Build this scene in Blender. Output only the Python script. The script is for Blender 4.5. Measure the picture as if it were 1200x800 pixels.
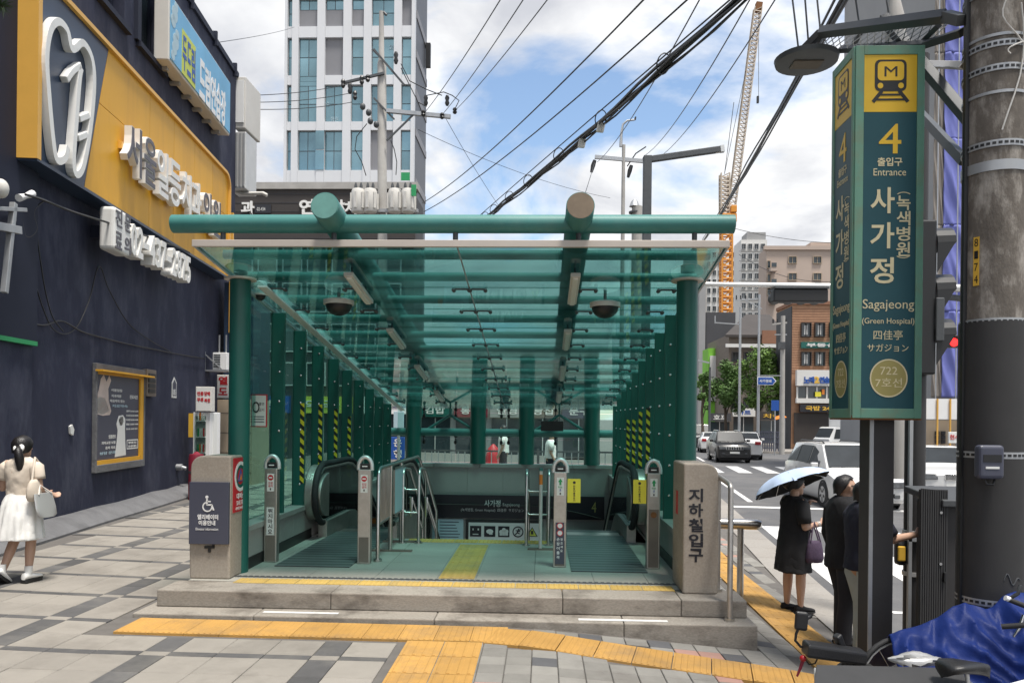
import bpy, math, random
from mathutils import Vector, Matrix
V = Vector
PI = math.pi
random.seed(7)
sc = bpy.context.scene
for o in list(bpy.data.objects):
    bpy.data.objects.remove(o)

# ---------------------------------------------------------------- camera
CAM = V((0, 0, 1.65))
F = 900.0
YAW, ROLL = math.atan(35 / F), math.radians(0.6)
M3 = (Matrix.Rotation(YAW, 3, 'Z') @ Matrix.Rotation(PI / 2, 3, 'X') @ Matrix.Rotation(ROLL, 3, 'Z'))
cd = bpy.data.cameras.new('camera')
cd.sensor_width = 36
cd.lens = F / 1200 * 36
cd.shift_y = 90 / 1200
cd.clip_start = 0.05
cd.clip_end = 6000
cam = bpy.data.objects.new('camera', cd)
sc.collection.objects.link(cam)
cam.matrix_world = Matrix.Translation(CAM) @ M3.to_4x4()
sc.camera = cam

# ---------------------------------------------------------------- world, sun, exposure
SUN_EL, SUN_AZ = math.radians(73), math.radians(142)     # azimuth clockwise from +Y
w = bpy.data.worlds.new('World')
sc.world = w
w.use_nodes = True
nt = w.node_tree
nt.nodes.clear()
N = nt.nodes.new
L = nt.links.new
out = N('ShaderNodeOutputWorld')
bg = N('ShaderNodeBackground')
bg.inputs['Strength'].default_value = 0.1
sky = N('ShaderNodeTexSky')
sky.sky_type = 'NISHITA'
sky.sun_disc = False
sky.sun_elevation = SUN_EL
sky.sun_rotation = SUN_AZ
sky.air_density = 1.0
sky.dust_density = 0.6
sky.ozone_density = 1.6
tc = N('ShaderNodeTexCoord')
sep = N('ShaderNodeSeparateXYZ')
L(tc.outputs['Generated'], sep.inputs[0])
def wmath(op, a, b):
    n = N('ShaderNodeMath')
    n.operation = op
    for i, x in enumerate((a, b)):
        if isinstance(x, (int, float)):
            n.inputs[i].default_value = x
        else:
            L(x, n.inputs[i])
    return n.outputs[0]
zz = wmath('ADD', wmath('MAXIMUM', sep.outputs[2], 0.0), 0.30)
cmb = N('ShaderNodeCombineXYZ')
L(wmath('DIVIDE', sep.outputs[0], zz), cmb.inputs[0])
L(wmath('DIVIDE', sep.outputs[1], zz), cmb.inputs[1])
def wnoise(scale, detail, off, rough=0.55, dist=0.3):
    mp = N('ShaderNodeMapping')
    mp.inputs['Location'].default_value = off
    L(cmb.outputs[0], mp.inputs[0])
    n = N('ShaderNodeTexNoise')
    n.inputs['Scale'].default_value = scale
    n.inputs['Detail'].default_value = detail
    n.inputs['Roughness'].default_value = rough
    n.inputs['Distortion'].default_value = dist
    L(mp.outputs[0], n.inputs['Vector'])
    return n.outputs['Fac']
def wramp(src, stops):
    r = N('ShaderNodeValToRGB')
    e = r.color_ramp.elements
    e[0].position, e[0].color = stops[0][0], (*stops[0][1], 1)
    e[1].position, e[1].color = stops[-1][0], (*stops[-1][1], 1)
    for p, c in stops[1:-1]:
        k = e.new(p)
        k.color = (*c, 1)
    L(src, r.inputs[0])
    return r.outputs[0]
CLOUD_OFF = (3.1, 1.7, 0)
cover = wramp(wnoise(1.5, 9, CLOUD_OFF), [(0.40, (0, 0, 0)), (0.50, (1, 1, 1))])
tone = wramp(wnoise(2.3, 8, (7.3, 2.2, 0)), [(0.36, (3.6, 3.7, 4.0)), (0.5, (5.2, 5.25, 5.35)), (0.60, (6.4, 6.4, 6.4))])
skb = N('ShaderNodeMix')
skb.data_type = 'RGBA'
skb.blend_type = 'MULTIPLY'
skb.inputs['Factor'].default_value = 1
L(sky.outputs[0], skb.inputs[6])
skb.inputs[7].default_value = (1.25, 1.22, 1.15, 1)
mx = N('ShaderNodeMix')
mx.data_type = 'RGBA'
L(cover, mx.inputs['Factor'])
L(skb.outputs[2], mx.inputs[6])
L(tone, mx.inputs[7])
L(mx.outputs[2], bg.inputs['Color'])
L(bg.outputs[0], out.inputs[0])
sl = bpy.data.lights.new('sun', 'SUN')
sl.energy = 2.9
sl.angle = math.radians(12)
sl.color = (1.0, 0.95, 0.88)
so = bpy.data.objects.new('sun', sl)
sc.collection.objects.link(so)
sd = V((math.sin(SUN_AZ) * math.cos(SUN_EL), math.cos(SUN_AZ) * math.cos(SUN_EL), math.sin(SUN_EL)))
so.rotation_euler = sd.to_track_quat('Z', 'Y').to_euler()
so.location = (0, 0, 40)
sc.view_settings.view_transform = 'Standard'
sc.view_settings.look = 'None'
sc.view_settings.exposure = 0.9
sc.view_settings.gamma = 1.0
sc.cycles.use_denoising = True
sc.cycles.transparent_max_bounces = 32
sc.cycles.max_bounces = 8
sc.cycles.caustics_reflective = False
sc.cycles.caustics_refractive = False

# ---------------------------------------------------------------- measuring helpers (photo pixel -> point of the place)
def ray(u, v):
    return M3 @ V(((u - 600) / F, -(v - 490) / F, -1))
def P(u, v, y):
    d = ray(u, v)
    return CAM + d * (y / d.y)
def PZ(u, v, z):
    d = ray(u, v)
    return CAM + d * ((z - CAM.z) / d.z)
def PP(u, v, p, n):
    d = ray(u, v)
    return CAM + d * ((V(p) - CAM).dot(n) / d.dot(n))
def smooth(a, b, x):
    t = min(1, max(0, (x - a) / (b - a)))
    return t * t * (3 - 2 * t)
ROAD_Z = -0.70
def gz(x, y):
    yy = min(max(y, -4), 30)
    z = -0.21 - 0.005 * max(x, -3.6) + 0.025 * min(5.4, max(0, -3.6 - x)) - 0.03 * (yy - 7) * smooth(0, 2.5, x) - 0.076 * max(0, x) - 0.035 * max(0, x - 1.9)
    return max(z, -0.63)
def curb_x(y):
    return 3.40 + 0.115 * (y - 7.5)

# ---------------------------------------------------------------- mesh builder
INV = {}
class MB:
    def __init__(s):
        s.v, s.f, s.m, s.cur = [], [], [], 0
    def add(s, vs, fs):
        b = len(s.v)
        s.v += [V(p) for p in vs]
        for f in fs:
            s.f.append([i + b for i in f])
            s.m.append(s.cur)
        return s
    def box(s, x0, x1, y0, y1, z0, z1):
        return s.add([(x0, y0, z0), (x1, y0, z0), (x1, y1, z0), (x0, y1, z0), (x0, y0, z1), (x1, y0, z1), (x1, y1, z1), (x0, y1, z1)],
                     [(3, 2, 1, 0), (4, 5, 6, 7), (0, 1, 5, 4), (1, 2, 6, 5), (2, 3, 7, 6), (3, 0, 4, 7)])
    def obox(s, c, a, b, d):
        c, a, b, d = V(c), V(a), V(b), V(d)
        if a.cross(b).dot(d) < 0:
            a = -a
        return s.add([c - a - b - d, c + a - b - d, c + a + b - d, c - a + b - d, c - a - b + d, c + a - b + d, c + a + b + d, c - a + b + d],
                     [(3, 2, 1, 0), (4, 5, 6, 7), (0, 1, 5, 4), (1, 2, 6, 5), (2, 3, 7, 6), (3, 0, 4, 7)])
    def bar(s, p0, p1, wd, h, up=(0, 0, 1)):
        p0, p1, up = V(p0), V(p1), V(up)
        d = p1 - p0
        sd_ = d.cross(up)
        if sd_.length < 1e-5:
            sd_ = d.cross(V((1, 0, 0)))
        sd_.normalize()
        u2 = sd_.cross(d).normalized()
        return s.obox((p0 + p1) / 2, sd_ * wd / 2, d / 2, u2 * h / 2)
    def prism(s, poly, vec):
        n = len(poly)
        poly = [V(p) for p in poly]
        vec = V(vec)
        nr = V((0, 0, 0))
        for i in range(n):
            nr += poly[i].cross(poly[(i + 1) % n])
        if nr.dot(vec) < 0:
            poly = poly[::-1]
        vs = poly + [p + vec for p in poly]
        fs = [tuple(range(n))[::-1], tuple(range(n, 2 * n))] + [(i, (i + 1) % n, n + (i + 1) % n, n + i) for i in range(n)]
        return s.add(vs, fs)
    def loft(s, rings, cap=True, close=True):
        n = len(rings[0])
        vs = [p for r in rings for p in r]
        fs = []
        for k in range(len(rings) - 1):
            for i in range(n if close else n - 1):
                j = (i + 1) % n
                fs.append((k * n + i, k * n + j, (k + 1) * n + j, (k + 1) * n + i))
        if cap:
            fs.append(tuple(range(n))[::-1])
            fs.append(tuple(range((len(rings) - 1) * n, len(rings) * n)))
        return s.add(vs, fs)
    def tube(s, pts, r, n=8, cap=True):
        pts = [V(p) for p in pts]
        rs = r if isinstance(r, (list, tuple)) else [r] * len(pts)
        t0 = (pts[1] - pts[0]).normalized()
        a = t0.orthogonal().normalized()
        rings = []
        for i, p in enumerate(pts):
            t = ((pts[min(i + 1, len(pts) - 1)] - p).normalized() + (p - pts[max(i - 1, 0)]).normalized())
            if t.length < 1e-6:
                t = t0
            t.normalize()
            a = (a - t * a.dot(t))
            if a.length < 1e-6:
                a = t.orthogonal()
            a.normalize()
            b = t.cross(a)
            rings.append([p + (a * math.cos(2 * PI * k / n) + b * math.sin(2 * PI * k / n)) * rs[i] for k in range(n)])
        return s.loft(rings, cap)
    def cyl(s, p0, p1, r, n=12, r1=None):
        return s.tube([p0, p1], [r, r if r1 is None else r1], n)
    def sphere(s, c, r, nu=12, nv=8, z0=-1.0, z1=1.0):
        c = V(c)
        r = (r, r, r) if isinstance(r, (int, float)) else r
        a0, a1 = math.asin(max(-1, z0)), math.asin(min(1, z1))
        rings = []
        for k in range(nv + 1):
            t = a0 + (a1 - a0) * k / nv
            cz, rr = math.sin(t), max(math.cos(t), 1e-3)
            rings.append([c + V((r[0] * rr * math.cos(2 * PI * i / nu), r[1] * rr * math.sin(2 * PI * i / nu), r[2] * cz)) for i in range(nu)])
        return s.loft(rings)
    def capsule(s, p0, p1, r0, r1=None, n=10):
        p0, p1 = V(p0), V(p1)
        r1 = r0 if r1 is None else r1
        d = (p1 - p0).normalized()
        pts, rs = [], []
        for k in range(4):
            t = PI / 2 * k / 3
            pts.append(p0 - d * r0 * math.cos(t)); rs.append(max(r0 * math.sin(t), r0 * 0.02))
        for k in range(4):
            t = PI / 2 * k / 3
            pts.append(p1 + d * r1 * math.sin(t)); rs.append(max(r1 * math.cos(t), r1 * 0.02))
        return s.tube(pts, rs, n)
    def disc(s, c, nrm, r, th=0.004, n=24, ry=None, up=(0, 0, 1)):
        c, nrm, up = V(c), V(nrm).normalized(), V(up)
        a = up.cross(nrm)
        a = a.normalized() if a.length > 1e-4 else nrm.orthogonal().normalized()
        b = nrm.cross(a)
        ry = r if ry is None else ry
        return s.prism([c + a * r * math.cos(2 * PI * i / n) + b * ry * math.sin(2 * PI * i / n) for i in range(n)], nrm * th)
    def ring(s, c, nrm, r0, r1, th=0.004, n=24, ky=1.0, up=(0, 0, 1), a0=0, a1=2 * PI):
        c, nrm, up = V(c), V(nrm).normalized(), V(up)
        a = up.cross(nrm)
        a = a.normalized() if a.length > 1e-4 else nrm.orthogonal().normalized()
        b = nrm.cross(a)
        full = abs(a1 - a0 - 2 * PI) < 1e-4
        rings = []
        for i in range(n if full else n + 1):
            t = a0 + (a1 - a0) * i / n
            e = a * math.cos(t) + b * math.sin(t) * ky
            rings.append([c + e * r0, c + e * r1, c + e * r1 + nrm * th, c + e * r0 + nrm * th])
        if full:
            rings.append(rings[0])
            return s.loft(rings, cap=False)
        return s.loft(rings)
    def text(s, body, c, xd, yd, wd=None, h=None, th=0.003, bold=0.0):
        vs, fs, bb = text_data(body, bold)
        x0, x1, y0, y1 = bb
        kx = (wd / (x1 - x0)) if wd else None
        ky = (h / (y1 - y0)) if h else None
        kx = kx or ky
        ky = ky or kx
        c, xd, yd = V(c), V(xd).normalized(), V(yd).normalized()
        zd = xd.cross(yd)
        mid = ((x0 + x1) / 2, (y0 + y1) / 2)
        return s.add([c + xd * (p[0] - mid[0]) * kx + yd * (p[1] - mid[1]) * ky + zd * (th if p[2] > 0 else 0) for p in vs], fs)
    def build(s, name, m, parent=None, smooth=None, bevel=0, world=False, label=None, kind=None, seg=2, cat=None, group=None):
        vs = s.v
        if world and parent is not None:
            im = INV.get(parent.name)
            if im is not None:
                vs = [im @ p for p in vs]
        me = bpy.data.meshes.new(name)
        me.from_pydata([tuple(p) for p in vs], [], s.f)
        ms = m if isinstance(m, (list, tuple)) else [m]
        for k in ms:
            me.materials.append(MAT[k] if isinstance(k, str) else k)
        if len(ms) > 1:
            me.polygons.foreach_set('material_index', s.m)
        if smooth:
            me.polygons.foreach_set('use_smooth', [True] * len(s.f))
            me.set_sharp_from_angle(angle=math.radians(smooth if smooth is not True else 40))
        me.update()
        o = bpy.data.objects.new(name, me)
        sc.collection.objects.link(o)
        if parent is not None:
            o.parent = parent
            if parent.name in INV:
                INV[o.name] = INV[parent.name]
        if bevel:
            b = o.modifiers.new('bevel', 'BEVEL')
            b.width = bevel
            b.segments = seg
            b.limit_method = 'ANGLE'
            b.angle_limit = math.radians(35)
        if label: o['label'] = label
        if kind: o['kind'] = kind
        if cat: o['category'] = cat
        if group: o['group'] = group
        return o
_TXT = {}
def text_data(body, bold=0.0):
    k = (body, bold)
    if k not in _TXT:
        c = bpy.data.curves.new('lettering', 'FONT')
        c.body = body
        c.extrude = 0.05
        c.offset = bold
        c.resolution_u = 3
        c.space_line = 0.95
        o = bpy.data.objects.new('lettering', c)
        sc.collection.objects.link(o)
        bpy.context.view_layer.update()
        me = bpy.data.meshes.new_from_object(o.evaluated_get(bpy.context.evaluated_depsgraph_get()))
        vs = [tuple(v.co) for v in me.vertices]
        fs = [tuple(p.vertices) for p in me.polygons]
        bpy.data.objects.remove(o)
        bpy.data.curves.remove(c)
        bpy.data.meshes.remove(me)
        xs, ys = [v[0] for v in vs], [v[1] for v in vs]
        _TXT[k] = (vs, fs, (min(xs), max(xs), min(ys), max(ys)))
    return _TXT[k]

def thing(name, label, cat, loc=(0, 0, 0), rz=0.0, group=None):
    o = bpy.data.objects.new(name, None)
    sc.collection.objects.link(o)
    o.empty_display_size = 0.1
    o.location = loc
    o.rotation_euler = (0, 0, rz)
    o['label'] = label
    o['category'] = cat
    if group: o['group'] = group
    INV[o.name] = (Matrix.Translation(V(loc)) @ Matrix.Rotation(rz, 4, 'Z')).inverted()
    return o
def tag(o, label, cat, group=None):
    o['label'] = label
    o['category'] = cat
    if group: o['group'] = group
    return o
def piece(name, me, parent, loc, rot=(0, 0, 0), scale=(1, 1, 1)):
    o = bpy.data.objects.new(name, me)
    sc.collection.objects.link(o)
    o.parent = parent
    o.location = loc
    o.rotation_euler = rot
    o.scale = scale
    return o
def copy_tree(o, parent=None):
    c = o.copy()
    sc.collection.objects.link(c)
    if parent is not None:
        c.parent = parent
    for ch in list(o.children):
        copy_tree(ch, c)
    return c
def mesh_of(mb, name, m, smooth=None):
    o = mb.build(name, m, smooth=smooth)
    me = o.data
    bpy.data.objects.remove(o)
    return me

# ---------------------------------------------------------------- materials
MAT = {}
def mat(name, c, rough=0.6, metal=0.0, var=0.12, scale=3.0, bump=0.0, bscale=60.0, rand=0.0, dirt=None, dscale=1.2, damt=0.5, spec=0.5, coat=0.0, emit=None, stretch=None, world=False):
    m = bpy.data.materials.new(name)
    m.use_nodes = True
    t = m.node_tree
    b = t.nodes['Principled BSDF']
    def n(k): return t.nodes.new(k)
    def l(a, q): t.links.new(a, q)
    b.inputs['Roughness'].default_value = rough
    b.inputs['Metallic'].default_value = metal
    b.inputs['Specular IOR Level'].default_value = spec
    b.inputs['Coat Weight'].default_value = coat
    tcn = n('ShaderNodeTexCoord')
    vec = tcn.outputs['Object'] if not world else n('ShaderNodeNewGeometry').outputs['Position']
    if stretch:
        mp = n('ShaderNodeMapping')
        mp.inputs['Scale'].default_value = stretch
        l(vec, mp.inputs[0])
        vec = mp.outputs[0]
    def noise(sca, det=5, rg=0.6):
        q = n('ShaderNodeTexNoise')
        q.inputs['Scale'].default_value = sca
        q.inputs['Detail'].default_value = det
        q.inputs['Roughness'].default_value = rg
        l(vec, q.inputs['Vector'])
        return q.outputs['Fac']
    def mix(bt, fac, a, d):
        q = n('ShaderNodeMix')
        q.data_type = 'RGBA'
        q.blend_type = bt
        for s_, x in (('Factor', fac), (6, a), (7, d)):
            if isinstance(x, (int, float)):
                q.inputs[s_].default_value = x
            elif isinstance(x, tuple):
                q.inputs[s_].default_value = (*x, 1)
            else:
                l(x, q.inputs[s_])
        return q.outputs[2]
    if emit:
        b.inputs['Emission Color'].default_value = (*c, 1)
        b.inputs['Emission Strength'].default_value = emit
    col = mix('MIX', noise(scale), tuple(x * (1 - var * 1.6) for x in c), tuple(min(0.95, x * (1 + var * 1.4)) for x in c))
    if dirt:
        r = n('ShaderNodeMapRange')
        r.inputs['From Min'].default_value = 0.48
        r.inputs['From Max'].default_value = 0.72
        r.inputs['To Max'].default_value = damt
        l(noise(dscale, 8, 0.7), r.inputs['Value'])
        col = mix('MIX', r.outputs[0], col, dirt)
    if rand:
        oi = n('ShaderNodeObjectInfo')
        r = n('ShaderNodeMapRange')
        r.inputs['To Min'].default_value = 1 - rand
        r.inputs['To Max'].default_value = 1 + rand
        l(oi.outputs['Random'], r.inputs['Value'])
        cc = n('ShaderNodeCombineColor')
        for k in range(3):
            l(r.outputs[0], cc.inputs[k])
        col = mix('MULTIPLY', 1.0, col, cc.outputs[0])
    l(col, b.inputs['Base Color'])
    if bump:
        bn = n('ShaderNodeBump')
        bn.inputs['Strength'].default_value = bump
        bn.inputs['Distance'].default_value = 0.01
        l(noise(bscale, 4), bn.inputs['Height'])
        l(bn.outputs[0], b.inputs['Normal'])
    MAT[name] = m
    return m
def glass(name, tint, refl=1.0, rough=0.0, film=0.0, filmcol=(0.5, 0.6, 0.58), ior=1.5):
    m = bpy.data.materials.new(name)
    m.use_nodes = True
    t = m.node_tree
    t.nodes.clear()
    n = t.nodes.new
    l = t.links.new
    o = n('ShaderNodeOutputMaterial')
    tr = n('ShaderNodeBsdfTransparent')
    tr.inputs[0].default_value = (*tint, 1)
    gl = n('ShaderNodeBsdfGlossy')
    gl.inputs['Roughness'].default_value = rough
    gl.inputs[0].default_value = (0.9, 0.95, 0.95, 1)
    fr = n('ShaderNodeFresnel')
    ge = n('ShaderNodeNewGeometry')
    io = n('ShaderNodeMapRange')          # same reflectance on both faces of the sheet
    io.inputs['To Min'].default_value = ior
    io.inputs['To Max'].default_value = 1 / ior
    l(ge.outputs['Backfacing'], io.inputs['Value'])
    l(io.outputs[0], fr.inputs['IOR'])
    ml = n('ShaderNodeMath')
    ml.operation = 'MULTIPLY'
    ml.inputs[1].default_value = refl
    l(fr.outputs[0], ml.inputs[0])
    base = tr.outputs[0]
    if film:
        df = n('ShaderNodeBsdfDiffuse')
        df.inputs[0].default_value = (*filmcol, 1)
        tl = n('ShaderNodeBsdfTranslucent')
        tl.inputs[0].default_value = (*filmcol, 1)
        ad = n('ShaderNodeMixShader')
        l(df.outputs[0], ad.inputs[1]); l(tl.outputs[0], ad.inputs[2])
        tcn = n('ShaderNodeTexCoord')
        nz = n('ShaderNodeTexNoise')
        nz.inputs['Scale'].default_value = 1.4
        nz.inputs['Detail'].default_value = 7
        l(tcn.outputs['Object'], nz.inputs['Vector'])
        mr = n('ShaderNodeMapRange')
        mr.inputs['From Min'].default_value = 0.36
        mr.inputs['From Max'].default_value = 0.68
        mr.inputs['To Min'].default_value = film * 0.2
        mr.inputs['To Max'].default_value = film * 2.2
        l(nz.outputs['Fac'], mr.inputs['Value'])
        m1 = n('ShaderNodeMixShader')
        l(mr.outputs[0], m1.inputs[0]); l(base, m1.inputs[1]); l(ad.outputs[0], m1.inputs[2])
        base = m1.outputs[0]
    mxs = n('ShaderNodeMixShader')
    l(ml.outputs[0], mxs.inputs[0]); l(base, mxs.inputs[1]); l(gl.outputs[0], mxs.inputs[2])
    l(mxs.outputs[0], o.inputs[0])
    MAT[name] = m
    return m
def striped(name, c0, c1, freq, vec=(1, 0, 1), rough=0.5, duty=0.5):
    m = mat(name, c0, rough, var=0.05)
    t = m.node_tree
    b = t.nodes['Principled BSDF']
    tcn = t.nodes.new('ShaderNodeTexCoord')
    dt = t.nodes.new('ShaderNodeVectorMath')
    dt.operation = 'DOT_PRODUCT'
    dt.inputs[1].default_value = vec
    t.links.new(tcn.outputs['Object'], dt.inputs[0])
    def mth(op, a, x):
        q = t.nodes.new('ShaderNodeMath')
        q.operation = op
        t.links.new(a, q.inputs[0])
        q.inputs[1].default_value = x
        return q.outputs[0]
    s = mth('GREATER_THAN', mth('FRACT', mth('MULTIPLY', dt.outputs['Value'], freq), 0), duty)
    mxx = t.nodes.new('ShaderNodeMix')
    mxx.data_type = 'RGBA'
    t.links.new(s, mxx.inputs['Factor'])
    mxx.inputs[6].default_value = (*c0, 1)
    mxx.inputs[7].default_value = (*c1, 1)
    t.links.new(mxx.outputs[2], b.inputs['Base Color'])
    return m

mat('earth', (0.16, 0.15, 0.14), 0.9, var=0.2, scale=0.3)
mat('asphalt', (0.105, 0.105, 0.108), 0.9, var=0.22, scale=0.9, bump=0.4, bscale=180, dirt=(0.2, 0.19, 0.18), dscale=0.25, damt=0.7)
mat('mortar', (0.13, 0.12, 0.11), 0.95, var=0.2, scale=8)
mat('slab', (0.285, 0.263, 0.232), 0.85, var=0.14, scale=2.5, bump=0.3, bscale=120, rand=0.065, dirt=(0.17, 0.155, 0.135), dscale=1.1, damt=0.8, world=True, spec=.3)
mat('slab_dark', (0.10, 0.098, 0.098), 0.85, var=0.2, scale=4, bump=0.3, bscale=120, rand=0.15, dirt=(0.2, 0.19, 0.17), dscale=1.5, damt=0.6, world=True, spec=.3)
mat('paver', (0.235, 0.225, 0.205), 0.88, var=0.15, scale=6, bump=0.4, bscale=150, rand=0.14, dirt=(0.16, 0.145, 0.13), dscale=2, damt=0.7, world=True, spec=.3)
mat('paver_dark', (0.10, 0.10, 0.105), 0.85, var=0.15, scale=6, bump=0.3, bscale=150, rand=0.15)
mat('paver_red', (0.36, 0.21, 0.17), 0.85, var=0.15, scale=6, bump=0.3, bscale=150, rand=0.15)
mat('tactile', (0.47, 0.265, 0.075), 0.82, var=0.16, scale=3, bump=0.3, bscale=100, rand=0.10, dirt=(0.25, 0.165, 0.085), dscale=1.8, damt=0.8, world=True, spec=.3)
mat('tactile_fresh', (0.50, 0.345, 0.10), 0.75, var=0.12, scale=3, rand=0.08, dirt=(0.30, 0.24, 0.13), dscale=2.5, damt=0.7, world=True, spec=.3)
mat('granite', (0.36, 0.315, 0.26), 0.75, var=0.22, scale=45, bump=0.25, bscale=160, dirt=(0.20, 0.165, 0.13), dscale=1.6, damt=0.65)
mat('granite_step', (0.31, 0.28, 0.24), 0.85, var=0.3, scale=40, bump=0.4, bscale=120, rand=0.06, dirt=(0.10, 0.085, 0.07), dscale=1.9, damt=1.0, stretch=(1, 1, 2.5))
mat('granite_floor', (0.36, 0.35, 0.31), 0.55, var=0.16, scale=50, rand=0.07, dirt=(0.25, 0.24, 0.20), dscale=1.3, damt=0.5)
mat('granite_wall', (0.33, 0.34, 0.315), 0.5, var=0.14, scale=55, rand=0.05, dirt=(0.2, 0.2, 0.18), dscale=1.0, damt=0.35)
mat('kerb', (0.29, 0.27, 0.245), 0.85, var=0.2, scale=30, bump=0.3, rand=0.07, dirt=(0.23, 0.2, 0.17), dscale=1.4)
mat('marking', (0.72, 0.71, 0.69), 0.75, var=0.1, scale=4, dirt=(0.35, 0.34, 0.33), dscale=2.5, damt=0.6)
mat('green_paint', (0.010, 0.11, 0.088), 0.42, var=0.2, scale=2, spec=0.45, dirt=(0.03, 0.10, 0.085), dscale=2.5, damt=0.7, stretch=(1, 1, .4))
mat('beam_paint', (0.05, 0.215, 0.195), 0.5, var=0.2, scale=1.5, dirt=(0.12, 0.25, 0.22), dscale=1.6, damt=0.6)
mat('beam_end', (0.11, 0.27, 0.24), 0.7, var=0.2, scale=8)
mat('beam_rust', (0.17, 0.13, 0.09), 0.8, var=0.25, scale=8)
mat('steel', (0.55, 0.53, 0.50), 0.28, 1.0, var=0.08, scale=3, dirt=(0.35, 0.31, 0.27), dscale=4, damt=0.5)
mat('steel_brushed', (0.50, 0.47, 0.43), 0.42, 0.85, var=0.1, scale=6, dirt=(0.28, 0.235, 0.20), dscale=5, damt=0.55)
mat('trim', (0.56, 0.50, 0.44), 0.5, 0.2, var=0.1, scale=3)
mat('galv', (0.42, 0.43, 0.44), 0.5, 0.6, var=0.14, scale=6)
mat('alu', (0.62, 0.62, 0.61), 0.45, 0.5, var=0.1)
mat('iron', (0.085, 0.09, 0.095), 0.55, 0.3, var=0.15, scale=5)
mat('black', (0.014, 0.014, 0.015), 0.45, var=0.2)
mat('rubber', (0.022, 0.022, 0.023), 0.75, var=0.2, scale=8)
mat('pole_black', (0.033, 0.031, 0.031), 0.6, var=0.15, scale=6, bump=0.1)
mat('sleeve', (0.030, 0.029, 0.029), 0.72, var=0.14, scale=5, bump=0.12, bscale=200)
mat('concrete_pole', (0.15, 0.13, 0.11), 0.9, var=0.4, scale=9, bump=0.5, bscale=60, dirt=(0.42, 0.39, 0.35), dscale=9, damt=0.9, stretch=(1, 1, 0.4))
mat('concrete', (0.40, 0.385, 0.36), 0.9, var=0.15, scale=2, bump=0.2, dirt=(0.26, 0.24, 0.22), dscale=0.8)
mat('cement', (0.15, 0.15, 0.155), 0.92, var=0.3, scale=2, bump=1.0, bscale=25, dirt=(0.08, 0.08, 0.085), dscale=1.5, damt=0.8)
mat('navy_wall', (0.031, 0.035, 0.062), 0.75, var=0.28, scale=1.1, bump=1.0, bscale=9, dirt=(0.08, 0.086, 0.118), dscale=2.2, damt=0.75, spec=0.25, stretch=(.8, .8, .35))
mat('navy_dark', (0.014, 0.018, 0.036), 0.65, var=0.15, scale=1.5, spec=0.3)
mat('navy_panel', (0.030, 0.048, 0.085), 0.35, var=0.08)
mat('yellow_panel', (0.72, 0.37, 0.026), 0.45, var=0.08, scale=0.8, rand=0.05, dirt=(0.46, 0.22, 0.03), dscale=2.2, damt=0.45, stretch=(1, 1, 0.15), spec=.35)
mat('yellow_trim', (0.72, 0.40, 0.08), 0.4, var=0.08)
mat('letter_white', (0.78, 0.77, 0.74), 0.45, var=0.06, dirt=(0.5, 0.47, 0.42), dscale=3, damt=0.4)
mat('letter_gray', (0.115, 0.11, 0.125), 0.5, var=0.08)
mat('white', (0.78, 0.78, 0.77), 0.5, var=0.05)
mat('offwhite', (0.62, 0.60, 0.56), 0.6, var=0.08, dirt=(0.4, 0.37, 0.33), dscale=1.5, damt=0.4)
mat('red', (0.50, 0.022, 0.03), 0.5, var=0.08)
mat('dark_red', (0.20, 0.012, 0.03), 0.5, var=0.1)
mat('blue_banner', (0.17, 0.43, 0.66), 0.55, var=0.2, scale=0.9)
mat('blue_sign', (0.018, 0.085, 0.36), 0.45, var=0.06)
mat('lime', (0.55, 0.60, 0.08), 0.5, var=0.08)
mat('bright_yellow', (0.78, 0.68, 0.05), 0.5, var=0.06)
mat('sign_yellow', (0.74, 0.46, 0.02), 0.42, var=0.07, scale=5)
mat('sign_teal', (0.017, 0.075, 0.092), 0.4, var=0.12, scale=4, spec=.3)
mat('sign_cream', (0.66, 0.58, 0.36), 0.5, var=0.08)
mat('sign_gold', (0.33, 0.28, 0.09), 0.5, var=0.1)
mat('sign_green', (0.125, 0.285, 0.205), 0.5, var=0.12, scale=4, dirt=(0.20, 0.20, 0.12), dscale=6, damt=0.6)
mat('rust', (0.20, 0.085, 0.03), 0.85, var=0.3, scale=12)
mat('slate_sign', (0.062, 0.066, 0.095), 0.45, var=0.06)
mat('sign_black', (0.016, 0.016, 0.022), 0.35, var=0.08)
mat('pict_white', (0.66, 0.68, 0.66), 0.5, var=0.05)
mat('paper', (0.72, 0.72, 0.69), 0.7, var=0.05)
mat('paper_blue', (0.42, 0.56, 0.62), 0.6, var=0.06)
mat('green_sticker', (0.02, 0.30, 0.10), 0.5, var=0.05)
mat('orange', (0.72, 0.22, 0.03), 0.5, var=0.08)
mat('crane', (0.66, 0.26, 0.025), 0.5, var=0.08)
mat('crane_pale', (0.50, 0.42, 0.33), 0.5, var=0.08)
mat('esc_dark', (0.035, 0.042, 0.042), 0.35, 0.4, var=0.2, scale=6)
mat('esc_plate', (0.12, 0.135, 0.13), 0.42, 0.75, var=0.15, scale=6)
mat('brick', (0.46, 0.26, 0.155), 0.85, var=0.2, scale=3, rand=0.08)
mat('brick_line', (0.26, 0.13, 0.08), 0.9, var=0.1)
mat('beige_wall', (0.46, 0.37, 0.31), 0.85, var=0.06, scale=0.5)
mat('white_wall', (0.66, 0.65, 0.62), 0.8, var=0.05, scale=0.4)
mat('tower_white', (0.66, 0.67, 0.69), 0.5, var=0.05, scale=0.3)
mat('tower_gray', (0.22, 0.22, 0.235), 0.55, var=0.06, scale=0.4)
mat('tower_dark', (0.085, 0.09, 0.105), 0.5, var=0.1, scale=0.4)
mat('brown_wall', (0.042, 0.035, 0.032), 0.7, var=0.2, scale=0.7)
mat('gray_wall', (0.30, 0.30, 0.30), 0.85, var=0.1, scale=0.5)
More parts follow.
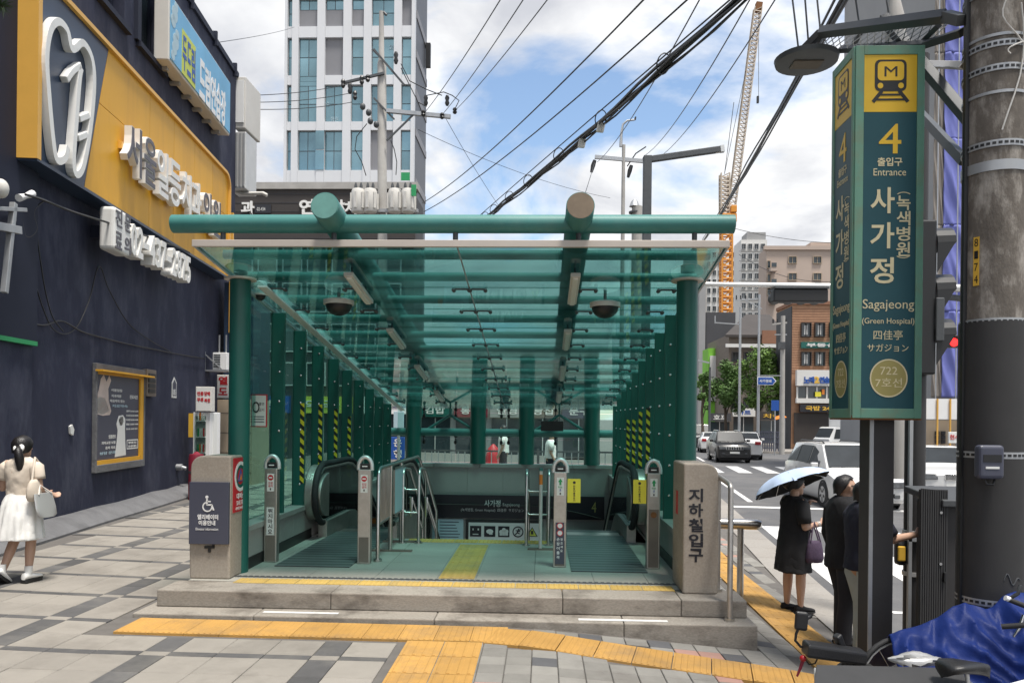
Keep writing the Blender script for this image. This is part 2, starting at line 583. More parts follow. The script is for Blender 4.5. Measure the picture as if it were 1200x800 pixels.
mat('tan_wall', (0.42, 0.34, 0.25), 0.85, var=0.12, scale=1.0)
mat('dark_wall', (0.055, 0.055, 0.06), 0.7, var=0.15, scale=0.5)
mat('tarp_purple', (0.17, 0.19, 0.50), 0.75, var=0.15, scale=0.5, bump=0.6, bscale=2.5)
mat('netting', (0.24, 0.215, 0.19), 0.95, var=0.2, scale=0.8)
mat('green_net', (0.20, 0.50, 0.05), 0.8, var=0.12, scale=0.5)
mat('win_glass', (0.035, 0.05, 0.058), 0.06, var=0.2, scale=0.3, spec=0.8)
mat('teal_glass', (0.19, 0.33, 0.385), 0.08, 0.55, var=0.35, scale=0.16, spec=1.0, rand=0.22)
mat('car_glass', (0.03, 0.035, 0.04), 0.32, var=0.3, scale=2, spec=0.15)
mat('car_white', (0.64, 0.64, 0.63), 0.25, var=0.03, coat=0.5)
mat('car_black', (0.010, 0.010, 0.011), 0.3, var=0.1, coat=0.25)
mat('car_silver', (0.45, 0.45, 0.44), 0.35, 0.3, var=0.05)
mat('chrome', (0.68, 0.68, 0.68), 0.15, 1.0, var=0.05)
mat('lamp_clear', (0.07, 0.075, 0.08), 0.15, var=0.6, scale=9, spec=0.6)
mat('tail_red', (0.35, 0.01, 0.015), 0.25, var=0.1)
mat('signal_red', (0.95, 0.02, 0.02), 0.4, var=0.02, emit=1.6)
mat('tube_lamp', (0.75, 0.75, 0.70), 0.4, var=0.03)
mat('skin', (0.50, 0.31, 0.22), 0.55, var=0.05, scale=6)
mat('hair', (0.010, 0.008, 0.008), 0.42, var=0.25, scale=30, bump=0.4, bscale=90)
mat('cloth_beige', (0.66, 0.57, 0.47), 0.9, var=0.06, scale=8, bump=0.5, bscale=9)
mat('cloth_white', (0.80, 0.79, 0.76), 0.9, var=0.04, scale=8, bump=0.4, bscale=9)
mat('cloth_black', (0.012, 0.012, 0.014), 0.9, var=0.2, scale=8, bump=0.5, bscale=9)
mat('cloth_navy', (0.016, 0.018, 0.032), 0.9, var=0.2, scale=8, bump=0.5, bscale=9)
mat('denim', (0.42, 0.48, 0.48), 0.9, var=0.12, scale=6, bump=0.5, bscale=9)
mat('trouser_dark', (0.022, 0.022, 0.028), 0.9, var=0.15, scale=8, bump=0.5, bscale=9)
mat('bag_purple', (0.085, 0.055, 0.10), 0.8, var=0.25, scale=20, bump=0.5, bscale=40)
mat('umbrella_top', (0.52, 0.64, 0.86), 0.6, var=0.05)
mat('tarp_blue', (0.011, 0.026, 0.135), 0.5, var=0.2, scale=3, bump=0.4, bscale=25, spec=.15)
mat('board_dark', (0.040, 0.040, 0.041), 0.6, var=0.15, scale=6)
mat('saddle', (0.018, 0.018, 0.019), 0.4, var=0.15, bump=0.2, bscale=80)
mat('leaf_a', (0.115, 0.21, 0.035), 0.6, var=0.35, scale=0.9)
mat('leaf_b', (0.075, 0.15, 0.03), 0.65, var=0.35, scale=0.9)
mat('needle', (0.03, 0.06, 0.02), 0.7, var=0.3)
mat('bark', (0.10, 0.075, 0.055), 0.9, var=0.25, scale=8, bump=0.5)
mat('post_brown', (0.17, 0.14, 0.115), 0.8, var=0.2, scale=5)
mat('amber', (0.70, 0.42, 0.05), 0.5, var=0.1)
mat('fridge_in', (0.30, 0.33, 0.30), 0.5, var=0.5, scale=9)
mat('photo_skin', (0.60, 0.49, 0.43), 0.6, var=0.25, scale=3)
mat('teal_wall', (0.10, 0.20, 0.19), 0.6, var=0.2, scale=0.6)
glass('canopy_glass', (0.46, 0.68, 0.66), 1.0, rough=0.05, film=0.075, filmcol=(0.17, 0.42, 0.40), ior=1.62)
glass('side_glass', (0.55, 0.78, 0.73), 0.8, film=0.02, filmcol=(0.3, 0.5, 0.45), ior=1.45)
glass('rear_glass', (0.74, 0.88, 0.85), 0.6, film=0.004, ior=1.45)
glass('esc_glass', (0.22, 0.27, 0.26), 0.9, ior=1.5)
glass('shop_glass', (0.75, 0.82, 0.80), 0.9, ior=1.5)
glass('dome_glass', (0.06, 0.06, 0.065), 1.0, ior=1.6)
striped('hazard', (0.012, 0.012, 0.012), (0.72, 0.62, 0.03), 8.0, (0.9, 0, 1.0))
striped('esc_ridges', (0.06, 0.07, 0.07), (0.15, 0.165, 0.16), 6.5, (0, 1, 0), rough=0.4)
# ================================================================ SETTING
HX0, HX1, HY0, HY1 = -3.32, 1.64, 7.15, 16.85          # stairwell opening
PX0, PX1 = -3.62, 1.90                                   # steps, outside
EDGE = 3000
g = MB()
xs, ys = [-EDGE, HX0 - .2, HX1 + .2, EDGE], [-EDGE, HY0 + .3, HY1 + .4, EDGE]
for i in range(3):
    for j in range(3):
        if i == 1 and j == 1:
            continue
        g.add([(xs[i], ys[j], -0.78), (xs[i + 1], ys[j], -0.78), (xs[i + 1], ys[j + 1], -0.78), (xs[i], ys[j + 1], -0.78)], [(0, 1, 2, 3)])
g.build('ground', 'earth', kind='structure')

# road
r = MB()
pts_l = [(curb_x(y) + 0.16, y) for y in (-60, 0, 8, 16, 24, 40, 80, 160, 400)]
for k in range(len(pts_l) - 1):
    (xa, ya), (xb, yb) = pts_l[k], pts_l[k + 1]
    r.add([(xa, ya, ROAD_Z), (xa + 60, ya, ROAD_Z), (xb + 60, yb, ROAD_Z), (xb, yb, ROAD_Z)], [(0, 1, 2, 3)])
road = r.build('road', 'asphalt', kind='structure')
# painted markings, 4 mm above the asphalt, each a part of the road
RD = V((0.115, 1, 0)).normalized()
RN = V((1, -0.115, 0)).normalized()
def mark(c, lx, ly, m='marking', ang=0.0):
    z = ROAD_Z + 0.004
    a = RD * math.cos(ang) + RN * math.sin(ang)
    b = RN * math.cos(ang) - RD * math.sin(ang)
    q = [V((c[0], c[1], 0)) + a * sy * ly / 2 + b * sx * lx / 2 for sx, sy in ((-1, -1), (1, -1), (1, 1), (-1, 1))]
    MB().add([(p.x, p.y, z) for p in q], [(0, 1, 2, 3)]).build('road_marking', m, road)
for k in range(9):
    mark((4.80 + k * 1.12, 14.0), 0.55, 6.8)
for k in range(11):
    mark((7.0 + k * 1.25, 37.5), 0.6, 5.0)
mark((11.0, 20.6), 12.5, 0.40)
mark((5.05, 9.6), 1.4, 0.12)
for k in range(5):
    mark((9.4 + 0.115 * (24 + k * 8 - 22), 47 + k * 9), 0.15, 5)
mark((6.7, 28.0), 0.15, 11)
mark((14.6, 30.0), 0.15, 14)

# pavement bed (one sheet), tiles laid on it
bed = MB()
yrows = [-6 + 0.5 * k for k in range(0, 92)]
def bed_x(y):
    return [-10.2 + 0.5 * k for k in range(23)] + [2.0, 2.5, 3.0]
cols = bed_x(0)
idx = {}
for j, y in enumerate(yrows):
    cx = curb_x(y)
    for i, x in enumerate(cols + [cx]):
        x = min(x, cx)
        bed.v.append(V((x, y, gz(x, y) - 0.014)))
n = len(cols) + 1
for j in range(len(yrows) - 1):
    for i in range(n - 1):
        xm, ym = (bed.v[j * n + i].x + bed.v[j * n + i + 1].x) / 2, yrows[j] + 0.25
        if HX0 - 0.15 < xm < HX1 + 0.15 and HY0 + .1 < ym < HY1 - .1:
            continue
        bed.f.append([j * n + i, j * n + i + 1, (j + 1) * n + i + 1, (j + 1) * n + i])
        bed.m.append(0)
pave = bed.build('pavement', 'mortar', kind='structure')
def tilemesh(name, wx, wy, m, th=0.04, gap=0.006, ch=0.005):
    a, b = wx / 2 - gap / 2, wy / 2 - gap / 2
    q = MB()
    lo = [(-a, -b, -th), (a, -b, -th), (a, b, -th), (-a, b, -th)]
    mid = [(-a, -b, -ch), (a, -b, -ch), (a, b, -ch), (-a, b, -ch)]
    top = [(-a + ch, -b + ch, 0), (a - ch, -b + ch, 0), (a - ch, b - ch, 0), (-a + ch, b - ch, 0)]
    q.loft([[V(p) for p in lo], [V(p) for p in mid], [V(p) for p in top]])
    return mesh_of(q, name, m)
def tilt(x, y):
    e = 0.15
    return (math.atan((gz(x, y + e) - gz(x, y - e)) / (2 * e)), -math.atan((gz(x + e, y) - gz(x - e, y)) / (2 * e)), 0)
def wall_x(y):
    return -7.3 - 0.115 * (y - 11.2)
def in_band(x, y):
    if x < -0.42:
        return x > -3.62 and 6.40 < y < 6.76
    yc = 6.55 - 0.22 * (x + 0.42)
    return abs(y - yc) < 0.13
jobs = []       # (distance, name, mesh key, x, y, dz)
TM = {}
def tile(key, name, wx, wy, m):
    TM[key] = (name, tilemesh(name, wx, wy, m), wx, wy, m)
SX, SW, CY, CW = 1.33, 0.22, 0.865, 0.10
tw, tl = (SX - SW) / 3, (CY - CW) / 2
tile('slab', 'paving_slab', tw, tl, 'slab')
tile('strip', 'paving_slab', SW, tl, 'slab_dark')
tile('cross', 'paving_slab', tw, CW, 'slab_dark')
tile('node', 'paving_slab', SW, CW, 'slab')
tile('paver', 'paver', 0.20, 0.20, 'paver')
tile('paver_dark', 'paver', 0.20, 0.20, 'paver_dark')
tile('paver_red', 'paver', 0.20, 0.20, 'paver_red')
def light_zone(x, y):
    if x < wall_x(y) + 0.42 or y < 4.4 or y > 24:
        return False
    if y < 6.3:
        return x < -1.12
    return x < PX0 - 0.1 if y < 17.2 else x < 0
for i in range(-3, 6):
    x0 = -2.98 - SX * i
    for j in range(-2, 23):
        y0 = 5.84 + CY * j
        cells = [('node', x0, y0)]
        for k in range(2):
            cells.append(('strip', x0, y0 + CW / 2 + tl * (k + 0.5)))
        for k in range(3):
            cells.append(('cross', x0 + SW / 2 + tw * (k + 0.5), y0))
            for q in range(2):
                cells.append(('slab', x0 + SW / 2 + tw * (k + 0.5), y0 + CW / 2 + tl * (q + 0.5)))
        for key, x, y in cells:
            hw = TM[key][2] / 2
            if light_zone(x + hw * 0.9, y) and light_zone(x - hw * 0.9, y) and not (in_band(x + hw, y) or in_band(x - hw, y)):
                jobs.append((math.hypot(x, y), key, x, y))
# darker odd slabs seen in the photograph's near left
for x in range(-3, 20):
    for y in range(0, 60):
        px, py = -0.36 + 0.2 * x, 4.5 + 0.2 * y
        if px > curb_x(py) - 0.5 or (px < PX1 + 0.1 and py > 6.85):
            continue
        if in_band(px - 0.08, py - .08) or in_band(px + .08, py + .08) or py < 4.5:
            continue
        if abs(px - (2.55 + 0.05 * (py - 7))) < 0.30 and py > 6.2:
            continue
        q = random.random()
        jobs.append((math.hypot(px, py), 'paver_dark' if q < 0.05 else 'paver_red' if q < 0.075 else 'paver', px, py))
jobs.sort(key=lambda t: t[0])
cnt = {'paving_slab': 0, 'paver': 0}
rest = {}
for d, key, x, y in jobs:
    name, me, wx, wy, m = TM[key]
    cnt[name] += 1
    rot = tilt(x, y)
    if cnt[name] <= 290:
        j = random.uniform(-0.0015, 0.0015)
        piece(name, me, pave, (x, y, gz(x, y) + j), (rot[0] + random.uniform(-.003, .003), rot[1] + random.uniform(-.003, .003), 0))
    else:
        q = rest.setdefault(m, MB())
        a, b = wx / 2 - .004, wy / 2 - .004
        q.add([(x + sx * a, y + sy * b, gz(x + sx * a, y + sy * b) + dz) for dz in (-.03, 0) for sx, sy in ((-1, -1), (1, -1), (1, 1), (-1, 1))],
              [(4, 5, 6, 7), (0, 1, 5, 4), (1, 2, 6, 5), (2, 3, 7, 6), (3, 0, 4, 7)])
for m, q in rest.items():
    q.build('distant_paving', m, pave, kind='stuff')

# tactile paving: ribbed tiles
def tactile_mesh(name, wx, wy, m, dots=False, along='y', nr=4):
    q = MB()
    a, b = wx / 2 - .0012, wy / 2 - .0012
    q.box(-a, a, -b, b, -.03, 0)
    if dots:
        for i in range(6):
            for j in range(6):
                cx, cy = -a + (i + .5) * 2 * a / 6, -b + (j + .5) * 2 * b / 6
                q.tube([(cx, cy, 0), (cx, cy, .005)], [a / 11, a / 16], 6)
    else:
        for i in range(nr):
            if along == 'y':
                c = -a + (i + .5) * 2 * a / nr
                e = a / nr * .48
                q.prism([(c - e, -b * .94, 0), (c + e, -b * .94, 0), (c + e * .5, -b * .94, .004), (c - e * .5, -b * .94, .004)], (0, b * 1.88, 0))
            else:
                c = -b + (i + .5) * 2 * b / nr
                e = b / nr * .48
                q.prism([(-a * .94, c - e, 0), (-a * .94, c + e, 0), (-a * .94, c + e * .5, .004), (-a * .94, c - e * .5, .004)], (a * 1.88, 0, 0))
    return mesh_of(q, name, m)
tb = tactile_mesh('tactile_tile', 0.30, 0.46, 'tactile', along='y', nr=6)
x = -3.6
while x < -0.5:
    piece('tactile_tile', tb, pave, (x + .15, 6.58, gz(x + .15, 6.58) + .008), tilt(x, 6.58))
    x += .302
for k in range(14):
    xx = -0.42 + (k + .5) * .305 * math.cos(.216)
    yy = 6.55 - .22 * (xx + .42)
    t = tilt(xx, yy)
    piece('tactile_tile', tb, pave, (xx, yy, gz(xx, yy) + .009), (t[0], t[1], -.216))
tp = tactile_mesh('tactile_tile', 0.31, 0.40, 'tactile', along='y', nr=4)
for k in range(6):
    for q in (0, 1):
        xx, yy = -.94 + .315 * q, 6.13 - .405 * k
        piece('tactile_tile', tp, pave, (xx, yy, gz(xx, yy) + .007), tilt(xx, yy))
ts = tactile_mesh('tactile_tile', 0.46, 0.40, 'tactile', along='y', nr=4)
for k in range(26):
    yy = 6.55 + k * .404
    xx = 2.55 + .055 * (yy - 7)
    t = tilt(xx, yy)
    piece('tactile_tile', ts, pave, (xx, yy, gz(xx, yy) + .008), (t[0], t[1], -.06))
# kerb stones
for k in range(40):
    y0 = 1.0 + k
    q = MB()
    def kz(x, y): return gz(x, y) + 0.004
    vs = []
    for y in (y0 + .004, y0 + .996):
        cx = curb_x(y)
        vs += [(cx - .42, y, kz(cx - .42, y)), (cx + .13, y, max(kz(cx + .13, y) - .01, ROAD_Z + .05)), (cx + .16, y, max(kz(cx + .16, y), ROAD_Z + .05) - .03), (cx + .16, y, -.77), (cx - .42, y, -.77)]
    q.loft([vs[:5], vs[5:]])
    q.build('kerb_stone', 'kerb', pave)
# cement skirt at the foot of the building
q = MB()
rr = []
for k in range(20):
    y = 7 + k * .8
    wx_ = wall_x(y)
    j = random.uniform(-.02, .02)
    h = .20 + random.uniform(-.02, .02)
    rr.append([V((wx_ - .02, y, gz(wx_, y) + h)), V((wx_ + .16, y, gz(wx_, y) + h * .8)), V((wx_ + .40 + j, y, gz(wx_, y) + .012)), V((wx_ + .40 + j, y, gz(wx_, y) - .03)), V((wx_ - .02, y, gz(wx_, y) - .03))])
q.loft(rr[::-1])
q.build('cement_skirt', 'cement', pave, smooth=50)

# ================================================================ ENTRANCE STEPS AND PLATFORM
plat = MB()
plat.box(PX0 + .06, PX1 - .06, 7.32, 10.4, -.9, -.03)
plat.box(PX0 + .06, -3.14, 10.4, 16.8, -.9, -.03)
plat.box(1.46, PX1 - .06, 10.4, 16.8, -.9, -.03)
platform = plat.build('platform', 'concrete', kind='structure')
def stepblock(x0, x1, y0, y1, z0, z1):
    MB().box(x0 + .002, x1 - .002, y0, y1, z0, z1).build('step_stone', 'granite_step', platform, bevel=.012)
cuts = [PX0, -1.96, .21, 1.3, PX1]
for a, b in zip(cuts[:-1], cuts[1:]):
    stepblock(a, b, 7.12, 7.55, -.159, 0.0)
cuts = [PX0 - .10, -2.6, -.95, .75, PX1 + .03]
for a, b in zip(cuts[:-1], cuts[1:]):
    stepblock(a, b, 6.87, 7.32, -.55, -.16)
# floor stones
fy = [7.553, 7.80, 8.25, 8.70, 9.15, 9.6, 10.0, 10.4]
fx = [PX0 + .1, -3.0, -2.4, -1.7, -1.06, -.66, -.06, .55, 1.1, PX1 - .1]
for j in range(len(fy) - 1):
    for i in range(len(fx) - 1):
        MB().box(fx[i] + .002, fx[i + 1] - .002, fy[j] + .002, fy[j + 1] - .002, -.03, 0).build('floor_stone', 'granite_floor', platform)
td = tactile_mesh('tactile_tile', 0.305, 0.21, 'tactile_fresh', dots=True)
for k in range(14):
    piece('tactile_tile', td, platform, (-2.93 + .31 * k + .05, 7.57, .005))
tc_ = tactile_mesh('tactile_tile', 0.37, 0.42, 'tactile_fresh', along='y', nr=4)
for k in range(5):
    piece('tactile_tile', tc_, platform, (-.86, 8.06 + .425 * k, .005))
td2 = tactile_mesh('tactile_tile', 0.31, 0.26, 'tactile_fresh', dots=True)
for k in range(6):
    piece('tactile_tile', td2, platform, (-1.62 + .315 * k, 10.25, .005))
q = MB()
q.box(-3.12, 1.44, 7.74, 7.775, -.002, .006)
for k in range(76):
    q.box(-3.11 + .06 * k, -3.075 + .06 * k, 7.775, 7.80, -.002, .007)
q.build('drain_grate', 'iron', platform)
# light spot painted as white disc, and red arrow print by the no-entry escalator
MB().disc((.66, 9.05, .0035), (0, 0, 1), .20, .002, 28, ry=.09, up=(0, 1, 0)).build('floor_print_and_light_spot', 'paper', platform)
MB().box(-2.65, -2.25, 8.62, 8.69, .001, .0045).build('floor_print_and_light_spot', 'red', platform)
MB().box(.35, 1.15, 6.93, 6.99, -.158, -.156).build('step_print', 'marking', platform)
MB().box(-2.55, -1.85, 6.97, 7.02, -.158, -.156).build('step_print', 'marking', platform)
# central stair going down between the escalators
for k in range(13):
    z = -.165 * (k + 1)
    MB().box(-1.6, -.05, 10.402 + .30 * k, 10.402 + .30 * k + .305, z - .3, z).build('stair_tread', 'granite_floor', platform)

# ---------------------------------------------------------------- low plinth walls each side of the stairwell
def plinth(name, label, xi, xo):
    t = thing(name, label, 'low wall', ((xi + xo) / 2, 8.0, 0))
    lo, hi = min(xi, xo), max(xi, xo)
    MB().box(lo + .012, hi - .012, 8.06, 16.6, -3.5, .40).build('wall', 'concrete', t, world=True)
    sgn = 1 if xi > xo else -1
    y = 8.05
    while y < 16.5:
        y2 = min(y + .80, 16.6)
        for z0, z1 in ((.125, .405), (-.9, .0) if y > 10.3 else (.0, .0)):
            if z1 > z0:
                MB().box(*sorted((xi - sgn * .02, xi)), y + .002, y2 - .002, z0, z1).build('wall_stone', 'granite_wall', t, world=True)
        MB().box(lo - .02, hi + .02, y + .002, y2 - .002, .405, .47).build('coping_stone', 'granite_wall', t, world=True, bevel=.006)
        y = y2
    MB().box(*sorted((xi - sgn * .02, xi + sgn * .006)), 8.03, 10.4, 0, .122).build('skirting', 'black', t, world=True)
    return t
plinth('plinth_wall', 'low granite clad wall under the side glazing, beside the clinic building pavement', -3.14, -3.34)
plinth('plinth_wall', 'low granite clad wall under the side glazing, on the roadway side of the escalators', 1.46, 1.66)

# ---------------------------------------------------------------- rear wall
RY = 16.6
t = thing('rear_wall', 'grey stone parapet wall closing the far end of the stairwell', 'wall', (-.84, RY, 0))
MB().box(-3.33, 1.65, RY + .02, RY + .26, -3.5, .58).build('wall', 'concrete', t, world=True)
k = 0
x = -3.14
while x < 1.45:
    x2 = min(x + .77, 1.455)
    for z0, z1 in ((.02, .58), (-.55, .015), (-1.2, -.555), (-2.4, -1.205)):
        MB().box(x + .0025, x2 - .0025, RY, RY + .02, z0, z1).build('wall_stone', 'granite_wall', t, world=True)
    x = x2
x = -3.33
while x < 1.6:
    x2 = min(x + 1.0, 1.65)
    MB().box(x + .002, x2 - .002, RY - .03, RY + .29, .58, .66).build('coping_stone', 'granite_wall', t, world=True, bevel=.008)
    x = x2
def wy(v, u=600): return P(u, v, RY).z
# station name band
t = thing('station_name_sign', 'long black station name band across the rear wall with white lettering', 'sign', (-.84, RY, -.2))
xa, xb = P(500, 590, RY).x, P(708, 590, RY).x
za, zb = P(600, 607, RY).z, P(600, 580, RY).z
MB().box(xa, xb, RY - .05, RY - .004, za, zb).build('panel', 'sign_black', t, world=True, bevel=.004)
def wt(name, body, u, v, wpx, hpx, m, y=RY - .05, par=None, bold=0.0):
    k = y / F
    MB().text(body, P(u, v, y) - V((0, .002, 0)), (1, 0, 0), (0, 0, 1), wpx * k if wpx else None, hpx * k if hpx else None, .002, bold).build(name, m, par or t, world=True)
wt('lettering', '사가정', 577, 589.5, 19, 8, 'pict_white', bold=.02)
wt('lettering', 'Sagajeong', 599, 591.5, 20, 4.5, 'pict_white')
wt('lettering', '(녹색병원, Green Hospital)  四佳亭  サガジョン', 577, 597.5, 74, 4.6, 'pict_white')
wt('lettering', '4', 696, 594, 5.5, 12, 'sign_gold')
# pictogram board
t = thing('pictogram_sign', 'silver board of black safety pictograms below the station name band', 'sign', (-.4, RY, -.7))
y = RY - .07
a, b = P(549, 632, y), P(632, 613, y)
MB().box(a.x - .06, b.x + .06, y + .005, RY - .004, a.z - .045, b.z + .045).build('frame', 'black', t, world=True, bevel=.006)
MB().box(a.x, b.x, y, y + .006, a.z, b.z).build('panel', 'pict_white', t, world=True)
zc, xw = (a.z + b.z) / 2, (b.x - a.x) / 5
for k in range(5):
    cx = a.x + xw * (k + .5)
    q = MB()
    s = xw * .40
    if k < 3:
        q.box(cx - s, cx + s, y - .004, y - .001, zc - s * .95, zc + s * .95)
        q.build('pictogram', 'sign_black', t, world=True, bevel=.02)
        q = MB()
        yy = y - .007
        if k == 0:
            q.box(cx - s * .55, cx - s * .35, yy, yy + .002, zc + .02, zc + .06)
            q.box(cx + s * .35, cx + s * .6, yy, yy + .002, zc + .02, zc + .06)
            q.box(cx - s * .5, cx + s * .5, yy, yy + .002, zc - s * .6, zc - s * .45)
        elif k == 1:
            q.disc((cx, yy + .002, zc), (0, -1, 0), s * .62, .002, 16, ry=s * .42)
            q.box(cx - s * .1, cx + s * .5, yy, yy + .002, zc - s * .55, zc - s * .3)
        else:
            for dx, hh in ((-.45, .5), (0, .85), (.45, .6)):
                q.box(cx + dx * s - .035, cx + dx * s + .035, yy, yy + .002, zc - s * .7, zc - s * .7 + hh * s)
                q.disc((cx + dx * s, yy + .002, zc - s * .55 + hh * s), (0, -1, 0), .045, .002, 10)
        q.build('symbol', 'pict_white', t, world=True)
    elif k == 3:
        q.ring((cx, y - .001, zc), (0, -1, 0), s * .78, s * .97, .004, 28)
        q.build('pictogram', 'sign_black', t, world=True)
        q = MB()
        yy = y - .0035
        q.disc((cx + s * .1, yy + .002, zc + s * .42), (0, -1, 0), s * .14, .002, 12)
        for p0, p1 in (((0, .25), (-.15, -.15)), ((-.15, -.15), (.3, -.35)), ((-.15, -.15), (-.45, -.5)), ((0, .22), (.4, .05)), ((0, .22), (-.4, .2))):
            q.bar((cx + p0[0] * s, yy, zc + p0[1] * s), (cx + p1[0] * s, yy, zc + p1[1] * s), .002, s * .17)
        q.bar((cx - s * .6, yy - .002, zc - s * .6), (cx + s * .6, yy - .002, zc + s * .6), .002, s * .12)
        q.build('symbol', 'sign_black', t, world=True)
    else:
        q.prism([(cx - s, y - .003, zc - s * .8), (cx + s, y - .003, zc - s * .8), (cx, y - .003, zc + s * .9)], (0, .002, 0)).build('pictogram', 'sign_black', t, world=True)
        MB().prism([(cx - s * .78, y - .005, zc - s * .68), (cx + s * .78, y - .005, zc - s * .68), (cx, y - .005, zc + s * .66)], (0, .0015, 0)).build('symbol', 'lime', t, world=True)
        MB().box(cx - .025, cx + .025, y - .008, y - .006, zc - s * .4, zc + s * .25).build('symbol', 'sign_black', t, world=True)
# pale notice and an orange leaflet
def board(name, label, u0, u1, v0, v1, y, m, lines=0, cat='notice', rows=None, lm='slate_sign', th=.02):
    a, b = P(u0, v1, y), P(u1, v0, y)
    t = thing(name, label, cat, ((a.x + b.x) / 2, y, a.z))
    MB().box(a.x, b.x, y, y + th, a.z, b.z).build('panel', m, t, world=True, bevel=.002)
    if lines:
        q = MB()
        for k in range(lines):
            zz_ = b.z - (b.z - a.z) * (k + 1) / (lines + 1)
            q.box(a.x + (b.x - a.x) * .1, b.x - (b.x - a.x) * random.uniform(.1, .3), y - .003, y - .001, zz_ - .008, zz_ + .008)
        q.build('lettering', lm, t, world=True)
    return t
board('notice_board', 'pale blue notice sheet with lines of small print low on the rear wall', 512, 543, 608, 632, RY - .03, 'paper_blue', 6)
board('leaflet', 'small orange leaflet beside the pale blue notice sheet', 505, 511, 608, 614, RY - .03, 'orange')

# ================================================================ CANOPY
canopy = thing('subway_canopy', 'green steel and glass canopy sloping down over the subway escalators', 'canopy', (-.84, 7.2, 0))
def zr(y): return 3.27 - .147 * (y - 7.15)
RX0, RX1 = -3.30, 1.69
SL = V((0, 1, -.147)).normalized()
SN = V((0, .147, 1)).normalized()
YE = 16.75
def part(mb, name, m, **k):
    return mb.build(name, m, canopy, world=True, **k)
COLX = (P(281, 420, 8.0).x, P(804.5, 420, 8.0).x)
for x in COLX:
    c = part(MB().cyl((x, 8.0, -.2), (x, 8.0, zr(8) - .05), .108, 24), 'column', 'green_paint', smooth=40)
    MB().cyl((x, 8.0, P(281, 326, 8).z - .02), (x, 8.0, P(281, 326, 8).z), .165, 24).build('collar', 'trim', c, world=True, smooth=40)
    MB().cyl((x, 8, zr(8) + .03), (x, 8, zr(8) + .1), .07, 16).build('cap_plate', 'beam_paint', c, world=True, smooth=40)
fb = part(MB().cyl((P(203, 262, 7.2).x, 7.2, 3.47), (P(860, 268, 7.2).x, 7.2, 3.47), .086, 28), 'front_beam', 'beam_paint', smooth=40)
for x in (P(205, 262, 7.2).x, P(858, 268, 7.2).x):
    pass
for x, em in ((-1.985, 'beam_end'), (.325, 'beam_rust')):
    p0 = V((x, 6.88, 3.555))
    p1 = p0 + SL * ((YE - 6.88) / SL.y)
    mb = part(MB().cyl(p0, p1, .128, 28), 'main_beam', 'beam_paint', smooth=40)
    MB().cyl(p0 - SL * .006, p0 + SL * .001, .122, 28).build('end_plate', em, mb, world=True, smooth=40)
for x in (-.83, .325, 1.40, -3.05, -1.985):
    part(MB().cyl((x, 7.2, zr(7.2) + .01), (x, 7.2, 3.40), .025, 10), 'hanger', 'iron', smooth=40)
POST_Y = [9.25 + .83 * k for k in range(9)]
ROWS = [7.17, 8.42] + POST_Y + [YE]
for y in [7.75] + [8.42 + .83 * k for k in range(10)]:
    zc = zr(y) + .115
    part(MB().cyl((RX0 + .03, y, zc), (RX1 - .03, y, zc), .048, 14), 'purlin', 'beam_paint', smooth=40)
# roof panes, two to a row, with stainless fittings under each joint
CX = -.81
for a, b in zip(ROWS[:-1], ROWS[1:]):
    for x0, x1 in ((RX0, CX - .006), (CX + .006, RX1)):
        mid = V(((x0 + x1) / 2, (a + b) / 2, zr((a + b) / 2)))
        part(MB().obox(mid, (( x1 - x0) / 2, 0, 0), SL * ((b - a) / 2 / SL.y - .004), SN * .008), 'roof_pane', 'canopy_glass')
fit = MB()
for y in ROWS[1:-1]:
    for x in (RX0 + .35, CX - 1.3, CX - .09, CX + .09, CX + 1.3, RX1 - .35):
        c = V((x, y, zr(y) - .02))
        fit.bar(c - V((.10, 0, 0)), c + V((.10, 0, 0)), .022, .018)
        for s in (-1, 1):
            fit.sphere(c + V((.085 * s, .03, -.012)), .022, 8, 4)
            fit.sphere(c + V((.085 * s, -.03, -.012)), .022, 8, 4)
part(fit, 'glass_fittings', 'iron', smooth=40, kind='stuff')
part(MB().box(CX - .008, CX + .008, 7.17, 7.19, zr(7.17) - .02, zr(7.17) + .02), 'seam_clip', 'iron')
q = MB()
q.bar((CX, 7.2, zr(7.2) - .012), (CX, YE, zr(YE) - .012), .014, .008)
part(q, 'roof_seam', 'galv')
part(MB().box(RX0 - .02, RX1 + .02, 7.125, 7.165, zr(7.15) - .03, zr(7.15) + .035), 'front_trim', 'trim', bevel=.004)
for x in (RX0 - .01, RX1 + .01):
    q = MB()
    q.bar((x, 7.165, zr(7.165)), (x, YE, zr(YE)), .02, .05, up=SN)
    part(q, 'side_trim', 'galv')
for x in (-3.06,):
    q = MB()
    q.bar((x, 8.25, zr(8.25) - .05), (x, YE, zr(YE) - .05), .10, .02, up=SN)
    part(q, 'bright_sky_strip', 'white')  # white strip added to stand for bright sky along this roof edge
